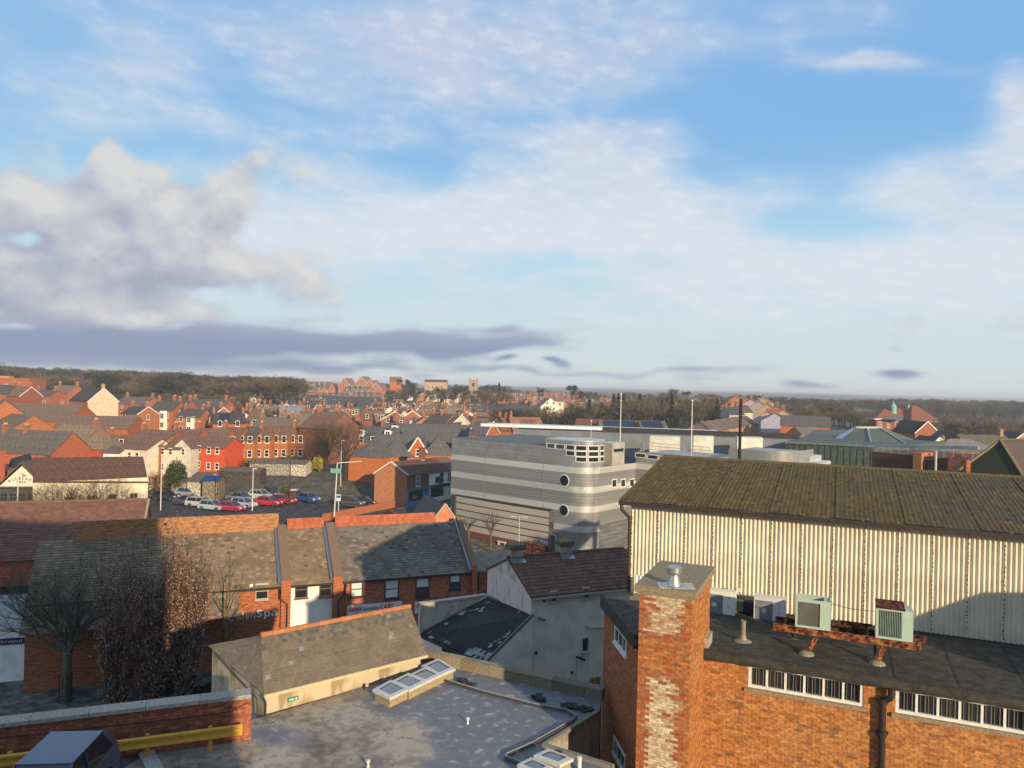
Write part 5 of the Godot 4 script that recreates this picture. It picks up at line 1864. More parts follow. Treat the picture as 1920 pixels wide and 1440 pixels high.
# ================================================================ the white shop by the street trees and the brick block behind it
func street_shop() -> void:
	var G := PH(30,1277,0.0)
	var x := Vector3(0.93,0,-0.30).normalized()
	var z := Vector3(-x.z,0,x.x)
	var P := func(s: float,w: float,y: float) -> Vector3: return Vector3(G.x,y,G.z) + x * s - z * w
	var t := thing("white_shop","flat-roofed white shop with posters in its window behind the bare tree","shop",P.call(0,4,0))
	var org := t.position
	var b := MB.new(org,Color(0.82,0.82,0.8))
	var hF := 3.35
	b.prism([P.call(-9,0,0),P.call(7.2,0,0),P.call(7.2,8.5,0),P.call(-9,8.5,0)],0,hF,false)
	part(t,"wall",b,M.render)
	b = MB.new(org,Color(0.42,0.43,0.45))
	b.prism([P.call(-9.1,-0.1,0),P.call(7.3,-0.1,0),P.call(7.3,8.5,0),P.call(-9.1,8.5,0)],hF,hF + 0.14)
	part(t,"roof",b,M.felt)
	b = MB.new(org,Color(0.05,0.052,0.06))
	b.obox(P.call(3.9,-0.03,0.62),x * 2.55,Vector3(0,0.62,0),z * 0.04)
	part(t,"stall_riser",b,M.semi,"black panelled base under the poster window")
	b = MB.new(org,Color(0.10,0.11,0.13))
	b.obox(P.call(3.9,-0.02,1.9),x * 2.5,Vector3(0,0.66,0),z * 0.02)
	part(t,"window",b,M.glass)
	var cols := 6
	for i in cols:
		for j in 3:
			var o: Vector3 = P.call(1.4 + 5.0 * (i + 0.5) / cols,-0.045,1.3 + 1.2 * (2.5 - j) / 3.0)
			var pt := MeshInstance3D.new()
			var pb := MB.new(org,Color(0.5,0.5,0.52))
			pb.obox(o,x * 0.33,Vector3(0,0.175,0),z * 0.006)
			pt = part(t,"poster",pb,M.semi)
			var ink := MB.new(org,Color(0.5,0.55,0.05) if j == 1 else Color(0.07,0.06,0.14))
			ink.obox(o + z * 0.008 + Vector3(0,0.01,0),x * (0.17 if j == 1 else 0.22),Vector3(0,0.12,0),z * 0.003)
			part(pt,"print",ink,M.semi)
			if j != 1:
				ink = MB.new(org,Color(0.5,0.5,0.55))
				ink.obox(o + z * 0.013,x * 0.15,Vector3(0,0.018,0),z * 0.002)
				part(pt,"headline",ink,M.semi)
	b = MB.new(org,Color(0.04,0.025,0.09))
	b.obox(P.call(-2.4,-0.05,2.62),x * 3.5,Vector3(0,0.2,0),z * 0.04)
	part(t,"fascia",b,M.semi,"dark purple fascia with small pale letters")
	lettering(t,"Latbropul",P.call(-0.55,-0.1,2.62) - org,x,z,0.24,1.7,Color(0.55,0.53,0.62),0.0,"Droid Sans",400)
	b = MB.new(org,Color(0.5,0.5,0.1))
	b.obox(P.call(1.15,-0.05,2.55),x * 0.12,Vector3(0,0.26,0),z * 0.03)
	part(t,"yellow_panel",b,M.semi)
	var ye := 5.9
	var E0 := PH(0,1047,ye)
	var bt := thing("brown_roofed_block","brick block with a long dark red-brown roof behind the white shop","building",Vector3(E0.x,0,E0.z))
	org = bt.position
	var Q := func(s: float,w: float,y: float) -> Vector3: return Vector3(E0.x,y,E0.z) + x * s - z * w
	b = MB.new(org,Color(0.42,0.16,0.095))
	b.prism([Q.call(-16,0,0),Q.call(9.3,0,0),Q.call(9.3,9,0),Q.call(-16,9,0)],0,ye,false)
	var RR := PP(178,940,Q.call(0,4.6,0),z)
	b.tri(Q.call(9.3,0,ye),Q.call(9.3,9.2,ye),Q.call(9.3,4.6,RR.y))
	part(bt,"wall",b,M.masonry)
	var r := RandomNumberGenerator.new()
	r.seed = 99
	b = MB.new(org)
	var sl := (RR.y - ye) / 4.6
	tile_courses(b,Q.call(-16,-0.3,ye - 0.3 * sl + 0.04),Q.call(9.5,-0.3,ye - 0.3 * sl + 0.04),Q.call(9.5,4.6,RR.y + 0.04),Q.call(-16,4.6,RR.y + 0.04),0.32,0.26,func(_i,_j): return Color(0.2,0.1,0.075) * r.randf_range(0.8,1.18),0.035)
	part(bt,"roof_tiles",b,M.fine).set_meta("kind","stuff")
	b = MB.new(org,Color(0.1,0.06,0.05))
	b.quad(Q.call(-16,-0.28,ye - 0.28 * sl),Q.call(9.5,-0.28,ye - 0.28 * sl),Q.call(9.5,4.6,RR.y),Q.call(-16,4.6,RR.y))
	b.quad(Q.call(9.5,9.5,ye - 0.28 * sl),Q.call(-16,9.5,ye - 0.28 * sl),Q.call(-16,4.6,RR.y),Q.call(9.5,4.6,RR.y))
	part(bt,"roof",b,M.felt)
	b = MB.new(org,Color(0.34,0.28,0.22))
	b.bar(Q.call(9.55,-0.3,ye - 0.3 * sl + 0.1),Q.call(9.55,4.6,RR.y + 0.1),0.18,0.08)
	part(bt,"verge",b,M.concrete)
	ridge_tiles(bt,Q.call(-14,4.6,RR.y + 0.06),Q.call(9.5,4.6,RR.y + 0.06),0.12,0.5,Color(0.2,0.11,0.08))
	for k in 2:
		b = MB.new(org,[Color(0.52,0.15,0.07),Color(0.50,0.14,0.07)][k])
		b.obox(Q.call([-0.4,4.6][k],-0.03,4.85),x * [1.3,1.0][k],Vector3(0,0.42,0),z * 0.03)
		part(bt,"tile_hung_panel",b,M.masonry)
	b = MB.new(org,Color(0.3,0.29,0.27))
	b.obox(Q.call(4.4,-0.5,4.05),x * 2.3,Vector3(0,0.1,0),z * 0.5)
	part(bt,"canopy",b,M.concrete)
	b = MB.new(org,Color(0.07,0.07,0.075))
	b.obox(Q.call(0,-0.04,3.2),x * 8.5,Vector3(0,0.55,0),z * 0.03)
	part(bt,"window_band",b,M.glass)
	var pv := MB.new(Vector3.ZERO,Color(0.2,0.2,0.18))
	pv.quad(Vector3(-60,0.01,-26),Vector3(-9,0.01,-26),Vector3(-6,0.01,-57),Vector3(-60,0.01,-66))
	structure("pavement",pv,M.asphalt)
# ================================================================ trees
func limb(b: MB,tips: Array,p: Vector3,dir: Vector3,len: float,r: float,level: int,rg: RandomNumberGenerator,o: Dictionary) -> void:
	var n := 3 if level < 2 else 2
	var q := p
	var d := dir
	var sides := 7 if level == 0 else (5 if level < 3 else 3)
	var r0 := r
	for k in n:
		var r1: float = r * (1.0 - (1.0 - o.taper) * (k + 1.0) / n)
		d = (d + Vector3(rg.randf_range(-1,1),rg.randf_range(-1,1),rg.randf_range(-1,1)) * o.wander + Vector3.UP * o.lift).normalized()
		var e := q + d * (len / n)
		b.tube(q,e,r0,r1,sides,false)
		if level >= 1 and level < o.levels and rg.randf() < o.side:
			var sd := (d + Vector3(rg.randf_range(-1,1),rg.randf_range(-0.4,0.7),rg.randf_range(-1,1)) * 0.9).normalized()
			limb(b,tips,e,sd,len * rg.randf_range(0.4,0.65),r1 * 0.55,level + 1,rg,o)
		q = e
		r0 = r1
	tips.append([q,d,level])
	if level >= o.levels:
		return
	var kids: int = o.kids + (1 if rg.randf() < 0.4 else 0)
	for k in kids:
		var a := TAU * (k + rg.randf_range(-0.25,0.25)) / kids
		var s := d.cross(Vector3.UP if absf(d.y) < 0.95 else Vector3.RIGHT).normalized()
		var s2 := d.cross(s)
		var sp: float = o.spread * rg.randf_range(0.7,1.25)
		var nd := (d * cos(sp) + (s * cos(a) + s2 * sin(a)) * sin(sp)).normalized()
		limb(b,tips,q,nd,len * rg.randf_range(o.shrink - 0.08,o.shrink + 0.08),r0 * o.thin,level + 1,rg,o)
func bare_tree(t: Node3D,height: float,trunk: float,radius: float,levels: int,sd: int,bark: Color,twig: Color,spread := 0.55,kids := 3) -> void:
	var rg := RandomNumberGenerator.new()
	rg.seed = sd
	var tb := MB.new(Vector3.ZERO,bark)
	tb.tube(Vector3.ZERO,Vector3(0,0.25,0),radius * 1.5,radius * 1.05,9,false)
	tb.tube(Vector3(0,0.25,0),Vector3(0,trunk,0),radius * 1.05,radius * 0.85,9,false)
	part(t,"trunk",tb,M.bark)
	var cb := MB.new(Vector3.ZERO,twig)
	var tips := []
	var o := {"levels": levels,"taper": 0.72,"wander": 0.16,"lift": 0.05,"side": 0.55,"kids": kids,"spread": spread,"shrink": 0.74,"thin": 0.66}
	var first := (height - trunk) * 0.30
	for k in 5:
		var a := TAU * k / 5.0 + rg.randf_range(-0.3,0.3)
		var d := Vector3(cos(a) * sin(spread),cos(spread),sin(a) * sin(spread))
		limb(cb,tips,Vector3(0,trunk - 0.05 - 0.12 * k,0),d,first,radius * 0.55,1,rg,o)
	part(t,"crown",cb,M.bark)
func street_trees() -> void:
	var g := PH(122,1316,0.0)
	var t := thing("bare_street_tree","bare spreading street tree with a green-brown trunk in a black guard","tree",Vector3(g.x,0,g.z))
	var rg := RandomNumberGenerator.new()
	rg.seed = 40
	var b := MB.new(Vector3.ZERO,Color(0.21,0.2,0.13))
	b.tube(Vector3.ZERO,Vector3(0.05,1.6,0),0.30,0.25,10,false)
	b.tube(Vector3(0.05,1.6,0),Vector3(0.1,3.1,0),0.25,0.27,10,false)
	part(t,"trunk",b,M.bark)
	var cb := MB.new(Vector3.ZERO,Color(0.19,0.175,0.11))
	var tips := []
	var o := {"levels": 6,"taper": 0.72,"wander": 0.15,"lift": 0.045,"side": 0.6,"kids": 2,"spread": 0.46,"shrink": 0.8,"thin": 0.68}
	for q in [[-0.62,0.62,0.1,1.9,0.15],[-0.2,0.95,0.2,1.9,0.15],[0.12,1.0,-0.1,2.1,0.17],[0.45,0.8,0.25,1.6,0.12],[-0.45,0.75,-0.6,1.7,0.13],[0.35,0.85,-0.5,1.7,0.12],[-0.8,0.5,0.35,1.8,0.11]]:
		limb(cb,tips,Vector3(0.1,3.0,0),Vector3(q[0],q[1],q[2]).normalized(),q[3],q[4],1,rg,o)
	part(t,"crown",cb,M.bark)
	var gd := MB.new(Vector3.ZERO,Color(0.03,0.03,0.03))
	for k in 8:
		var a := TAU * k / 8.0
		gd.tube(Vector3(cos(a) * 0.36,0.02,sin(a) * 0.36),Vector3(cos(a) * 0.36,1.75,sin(a) * 0.36),0.018,0.018,5)
	for y in [0.25,0.95,1.7]:
		for k in 16:
			var a0 := TAU * k / 16.0
			var a1 := TAU * (k + 1) / 16.0
			gd.tube(Vector3(cos(a0) * 0.36,y,sin(a0) * 0.36),Vector3(cos(a1) * 0.36,y,sin(a1) * 0.36),0.016,0.016,5,false)
	var gp := thing("tree_guard","black hooped steel guard round the foot of the spreading tree","tree guard",t.position)
	part(gp,"hoops",gd,M.semi)
	var lab := ["upright hornbeam with russet dead leaves nearest the white shop","tall upright hornbeam with dense dark stems and dead leaves","upright hornbeam with dead leaves beside the young tree","slim upright hornbeam thick with dead leaves among its taller neighbours"]
	var i := 0
	for q in [[222,1332,1005,1.5],[286,1324,930,1.9],[346,1318,940,1.7],[318,1302,1010,1.6]]:
		var f := PH(q[0],q[1],0.0)
		var top := PD(q[0],q[2],-f.z)
		var h := top.y
		var tr := thing("upright_hornbeam",lab[i],"tree",Vector3(f.x,0,f.z),0.0,"upright hornbeams by the pavement")
		var rr := RandomNumberGenerator.new()
		rr.seed = 300 + i
		var st := MB.new(Vector3.ZERO,Color(0.16,0.115,0.085))
		var lf := MB.new(Vector3.ZERO)
		for k in 64:
			var a := rr.randf() * TAU
			var lean: float = q[3] * sqrt(rr.randf())
			var base := Vector3(cos(a),0,sin(a)) * 0.12 * rr.randf()
			var hh: float = h * rr.randf_range(0.62,1.0) * (1.0 - 0.16 * lean / q[3])
			var pts := []
			for m in 9:
				var fr := m / 8.0
				var bow := pow(fr,0.6) * lean
				pts.append(base + Vector3(cos(a) * bow,hh * fr,sin(a) * bow) + Vector3(rr.randf_range(-1,1),0,rr.randf_range(-1,1)) * 0.07)
			var r0 := rr.randf_range(0.025,0.055)
			for m in 8:
				st.tube(pts[m],pts[m + 1],r0 * (1.0 - m / 8.6),r0 * (1.0 - (m + 1) / 8.6),4,false)
			for m in 26:
				var fr := rr.randf_range(0.05,1.0)
				var sgm := mini(int(fr * 8),7)
				var p: Vector3 = pts[sgm].lerp(pts[sgm + 1],fr * 8 - sgm)
				var d := Vector3(rr.randf_range(-1,1),rr.randf_range(0.6,1.6),rr.randf_range(-1,1)).normalized()
				st.tube(p,p + d * rr.randf_range(0.3,0.75),0.009,0.004,3,false)
				if rr.randf() < 1.2 - fr * 0.7:
					for w in 7:
						var c := p + d * rr.randf_range(0.05,0.7) + Vector3(rr.randf_range(-1,1),rr.randf_range(-1,1),rr.randf_range(-1,1)) * 0.07
						var u := Vector3(rr.randf_range(-1,1),rr.randf_range(-1,0.3),rr.randf_range(-1,1)).normalized() * rr.randf_range(0.045,0.075)
						var v := u.cross(Vector3(rr.randf_range(-1,1),rr.randf_range(-1,1),rr.randf_range(-1,1))).normalized() * 0.036
						lf.col = [Color(0.30,0.14,0.085),Color(0.24,0.12,0.085),Color(0.36,0.18,0.10),Color(0.42,0.28,0.21)][rr.randi() % 4] * rr.randf_range(0.7,1.2)
						lf.quad(c - u,c + v,c + u,c - v)
		part(tr,"stems",st,M.bark)
		part(tr,"foliage",lf,M.leaf)
		i += 1
	g = PH(420,1283,0.0)
	t = thing("young_tree","young tree with a smooth yellow-green trunk beside the salon front","tree",Vector3(g.x,0,g.z))
	rg.seed = 61
	b = MB.new(Vector3.ZERO,Color(0.27,0.22,0.065))
	b.tube(Vector3.ZERO,Vector3(-0.02,3.0,0),0.16,0.13,9,false)
	b.tube(Vector3(-0.02,3.0,0),Vector3(-0.05,5.0,0.03),0.13,0.085,9,false)
	part(t,"trunk",b,M.bark)
	cb = MB.new(Vector3.ZERO,Color(0.21,0.165,0.07))
	o = {"levels": 5,"taper": 0.7,"wander": 0.15,"lift": 0.07,"side": 0.6,"kids": 2,"spread": 0.5,"shrink": 0.74,"thin": 0.6}
	for q in [[0.6,0.75,0.2,2.7,1.3,0.06],[-0.8,0.5,0.2,2.6,1.5,0.05],[-0.7,0.6,0.0,2.0,1.5,0.035],[0.1,1,0.1,5.0,1.6,0.07],[-0.3,0.9,0.3,4.5,1.3,0.05],[0.35,0.9,-0.3,4.2,1.3,0.05],[-0.6,0.6,-0.4,1.2,1.2,0.03],[0.5,0.8,-0.5,3.6,1.2,0.045]]:
		limb(cb,tips,Vector3(-0.02,q[3],0),Vector3(q[0],q[1],q[2]).normalized(),q[4],q[5],2,rg,o)
	part(t,"crown",cb,M.bark)
	i = 0
	for q in [[395,1296,0.55],[445,1292,0.65],[372,1302,0.5]]:
		var f := PH(q[0],q[1],0.0)
		var sh := thing("low_shrub",["low dark shrub at the foot of the young tree","low dark shrub between the young tree and the shed","low dark shrub under the hornbeams"][i],"shrub",Vector3(f.x,0,f.z))
		leafy(sh,q[2] * 1.6,q[2],700,Color(0.035,0.04,0.02),71 + i,0.07)
		i += 1
func leafy(t: Node3D,w: float,h: float,n: int,col: Color,sd: int,leaf: float) -> void:
	var rr := RandomNumberGenerator.new()
	rr.seed = sd
	var st := MB.new(Vector3.ZERO,Color(0.06,0.045,0.03))
	for k in 6:
		var a := TAU * k / 6.0
		st.tube(Vector3.ZERO,Vector3(cos(a) * w * 0.3,h * 0.75,sin(a) * w * 0.3),0.03,0.01,4,false)
	part(t,"stems",st,M.bark)
	var lf := MB.new(Vector3.ZERO)
	for k in n:
		var d := Vector3(rr.randf_range(-1,1),rr.randf_range(-0.3,1),rr.randf_range(-1,1))
		d = d.normalized() * pow(rr.randf(),0.3)
		var c := Vector3(d.x * w / 2,h * 0.45 + d.y * h * 0.55,d.z * w / 2) * rr.randf_range(0.85,1.08)
		var u := Vector3(rr.randf_range(-1,1),rr.randf_range(-1,1),rr.randf_range(-1,1)).normalized() * leaf
		var v := u.cross(Vector3(rr.randf_range(-1,1),rr.randf_range(-1,1),rr.randf_range(-1,1))).normalized() * leaf * 0.6
		lf.col = col * rr.randf_range(0.6,1.5)
		lf.quad(c - u,c + v,c + u,c - v)
	part(t,"foliage",lf,M.leaf)
# ================================================================ the grey banded leisure building
func leisure_building() -> void:
	var e := Vector3(0.764,0,0.645)
	var n := Vector3(-0.645,0,0.764)
	var A := PD(850,851,100.9)
	var P := func(s: float,w: float,y: float) -> Vector3: return Vector3(A.x,y,A.z) + e * s - n * w
	var t := thing("banded_leisure_building","long grey clad building with pale bands and a rounded corner tower","building",P.call(10,10,0))
	var org := t.position
	var grey := Color(0.31,0.307,0.30)
	var pale := Color(0.62,0.605,0.555)
	var R := 2.6
	var s0 := 19.0
	var outline := [[-0.3,0.0]]
	for k in 13:
		var a := PI / 2 * k / 12.0
		outline.append([s0 + R * sin(a),R - R * cos(a)])
	outline.append([s0 + R,R + 7.9])
	var pt := func(k: int,out: float,y: float) -> Vector3:
		var q: Array = outline[k]
		var nv: Vector3 = n
		if k >= 1 and k <= 13:
			var a := PI / 2 * (k - 1) / 12.0
			nv = n * cos(a) + e * sin(a)
		elif k > 13:
			nv = e
		return P.call(q[0],q[1],y) + nv * out
	var nrm := func(k: int) -> Vector3:
		if k < 1:
			return n
		if k > 13:
			return e
		var a := PI / 2 * (k - 1) / 12.0
		return n * cos(a) + e * sin(a)
	var skin := func(b: MB,k0: int,k1: int,y0: float,y1: float,out: float) -> void:
		for k in range(k0,k1):
			var p0: Vector3 = pt.call(k,out,y0)
			var p1: Vector3 = pt.call(k + 1,out,y0)
			var p2: Vector3 = pt.call(k + 1,out,y1)
			var p3: Vector3 = pt.call(k,out,y1)
			var n0: Vector3 = nrm.call(k)
			var n1: Vector3 = nrm.call(k + 1)
			if k == 0:
				n1 = n0
			if k == outline.size() - 2:
				n0 = n1
			b.smooth_tri(p0,p1,p2,n0,n1,n1,Vector2(k,y0),Vector2(k + 1,y0),Vector2(k + 1,y1))
			b.smooth_tri(p0,p2,p3,n0,n1,n0,Vector2(k,y0),Vector2(k + 1,y1),Vector2(k,y1))
	var bands := [10.5,8.26,6.0,3.7]
	var bh := 0.74
	var edges := [0.0]
	for k in range(3,-1,-1):
		edges.append(bands[k] - bh)
		edges.append(bands[k])
	edges.append(12.65)
	var last := outline.size() - 1
	for k in 4:
		var y0: float = 0.0 if k == 3 else bands[k + 1]
		var y1: float = bands[k] - bh
		var rows := 4
		for m in rows:
			var b := MB.new(org,grey * (1.0 + 0.025 * ((m * 5 + k) % 3 - 1)))
			var a0 := lerpf(y0,y1,m / float(rows)) + 0.012
			var a1 := lerpf(y0,y1,(m + 1) / float(rows)) - 0.012
			if k == 3:
				a0 = maxf(a0,0.0)
			skin.call(b,0,last if k < 3 else 13,a0,a1,0.0)
			part(t,"cladding_course",b,M.clad)
		var c := MB.new(org,pale)
		if k == 3:
			for q in [[16.9,s0]]:
				c.quad(P.call(q[0],-0.03,bands[k] - bh),P.call(q[1],-0.03,bands[k] - bh),P.call(q[1],-0.03,bands[k]),P.call(q[0],-0.03,bands[k]))
			skin.call(c,1,13,bands[k] - bh,bands[k],0.03)
			var c2 := MB.new(org,pale)
			c2.quad(P.call(-0.3,-0.03,bands[k] - bh),P.call(0.9,-0.03,bands[k] - bh),P.call(0.9,-0.03,bands[k]),P.call(-0.3,-0.03,bands[k]))
			part(t,"pale_band",c2,M.clad)
		else:
			skin.call(c,0,last,bands[k] - bh,bands[k],0.03)
			skin.call(c,0,last,bands[k] + 0.001,bands[k] + 0.002,0.0)
		part(t,"pale_band",c,M.clad)
	for m in 5:
		var b := MB.new(org,grey * (1.0 + 0.03 * (m % 3 - 1)))
		b.quad(P.call(-0.3,0,10.51 + m * 0.43),P.call(s0 - 3.6,0,10.51 + m * 0.43),P.call(s0 - 3.6,0,10.92 + m * 0.43),P.call(-0.3,0,10.92 + m * 0.43))
		part(t,"cladding_course",b,M.clad)
	var core := MB.new(org,Color(0.16,0.16,0.16))
	core.quad(P.call(-0.3,0.03,0),P.call(s0,0.03,0),P.call(s0,0.03,12.6),P.call(-0.3,0.03,12.6))
	core.wall(P.call(-0.3,14,0),P.call(-0.3,0,0),0,12.66)
	core.quad(P.call(-0.3,0.0,12.66),P.call(s0 - 3.6,0.0,12.66),P.call(s0 - 3.6,14,12.66),P.call(-0.3,14,12.66))
	core.quad(P.call(s0 - 3.6,0.5,10.4),P.call(s0 + R,1.5,10.4),P.call(s0 + R,R + 7.9,10.4),P.call(s0 - 3.6,R + 7.9,10.4))
	skin.call(core,1,last,0.0,10.4,-0.03)
	part(t,"structural_core",core,M.matte)
	for s in [5.7,15.2]:
		var b := MB.new(org,Color(0.33,0.33,0.33))
		b.obox(P.call(s,-0.02,7.5),e * 0.035,Vector3(0,5.1,0),n * 0.015)
		part(t,"joint_strip",b,M.clad)
	var cx: Vector3 = P.call(s0,R,0)
	var dr := MB.new(org,Color(0.50,0.49,0.46))
	var DY := 13.5
	var seg := 28
	var ring := []
	ring.append([P.call(s0 - 3.6,-0.02,0),n])
	for k in seg + 1:
		var a := PI * 1.15 * k / seg
		var d := (n * cos(a) + e * sin(a))
		ring.append([cx + d * (R + 0.02),d])
	for k in ring.size() - 1:
		var q0: Array = ring[k]
		var q1: Array = ring[k + 1]
		for yy in [[10.5,11.75],[11.75,DY]]:
			var y0: float = yy[0]
			var y1: float = yy[1]
			dr.col = grey * 1.05
			var p0 := Vector3(q0[0].x,y0,q0[0].z)
			var p1 := Vector3(q1[0].x,y0,q1[0].z)
			dr.smooth_tri(p0,p1,p1 + Vector3(0,y1 - y0,0),q0[1],q1[1],q1[1],Vector2(k,y0),Vector2(k + 1,y0),Vector2(k + 1,y1))
			dr.smooth_tri(p0,p1 + Vector3(0,y1 - y0,0),p0 + Vector3(0,y1 - y0,0),q0[1],q1[1],q0[1],Vector2(k,y0),Vector2(k + 1,y1),Vector2(k,y1))
	part(t,"tower",dr,M.clad)
	var cap := MB.new(org,Color(0.5,0.49,0.46))
	var cpts := []
	for q in ring:
		cpts.append(Vector3(q[0].x,0,q[0].z) + q[1] * 0.03)
	cpts.append(P.call(s0 - 3.6,3.0,0))
	cap.prism(cpts,DY,DY + 0.12)
	part(t,"tower_cap",cap,M.clad)
	var ang := func(px: float,py: float) -> float:
		var best := 0.0
		var bd := 1e9
		for k in 400:
			var m := k / 399.0
			var p: Vector3
			if m < 0.4:
				p = (ring[0][0] as Vector3).lerp(ring[1][0],m / 0.4)
			else:
				var a := PI * 0.75 * (m - 0.4) / 0.6
				p = cx + (n * cos(a) + e * sin(a)) * (R + 0.02)
			var rr := ray(px,py)
			var dd := absf(p.x / -p.z - rr.x)
			if dd < bd:
				bd = dd
				best = m
		return best
	var on_ring := func(m: float,out: float) -> Array:
		if m < 0.4:
			var p: Vector3 = (ring[0][0] as Vector3).lerp(ring[1][0],m / 0.4)
			return [p + n * out,n]
		var a := PI * 0.75 * (m - 0.4) / 0.6
		var d: Vector3 = n * cos(a) + e * sin(a)
		return [cx + d * (R + 0.02 + out),d]
	var wins := [[1026,1041,826,0],[1043,1059,828,0],[1062,1078,830,0],[1080,1100,832,0],[1103,1122,832,0],[1124.5,1131.8,832,0],[1062,1078,842,1],[1080,1100,842,1],[1103,1122,842,1],[1124.5,1131.8,842,1],[1080,1100,852,2],[1103,1122,852,2],[1124.5,1131.8,852,2]]
	for w in wins:
		var m0: float = ang.call(w[0],w[2])
		var m1: float = ang.call(w[1],w[2])
		var yc: float = 12.75 - w[3] * 0.66
		var fr := MB.new(org,Color(0.6,0.6,0.58))
		var gl := MB.new(org)
		for k in 4:
			var a0: Array = on_ring.call(lerpf(m0,m1,k / 4.0),0.03)
			var a1: Array = on_ring.call(lerpf(m0,m1,(k + 1) / 4.0),0.03)
			var g0: Array = on_ring.call(lerpf(m0,m1,k / 4.0),0.05)
			var g1: Array = on_ring.call(lerpf(m0,m1,(k + 1) / 4.0),0.05)
			fr.quad(a0[0] + Vector3(0,yc - 0.33,0),a1[0] + Vector3(0,yc - 0.33,0),a1[0] + Vector3(0,yc + 0.33,0),a0[0] + Vector3(0,yc + 0.33,0))
			gl.quad(g0[0] + Vector3(0,yc - 0.23,0),g1[0] + Vector3(0,yc - 0.23,0),g1[0] + Vector3(0,yc + 0.23,0),g0[0] + Vector3(0,yc + 0.23,0))
		for mm in [m0,m1]:
			var ed: Array = on_ring.call(mm,0.045)
			fr.obox(ed[0] + Vector3(0,yc,0),(ed[1] as Vector3).cross(Vector3.UP) * 0.06,Vector3(0,0.33,0),(ed[1] as Vector3) * 0.025)
		var f := part(t,"window",fr,M.semi)
		part(f,"pane",gl,M.glass)
	for q in [[1058.5,901,0.62],[1057.5,957,0.62]]:
		var o := PP(q[0],q[1],A,n) + n * 0.02
		var b := MB.new(org,Color(0.6,0.6,0.58))
		var g := MB.new(org)
		for k in 20:
			var a0 := TAU * k / 20.0
			var a1 := TAU * (k + 1) / 20.0
			var r1: float = q[2]
			var c0 := e * cos(a0) + Vector3.UP * sin(a0)
			var c1 := e * cos(a1) + Vector3.UP * sin(a1)
			b.quad(o + c0 * (r1 + 0.12) + n * 0.03,o + c1 * (r1 + 0.12) + n * 0.03,o + c1 * r1 + n * 0.06,o + c0 * r1 + n * 0.06)
			b.quad(o + c0 * (r1 + 0.12),o + c1 * (r1 + 0.12),o + c1 * (r1 + 0.12) + n * 0.03,o + c0 * (r1 + 0.12) + n * 0.03)
			g.tri(o + n * 0.045,o + c0 * r1 + n * 0.045,o + c1 * r1 + n * 0.045)
		var f := part(t,"porthole",b,M.semi)
		part(f,"pane",g,M.glass)
	var bay0 := 1.0
	var bay1 := 16.8
	for m in 5:
		var g := MB.new(org,Color(0.58,0.51,0.42))  # warm reflection of sunlit buildings painted into the pane colour
		var y0 := 0.9 + m * 0.86
		for k in 16:
			var f0 := k / 16.0
			var f1 := (k + 1) / 16.0
			var b0 := 0.25 + 0.55 * sin(PI * minf(f0 * 1.6,1.0) * 0.5)
			var b1 := 0.25 + 0.55 * sin(PI * minf(f1 * 1.6,1.0) * 0.5)
			var p0: Vector3 = P.call(lerpf(bay0,bay1,f0),-b0,y0)
			var p1: Vector3 = P.call(lerpf(bay0,bay1,f1),-b1,y0)
			g.quad(p0,p1,p1 + Vector3(0,0.74,0) + n * 0.04,p0 + Vector3(0,0.74,0) + n * 0.04)
			g.quad(p0 - n * 0.2,p1 - n * 0.2,p1,p0)
		part(t,"louvre_pane",g,M.bayglass)
		g = MB.new(org,Color(0.05,0.04,0.035))
		for k in 16:
			var f0 := k / 16.0
			var f1 := (k + 1) / 16.0
			var b0 := 0.17 + 0.55 * sin(PI * minf(f0 * 1.6,1.0) * 0.5)
			var b1 := 0.17 + 0.55 * sin(PI * minf(f1 * 1.6,1.0) * 0.5)
			var p0: Vector3 = P.call(lerpf(bay0,bay1,f0),-b0,y0 + 0.72)
			var p1: Vector3 = P.call(lerpf(bay0,bay1,f1),-b1,y0 + 0.72)
			g.quad(p0,p1,p1 + Vector3(0,0.16,0),p0 + Vector3(0,0.16,0))
		part(t,"transom",g,M.semi)
	var bs := MB.new(org,Color(0.22,0.09,0.055))
	for k in 16:
		var b0 := 0.3 + 0.55 * sin(PI * minf(k / 10.0,1.0) * 0.5)
		var b1 := 0.3 + 0.55 * sin(PI * minf((k + 1) / 10.0,1.0) * 0.5)
		bs.wall(P.call(lerpf(bay0,bay1,k / 16.0),-b0,0),P.call(lerpf(bay0,bay1,(k + 1) / 16.0),-b1,0),-0.1,0.9)
	part(t,"bay_plinth",bs,M.masonry)
	var jm := MB.new(org,Color(0.05,0.05,0.055))
	jm.obox(P.call(0.75,-0.3,2.6),e * 0.25,Vector3(0,2.6,0),n * 0.3)
	jm.obox(P.call((bay0 + bay1) / 2,-0.2,5.22),e * ((bay1 - bay0) / 2),Vector3(0,0.05,0),n * 0.2)
	part(t,"bay_frame",jm,M.semi)
	var dc := PP(1037,1016,A,n)
	var dd := MB.new(org,Color(0.6,0.6,0.58))
	for q in [[-0.42,0,0.05,1.15],[0.42,0,0.05,1.15],[0,1.12,0.42,0.05]]:
		dd.obox(Vector3(dc.x,1.15,dc.z) + e * q[0] + Vector3(0,q[1],0) + n * 0.05,e * q[2],Vector3(0,q[3],0),n * 0.04)
	var door := part(t,"door",dd,M.semi)
	dd = MB.new(org,Color(0.25,0.25,0.255))
	dd.obox(Vector3(dc.x,1.1,dc.z) + n * 0.03,e * 0.4,Vector3(0,1.1,0),n * 0.02)
	part(door,"leaf",dd,M.clad)
	var ec := PP(1057,1016,A,n)
	dd = MB.new(org,Color(0.5,0.24,0.07))
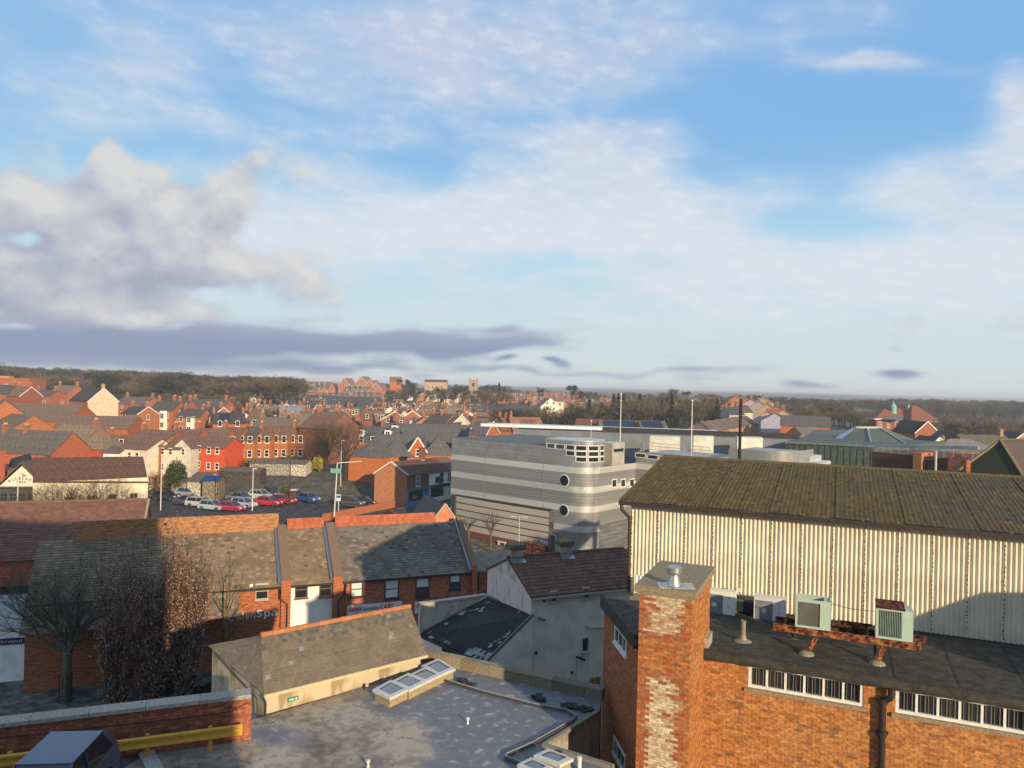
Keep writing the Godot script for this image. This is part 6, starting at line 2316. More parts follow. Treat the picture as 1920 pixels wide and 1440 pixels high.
	for k in 16:
		var a0 := TAU * k / 16.0
		var a1 := TAU * (k + 1) / 16.0
		dd.quad(ec + (e * cos(a0) * 0.5 + Vector3.UP * sin(a0) * 0.7) + n * 0.03,ec + (e * cos(a1) * 0.5 + Vector3.UP * sin(a1) * 0.7) + n * 0.03,ec + (e * cos(a1) * 0.25 + Vector3.UP * sin(a1) * 0.4) + n * 0.03,ec + (e * cos(a0) * 0.25 + Vector3.UP * sin(a0) * 0.4) + n * 0.03)
	part(t,"emblem",dd,M.semi)
	var Q: Vector3 = P.call(s0 + R,R,0)
	var b := MB.new(org)
	for q in [[1151,906],[1167.5,905.5],[1184,905]]:
		var o := PP(q[0],q[1],Q,e)
		window(t,o + e * 0.03 - org,-n,e,1.15,1.05,1,1,Color(0.66,0.65,0.6),0.12,0.06,false)
	b = MB.new(org,Color(0.34,0.29,0.22))
	b.wall(P.call(s0 + R - 1.2,R + 0.3,0),P.call(s0 + R - 1.2,R + 7.8,0),0,5.2)
	part(t,"entrance_glazing",b,M.bayglass)
	b = MB.new(org,Color(0.55,0.2,0.04))
	b.obox(P.call(s0 + R - 1.0,R + 3.8,2.6),n * 3.4,Vector3(0,0.38,0),e * 0.05)
	part(t,"orange_sign",b,M.semi,"orange sign band over the entrance")
	b = MB.new(org,pale * 0.9)
	b.obox(P.call(s0 + R - 1.0,R + 3.8,3.5),n * 3.6,Vector3(0,0.2,0),e * 0.05)
	part(t,"entrance_beam",b,M.clad)
	b = MB.new(org,Color(0.55,0.51,0.43))
	b.prism([P.call(s0 + R - 2.6,R + 3.4,0),P.call(s0 + R - 0.6,R + 3.4,0),P.call(s0 + R - 0.6,R + 6.2,0),P.call(s0 + R - 2.6,R + 6.2,0)],10.4,13.1)
	part(t,"stair_head",b,M.clad)
	b = MB.new(org)
	b.quad(P.call(s0 + R - 0.57,R + 3.7,12.0),P.call(s0 + R - 0.57,R + 5.9,12.0),P.call(s0 + R - 0.57,R + 5.9,12.4),P.call(s0 + R - 0.57,R + 3.7,12.4))
	part(t,"stair_window",b,M.glass)
	var K: Vector3 = P.call(s0 + R,R + 7.9,0)
	var wing := func(name_: String,lab: String,O: Vector3,len: float,rad: float,hgt: float,back: float) -> Node3D:
		var w := thing(name_,lab,"building",O + e * len / 2 - n * 3)
		var m := MB.new(w.position)
		var rg := [[O,n]]
		for k in 13:
			var a := PI / 2 * k / 12.0
			rg.append([O + e * (len - rad) - n * rad + (n * cos(a) + e * sin(a)) * rad,n * cos(a) + e * sin(a)])
		rg.append([O + e * len - n * back,e])
		for k in rg.size() - 1:
			var q0: Array = rg[k]
			var q1: Array = rg[k + 1]
			var n0: Vector3 = q0[1]
			var n1: Vector3 = q1[1]
			for yy in [[0.0,8.26 - bh,grey],[8.26 - bh,8.26,pale],[8.26,10.5 - bh,grey],[10.5 - bh,10.5,pale],[10.5,hgt,grey * 1.12]]:
				if yy[1] > hgt + 0.01:
					continue
				m.col = yy[2]
				var p0 := Vector3(q0[0].x,yy[0],q0[0].z)
				var p1 := Vector3(q1[0].x,yy[0],q1[0].z)
				var up := Vector3(0,yy[1] - yy[0],0)
				m.smooth_tri(p0,p1,p1 + up,n0,n1,n1,Vector2(k,yy[0]),Vector2(k + 1,yy[0]),Vector2(k + 1,yy[1]))
				m.smooth_tri(p0,p1 + up,p0 + up,n0,n1,n0,Vector2(k,yy[0]),Vector2(k + 1,yy[1]),Vector2(k,yy[1]))
		part(w,"cladding",m,M.clad)
		m = MB.new(w.position,Color(0.42,0.42,0.4))
		var ps := []
		for q in rg:
			ps.append(Vector3(q[0].x,0,q[0].z))
		ps.append(O - n * back)
		m.prism(ps,hgt - 0.3,hgt - 0.28)
		part(w,"roof",m,M.matte)
		return w
	var w2: Node3D = wing.call("rounded_wing","grey clad wing with roof railings behind the corner tower",K,10.9,2.4,11.95,9.0)
	for q in [[1201.5,854],[1224,857],[1246,860]]:
		var o := PP(q[0],q[1],K,n)
		window(w2,o + n * 0.03 - w2.position,e,n,1.55,0.62,1,1,Color(0.62,0.62,0.6),0.1,0.05,false)
	for q in [[1246,871]]:
		var o := PP(q[0],q[1],K,n)
		window(w2,o + n * 0.03 - w2.position,e,n,1.55,0.62,1,1,Color(0.62,0.62,0.6),0.1,0.05,false)
	for k in 9:
		b = MB.new(w2.position,Color(0.6,0.6,0.6))
		var o: Vector3 = K + e * (0.8 + k * 1.1) - n * 0.6 + Vector3(0,11.7,0)
		b.tube(o,o + Vector3(0,1.4,0),0.035,0.035,5)
		part(w2,"railing_post",b,M.metal)
	b = MB.new(w2.position,Color(0.6,0.6,0.6))
	for y in [12.3,12.7,13.1]:
		b.tube(K + e * 0.8 - n * 0.6 + Vector3(0,y,0),K + e * 9.6 - n * 0.6 + Vector3(0,y,0),0.03,0.03,5)
	part(w2,"railing",b,M.metal)
	var K3: Vector3 = K + e * 10.9 - n * 3.0
	var w3: Node3D = wing.call("stepped_wing","pale curved wing stepping down beyond the mossy roof ridge",K3,7.2,3.4,13.0,8.0)
	for k in 3:
		b = MB.new(w3.position,Color(0.62,0.61,0.58))
		var o: Vector3 = K3 + e * (7.2 + 1.1 * k + 0.55) - n * 5.5
		b.obox(o + Vector3(0,(12.4 - k * 0.6) / 2,0),e * 0.56,Vector3(0,(12.4 - k * 0.6) / 2,0),n * 2.0)
		part(w3,"parapet_step",b,M.clad)
	var hall := thing("sports_hall","huge flat-roofed grey hall with a white roof edge behind the wings","building",PD(1200,830,125) * Vector3(1,0,1))
	var ho := hall.position
	var h0 := PD(965,803,128)
	var h1 := PD(1520,822,118)
	var hx := (h1 - h0) * Vector3(1,0,1)
	hx = hx.normalized()
	var hn := Vector3(-hx.z,0,hx.x)
	var a0 := h0 * Vector3(1,0,1)
	var a1 := h1 * Vector3(1,0,1)
	b = MB.new(ho,Color(0.27,0.285,0.30))
	b.prism([a0,a1,a1 - hn * 12,a0 - hn * 12],0,12.35)
	part(hall,"wall",b,M.clad)
	var f0 := PD(902,796,131)
	var f1 := PD(1352,813,124)
	b = MB.new(ho,Color(0.72,0.71,0.68))
	var fx := ((f1 - f0) * Vector3(1,0,1)).normalized()
	var fn := Vector3(-fx.z,0,fx.x)
	b.obox((f0 + f1) / 2 + Vector3(0,0.05,0),fx * ((f1 - f0).length() / 2),Vector3(0,0.24,0),fn * 0.3)
	b.prism([f0 * Vector3(1,0,1),f1 * Vector3(1,0,1),f1 * Vector3(1,0,1) - fn * 7,f0 * Vector3(1,0,1) - fn * 7],(f0.y + f1.y) / 2,(f0.y + f1.y) / 2 + 0.1)
	part(hall,"roof_edge",b,M.semi)
	b = MB.new(ho,Color(0.05,0.045,0.045))  # dark shade band below the roof edge, painted as a wall strip
	b.wall(PD(1130,800,127) * Vector3(1,0,1),PD(1500,800,120) * Vector3(1,0,1),12.0,13.2)
	part(hall,"shade_band",b,M.matte)
	for q in [[1218,1275,818,838],[1300,1338,818,840],[1382,1430,820,842]]:
		b = MB.new(ho,Color(0.58,0.56,0.5))
		var p0 := PD(q[0],q[3],112)
		var p1 := PD(q[1],q[3],112)
		b.prism([p0 * Vector3(1,0,1),p1 * Vector3(1,0,1),p1 * Vector3(1,0,1) - hn * 3,p0 * Vector3(1,0,1) - hn * 3],8,PD(q[0],q[2],112).y)
		part(hall,"plant_screen",b,M.clad)
	var fl := [[1163,813,739,106,0.07,"white flagpole rising from the grey hall roof"],[1296,846,752,92,0.07,"tall white flagpole on the railed wing"],[1108,816,790,110,0.05,"short white mast behind the corner tower"]]
	for q in fl:
		var o := PD(q[0],q[1],q[3])
		var tp := PD(q[0] + 3,q[2],q[3])
		var p := thing("flagpole",q[5],"flagpole",o - Vector3(0,1.2,0))
		var m := MB.new(Vector3.ZERO,Color(0.7,0.7,0.68))
		m.tube(Vector3.ZERO,Vector3(0,tp.y - o.y + 1.2,0),q[4],q[4] * 0.6,8)
		part(p,"pole",m,M.semi)
		m = MB.new(Vector3.ZERO,Color(0.7,0.7,0.68))
		m.lathe(Vector3(0,tp.y - o.y + 1.2,0),[[0.0,-0.1],[0.12,0.0],[0.12,0.1],[0.0,0.2]],8)
		part(p,"finial",m,M.semi)
	var dpb := PD(1386,880,48)
	var dpt := PD(1388,748,48)
	var pole := thing("telegraph_pole","dark brown timber pole standing behind the mossy roof ridge","pole",Vector3(dpb.x,0,dpb.z))
	var m := MB.new(Vector3.ZERO,Color(0.05,0.037,0.028))
	m.tube(Vector3.ZERO,Vector3(0,dpt.y,0),0.15,0.085,10)
	part(pole,"shaft",m,M.bark)
	m = MB.new(Vector3.ZERO,Color(0.06,0.045,0.035))
	m.box(Vector3(0,dpt.y - 0.3,0.08),Vector3(0.14,0.5,0.06))
	part(pole,"top_block",m,M.bark)
	var labs := ["slender bare tree by the left end of the glazed bay","slender bare tree before the middle of the glazed bay"]
	var i := 0
	for q in [[878,1031,955,3],[920,1036,940,8]]:
		var o := PH(q[0],q[1],0.0)
		var tr := thing("slender_tree",labs[i],"tree",Vector3(o.x,0,o.z))
		bare_tree(tr,PD(q[0],q[2],-o.z).y,2.6,0.13,4,500 + i,Color(0.24,0.19,0.10),Color(0.20,0.16,0.095),0.5,2)
		i += 1
	var lp := PH(972,1048,0.0)
	lp = PD(972,1060,84)
	var lamp := thing("lamp_post","grey double-headed lamp post before the glazed bay","lamp post",Vector3(lp.x,0,lp.z))
	var top := PD(974,969,84).y
	m = MB.new(Vector3.ZERO,Color(0.42,0.41,0.39))
	m.tube(Vector3.ZERO,Vector3(0,top,0),0.08,0.05,8)
	part(lamp,"post",m,M.semi)
	m = MB.new(Vector3.ZERO,Color(0.42,0.41,0.4))
	m.bar(Vector3(-0.7,top,0),Vector3(0.7,top,0),0.06,0.05)
	m.box(Vector3(-0.7,top,0),Vector3(0.5,0.1,0.22))
	m.box(Vector3(0.7,top,0),Vector3(0.5,0.1,0.22))
	part(lamp,"heads",m,M.semi)
	i = 0
	for q in [[908,1005],[920,1010],[942,1017],[964,1024],[972,1028]]:
		var o := PH(q[0],q[1],0.35)
		var be := thing("white_bench","low white slab bench in the row along the glazed bay","bench",Vector3(o.x,0,o.z),atan2(n.x,n.z),"white benches along the bay")
		m = MB.new(Vector3.ZERO,Color(0.72,0.69,0.62))
		m.box(Vector3(0,0.42,0),Vector3(1.35,0.12,0.5))
		part(be,"seat",m,M.semi)
		for k in [-1,1]:
			m = MB.new(Vector3.ZERO,Color(0.6,0.57,0.5))
			m.stand(Vector3(0.5 * k,0,0),Vector3(0.12,0.36,0.42))
			part(be,"leg",m,M.semi)
		i += 1
	var fo := MB.new(Vector3.ZERO,Color(0.21,0.17,0.125))
	fo.quad(PH(840,1075,0) + Vector3(0,0.012,0),PH(1180,1075,0) + Vector3(0,0.012,0),PH(1180,1020,0) + Vector3(0,0.012,0),PH(850,985,0) + Vector3(0,0.012,0))
	structure("pavement",fo,M.asphalt)
	var gs := MB.new(Vector3.ZERO,Color(0.23,0.215,0.17))
	gs.quad(PH(866,1070,0) + Vector3(0,0.02,0),PH(960,1070,0) + Vector3(0,0.02,0),PH(960,1042,0) + Vector3(0,0.02,0),PH(866,1036,0) + Vector3(0,0.02,0))
	structure("path",gs,M.asphalt)
	var rs := PH(1000,1038,0.0)
	var bush := thing("red_shrub","dark red bare shrub at the right end of the glazed bay","shrub",Vector3(rs.x,0,rs.z))
	leafy(bush,4.5,1.5,1200,Color(0.12,0.045,0.03),88,0.12)
# ================================================================ pub
func pub() -> void:
	var d := 104.0
	var G := PD(40,912,d)
	var t := thing("gabled_pub","pub with a white lettered gable and a long brown roof","pub",Vector3(G.x,0,G.z))
	var org := t.position
	var x := Vector3(0.985,0,-0.17)
	var z := Vector3(0.17,0,0.985)
	var P := func(s: float,w: float,y: float) -> Vector3: return Vector3(G.x,y,G.z) + x * s - z * w
	var ye := G.y
	var ap := PP(40,866,G,z).y
	var hw := 3.1
	var b := MB.new(org,Color(0.08,0.08,0.085))
	b.wall(P.call(-hw - 0.2,0.4,0),P.call(hw + 0.2,0.4,0),0,ye - 0.25)
	part(t,"porch",b,M.matte)
	for k in 5:
		window(t,P.call(-2.3 + k * 1.15,0.36,2.7) - org,x,z,0.95,1.5,2,3,Color(0.10,0.10,0.10),0.07,0.06,false)
	b = MB.new(org,Color(0.70,0.63,0.52))
	b.tri(P.call(-2.75,0,ye),P.call(2.75,0,ye),P.call(0,0,ap - 0.55))
	part(t,"gable_board",b,M.semi,"cream gable board with the pub name round a branch")
	b = MB.new(org,Color(0.12,0.095,0.075))
	b.obox(P.call(0,-0.05,ye - 0.12),x * 3.3,Vector3(0,0.12,0),z * 0.12)
	part(t,"bressummer",b,M.wood)
	b = MB.new(org,Color(0.17,0.125,0.085))
	b.slab(P.call(hw + 0.35,-0.3,ye - 0.35),P.call(hw + 0.35,9,ye - 0.35),P.call(0,9,ap),P.call(0,-0.3,ap),0.16)
	b.slab(P.call(-hw - 0.35,9,ye - 0.35),P.call(-hw - 0.35,-0.3,ye - 0.35),P.call(0,-0.3,ap),P.call(0,9,ap),0.16)
	part(t,"gable_roof",b,M.tiling)
	var ink := Color(0.05,0.04,0.035)
	var zz := 0.02
	var chars := "MULBERRY"
	lettering(t,"THE",P.call(0.05,-zz,ye + 1.72) - org,x,z,0.2,0.7,Color(0.2,0.17,0.13),0.0,"Droid Serif")
	for k in 8:
		var f := (k - 3.5) / 3.5
		var o: Vector3 = P.call(f * 1.5,-zz,ye + 1.1 - 0.36 * f * f)
		var up := (Vector3.UP * cos(f * 0.55) + x * sin(f * 0.55))
		var rt := up.cross(z)
		lettering(t,chars[k],o - org,rt,z,0.34,0.3,ink,0.0,"Droid Serif")
	lettering(t,"TREE",P.call(0,-zz,ye + 0.6) - org,x,z,0.3,1.25,ink,0.0,"Droid Serif")
	b = MB.new(org,ink)
	b.bar(P.call(-0.75,-0.03,ye + 1.22),P.call(0.1,-0.03,ye + 1.45),0.02,0.06,z)
	b.bar(P.call(0.0,-0.03,ye + 1.43),P.call(0.95,-0.03,ye + 1.5),0.02,0.06,z)
	b.quad(P.call(0.05,-0.035,ye + 1.4),P.call(0.4,-0.035,ye + 1.36),P.call(0.6,-0.035,ye + 1.5),P.call(0.2,-0.035,ye + 1.56))
	part(t,"emblem",b,M.semi)
	var lt := thing("pub_range","long brown tiled range with a cream end wall behind the pub gable","pub",P.call(8,6,0))
	var lo := lt.position
	var R0 := PD(60,858,107)
	var R1 := PD(268,856,115)
	var rx := ((R1 - R0) * Vector3(1,0,1)).normalized()
	var rn := Vector3(-rx.z,0,rx.x)
	var e0 := R0 + rn * 5.0
	var e1 := R1 + rn * 5.0
	e0.y = PD(60,905,102).y
	e1.y = PP(262,905,e1,rn).y
	b = MB.new(lo,Color(0.155,0.085,0.06))
	b.slab(e0 + rn * 0.2,e1 + rn * 0.2,R1,R0,0.12)
	b.slab(e1 - rn * 10.2,e0 - rn * 10.2,R0,R1,0.12)
	part(lt,"roof",b,M.tiling)
	b = MB.new(lo,Color(0.66,0.58,0.42))
	b.wall(e0,e1,0,e0.y - 0.1)
	b.wall(e1,e1 - rn * 10,0,e1.y - 0.1)
	b.tri(e1,e1 - rn * 10,R1 - Vector3(0,0.15,0))
	part(lt,"wall",b,M.render)
	for k in 4:
		window(lt,e0.lerp(e1,0.3 + 0.19 * k) * Vector3(1,0,1) + Vector3(0,2.2,0) + rn * 0.03 - lo,rx,rn,1.1,1.5,2,2,Color(0.3,0.26,0.2),0.08,0.05,true)
	b = MB.new(lo,Color(0.62,0.52,0.45))
	b.bar(R1 + rx * 0.05,e1 + rn * 0.25 + rx * 0.05,0.08,0.22)
	part(lt,"bargeboard",b,M.semi)
	var nb := thing("red_stack_house","house with a tall red brick stack beside the pub gable","house",PD(10,900,112) * Vector3(1,0,1))
	b = MB.new(nb.position,Color(0.46,0.14,0.08))
	b.prism([PD(-14,890,110) * Vector3(1,0,1),PD(9,890,110) * Vector3(1,0,1),PD(9,890,112) * Vector3(1,0,1),PD(-14,890,112) * Vector3(1,0,1)],0,PD(0,846,110).y)
	part(nb,"chimney",b,M.masonry)
	b = MB.new(nb.position,Color(0.05,0.045,0.045))
	var q0 := PD(10,890,117)
	var q1 := PD(55,850,117)
	b.slab(q0,PD(62,866,113),q1 + Vector3(0,0.0,0),PD(20,860,120),0.1)
	part(nb,"roof",b,M.tiling)
	b = MB.new(nb.position,Color(0.4,0.15,0.09))
	b.prism([PD(-30,890,113) * Vector3(1,0,1),PD(60,890,113) * Vector3(1,0,1),PD(60,890,122) * Vector3(1,0,1),PD(-30,890,122) * Vector3(1,0,1)],0,PD(40,884,113).y)
	part(nb,"wall",b,M.masonry)
	var labs := ["wide bare twiggy tree before the long brown pub roof","bare twiggy tree close to the pub gable","bare twiggy tree by the cream end wall of the pub"]
	var i := 0
	for q in [[150,86.0,860,1.6,6],[92,88.0,880,1.2,5],[208,86.0,880,1.2,5]]:
		var o := PD(q[0],960,q[1])
		var tr := thing("twiggy_tree",labs[i],"tree",Vector3(o.x,0,o.z),0.0,"bare trees before the pub")
		bare_tree(tr,PD(q[0],q[2],q[1]).y,q[3],0.26,q[4],700 + i,Color(0.17,0.12,0.085),Color(0.19,0.125,0.085),0.62,3)
		i += 1
	var po := PD(13,940,90)
	var sp := thing("lamp_post","thin white lamp post in front of the pub gable","lamp post",Vector3(PD(33,940,92).x,0,-92))
	b = MB.new(Vector3.ZERO,Color(0.55,0.55,0.54))
	b.tube(Vector3.ZERO,Vector3(0,PD(33,897,92).y,0),0.09,0.06,8)
	part(sp,"post",b,M.semi)
# ================================================================ cars
var car_base := {}
func make_car(style: String,col: Color) -> Node3D:
	var o: Node3D
	if not car_base.has(style):
		o = thing("parked_" + ("car" if style != "suv" else "car"),"car","car")
		var L: float = {"hatchback": 4.0,"saloon": 4.5,"estate": 4.55,"suv": 4.5}[style]
		var H: float = {"hatchback": 1.47,"saloon": 1.43,"estate": 1.48,"suv": 1.78}[style]
		var hw := 0.87
		var belt := H * 0.62
		var sill := 0.26
		var xf := L / 2
		var low := [Vector2(-xf + 0.03,sill + 0.1),Vector2(-xf,belt * 0.7),Vector2(-xf + 0.08,belt + (0.04 if style != "saloon" else -0.02))]
		var hood := belt - 0.02
		low.append(Vector2(xf - 1.15,hood))
		low.append(Vector2(xf - 0.35,hood - 0.14))
		low.append(Vector2(xf - 0.04,hood - 0.32))
		low.append(Vector2(xf,sill + 0.18))
		low.append(Vector2(xf - 0.06,sill))
		low.append(Vector2(-xf + 0.1,sill))
		var b := MB.new(Vector3.ZERO,Color(1,1,1))
		var ins := 0.09
		for k in low.size():
			var p: Vector2 = low[k]
			var q: Vector2 = low[(k + 1) % low.size()]
			var wp := hw - (ins if p.y > belt * 0.85 else 0.0)
			var wq := hw - (ins if q.y > belt * 0.85 else 0.0)
			b.quad(Vector3(p.x,p.y,wp),Vector3(p.x,p.y,-wp),Vector3(q.x,q.y,-wq),Vector3(q.x,q.y,wq))
		for sgn in [-1,1]:
			var c := Vector3(0,belt * 0.7,hw * sgn)
			for k in low.size():
				var p: Vector2 = low[k]
				var q: Vector2 = low[(k + 1) % low.size()]
				var wp := hw - (ins if p.y > belt * 0.85 else 0.0)
				var wq := hw - (ins if q.y > belt * 0.85 else 0.0)
				var A := Vector3(p.x,p.y,wp * sgn)
				var B := Vector3(q.x,q.y,wq * sgn)
				if sgn > 0:
					b.tri(c,B,A)
				else:
					b.tri(c,A,B)
		var gr: float = {"hatchback": -xf + 0.12,"saloon": -xf + 0.85,"estate": -xf + 0.1,"suv": -xf + 0.08}[style]
		var gf := xf - 1.0
		var tr: float = gr + {"hatchback": 0.42,"saloon": 0.7,"estate": 0.3,"suv": 0.22}[style]
		var tf := gf - 0.78
		var tw := hw - 0.24
		var bw := hw - 0.085
		b.obox(Vector3((tr + tf) / 2,H - 0.02,0),Vector3((tf - tr) / 2,0,0),Vector3(0,0.022,0),Vector3(0,0,tw))
		for sgn in [-1,1]:
			b.bar(Vector3(gf,belt,bw * sgn),Vector3(tf,H - 0.03,tw * sgn),0.05,0.07)
			b.bar(Vector3(gr,belt,bw * sgn),Vector3(tr,H - 0.03,tw * sgn),0.06,0.12)
			var mx := (gf + gr) / 2 + 0.1
			b.bar(Vector3(mx,belt,(bw + 0.005) * sgn),Vector3(mx - 0.05,H - 0.03,tw * sgn),0.03,0.09)
		part(o,"body",b,M.paint)
		var g := MB.new(Vector3.ZERO)
		g.quad(Vector3(gf,belt,bw),Vector3(gf,belt,-bw),Vector3(tf,H - 0.04,-tw),Vector3(tf,H - 0.04,tw))
		part(o,"windscreen",g,M.glass)
		g = MB.new(Vector3.ZERO)
		g.quad(Vector3(gr,belt,-bw),Vector3(gr,belt,bw),Vector3(tr,H - 0.04,tw),Vector3(tr,H - 0.04,-tw))
		part(o,"rear_window",g,M.glass)
		for sgn in [-1,1]:
			g = MB.new(Vector3.ZERO)
			var q := [Vector3(gr,belt,bw * sgn),Vector3(gf,belt,bw * sgn),Vector3(tf,H - 0.04,tw * sgn),Vector3(tr,H - 0.04,tw * sgn)]
			if sgn > 0:
				g.quad(q[0],q[1],q[2],q[3])
			else:
				g.quad(q[1],q[0],q[3],q[2])
			part(o,"side_window",g,M.glass)
		for x in [-L * 0.31,L * 0.315]:
			for sgn in [-1,1]:
				var w := MB.new(Vector3.ZERO,Color(0.018,0.018,0.018))
				var r := 0.31 if style != "suv" else 0.36
				w.tube(Vector3(x,r,(hw - 0.2) * sgn),Vector3(x,r,(hw + 0.012) * sgn),r,r,14)
				var wh := part(o,"wheel",w,M.tyre)
				w = MB.new(Vector3.ZERO,Color(0.4,0.4,0.41))
				w.tube(Vector3(x,r,hw * sgn),Vector3(x,r,(hw + 0.02) * sgn),r * 0.62,r * 0.55,12)
				part(wh,"rim",w,M.metal)
		for sgn in [-1,1]:
			var h := MB.new(Vector3.ZERO,Color(0.62,0.63,0.65))
			h.obox(Vector3(xf - 0.13,hood - 0.28,0.6 * sgn),Vector3(0.12,-0.05,0),Vector3(0.02,0.07,0),Vector3(0,0,0.17))
			part(o,"headlight",h,M.semi)
			h = MB.new(Vector3.ZERO,Color(0.35,0.02,0.02))
			h.box(Vector3(-xf + 0.02,belt - 0.12,0.66 * sgn),Vector3(0.06,0.22,0.16))
			part(o,"tail_light",h,M.semi)
		car_base[style] = o
		o.set_meta("used",false)
	var base: Node3D = car_base[style]
	if not base.get_meta("used"):
		base.set_meta("used",true)
		o = base
	else:
		o = copy(base,Vector3.ZERO,0.0)
	var key := "paint_" + col.to_html()
	if not M.has(key):
		var m: StandardMaterial3D = M.paint.duplicate()
		m.resource_name = key
		m.albedo_color = col.linear_to_srgb()
		M[key] = m
	(o.get_node("body") as MeshInstance3D).material_override = M[key]
	return o
func car_park() -> void:
	var b := MB.new(Vector3.ZERO,Color(0.085,0.08,0.08))
	var pg := []
	for q in [[150,985],[700,985],[712,950],[700,897],[560,880],[420,905],[260,918],[150,940]]:
		pg.append(PH(q[0],q[1],0.0) * Vector3(1,0,1))
	b.prism(pg,-0.2,0.012)
	structure("car_park_surface",b,M.asphalt)
	b = MB.new(Vector3.ZERO,Color(0.075,0.078,0.085))
	var rd := []
	for q in [[640,1000],[880,1000],[880,930],[842,938],[770,953],[700,964]]:
		rd.append(PH(q[0],q[1],0.0) * Vector3(1,0,1))
	b.prism(rd,-0.2,0.016)
	structure("road",b,M.asphalt)
	for q in [[612,925,622,921],[616,932,628,927],[600,930,612,926]]:
		b = MB.new(Vector3.ZERO,Color(0.5,0.48,0.44))
		var p := PH(q[0],q[1],0.02)
		var r := PH(q[2],q[3],0.02)
		b.bar(p,r,0.14,0.006)
		structure("bay_line",b,M.matte)
	var white := Color(0.62,0.61,0.58)
	var silver := Color(0.36,0.38,0.41)
	var black := Color(0.02,0.022,0.026)
	var navy := Color(0.025,0.04,0.10)
	var blue := Color(0.03,0.08,0.24)
	var red := Color(0.42,0.018,0.022)
	var cars := [
		[311,937,"hatchback",Color(0.03,0.035,0.045),-8.0,"black hatchback parked beside the cream wall"],
		[354,931,"hatchback",Color(0.24,0.24,0.26),-12.0,"grey hatchback parked between the cream wall and the black off-roader"],
		[395,927,"suv",Color(0.022,0.03,0.026),-10.0,"black off-roader parked by the timber fence"],
		[352,946,"saloon",Color(0.06,0.07,0.12),-14.0,"dark blue saloon in the row behind the tall brick wall"],
		[377,950,"estate",Color(0.40,0.40,0.40),-12.0,"pale grey estate car behind the tall brick wall"],
		[398,956,"hatchback",Color(0.32,0.37,0.42),-14.0,"silver-blue hatchback beside the crimson car"],
		[434,958,"hatchback",Color(0.36,0.02,0.05),-14.0,"crimson hatchback half hidden by the brick wall top"],
		[457,951,"hatchback",silver,-20.0,"silver hatchback behind the crimson car"],
		[450,939,"saloon",Color(0.13,0.15,0.19),-18.0,"slate saloon behind the silver hatchback"],
		[489,935,"hatchback",Color(0.42,0.43,0.43),-18.0,"light silver hatchback behind the bright red car"],
		[511,930,"hatchback",Color(0.03,0.04,0.05),-40.0,"dark hatchback between two silver cars and the shrub"],
		[503,913,"estate",white,172.0,"white estate car along the timber fence"],
		[527,911,"hatchback",Color(0.02,0.025,0.05),160.0,"dark blue car tucked behind the white estate"],
		[551,911,"saloon",Color(0.03,0.035,0.035),168.0,"black saloon next to the white estate"],
		[556,900,"hatchback",Color(0.13,0.025,0.025),168.0,"dark red car behind the black saloon"],
		[580,907,"hatchback",Color(0.03,0.07,0.22),200.0,"blue hatchback between the black saloon and a white car"],
		[604,905,"hatchback",white,195.0,"white hatchback at the end of the fence row"],
		[504,948,"hatchback",red,-12.0,"bright red hatchback in the middle of the car park"],
		[531,944,"hatchback",Color(0.30,0.02,0.02),-12.0,"red car behind the bright red hatchback"],
		[576,940,"saloon",blue,-32.0,"blue saloon by the parking kiosk"],
		[658,914,"saloon",Color(0.03,0.04,0.085),175.0,"navy saloon beyond the low rail fence"],
		[697,909,"hatchback",white,120.0,"white hatchback against the gable wall"],
		[685,921,"saloon",Color(0.42,0.45,0.48),200.0,"silver saloon between the rail fence and the gable"],
		[656,951,"suv",Color(0.05,0.055,0.05),-14.0,"dark green estate at the bottom of the car park"],
		[684,947,"hatchback",black,-14.0,"black hatchback under the gable wall"],
		[750,971,"saloon",Color(0.07,0.085,0.12),-70.0,"dark saloon on the road below the corner shops"]]
	for q in cars:
		var p := PH(q[0],q[1],0.02)
		var c := make_car(q[2],q[3])
		c.position = Vector3(p.x,0.015,p.z)
		c.rotation.y = deg_to_rad(q[4])
		tag(c,q[5],"car","cars in the car park")
	var ko := PH(551,941,0.0)
	var ks := thing("parking_kiosk","small brown parking kiosk with a pale roof","kiosk",Vector3(ko.x,0.012,ko.z))
	b = MB.new(Vector3.ZERO,Color(0.14,0.07,0.055))
	b.stand(Vector3.ZERO,Vector3(0.9,1.9,0.9))
	part(ks,"cabin",b,M.wood)
	b = MB.new(Vector3.ZERO,Color(0.55,0.53,0.5))
	b.stand(Vector3(0,1.9,0),Vector3(1.15,0.14,1.15))
	part(ks,"roof",b,M.semi)
	person(PH(686,913,0.014))
	var w := thing("cream_wall","cream painted wall along the car park by the black hatchback","wall",PH(305,926,0) * Vector3(1,0,1))
	b = MB.new(w.position,Color(0.66,0.61,0.52))
	var w0 := PH(255,928,0)
	var w1 := PH(347,922,0)
	b.prism([w0,w1,w1 + Vector3(0,0,-0.3),w0 + Vector3(0,0,-0.3)],0,2.4)
	part(w,"wall",b,M.render)
	fence("timber panel fence along the far side of the car park",[[347,921],[416,915],[500,898],[570,889],[640,884],[705,880]],1.75)
	rail_fence([[640,930],[697,928]])
	var rw := thing("low_brick_wall","low red brick wall sloping along the road below the car park","wall",PH(690,960,0) * Vector3(1,0,1))
	b = MB.new(rw.position,Color(0.46,0.17,0.085))
	var a0 := PH(604,979,0)
	var a1 := PH(742,951,0)
	b.prism([a0,a1,a1 + Vector3(-0.1,0,-0.3),a0 + Vector3(-0.1,0,-0.3)],0,1.1)
	part(rw,"wall",b,M.masonry)
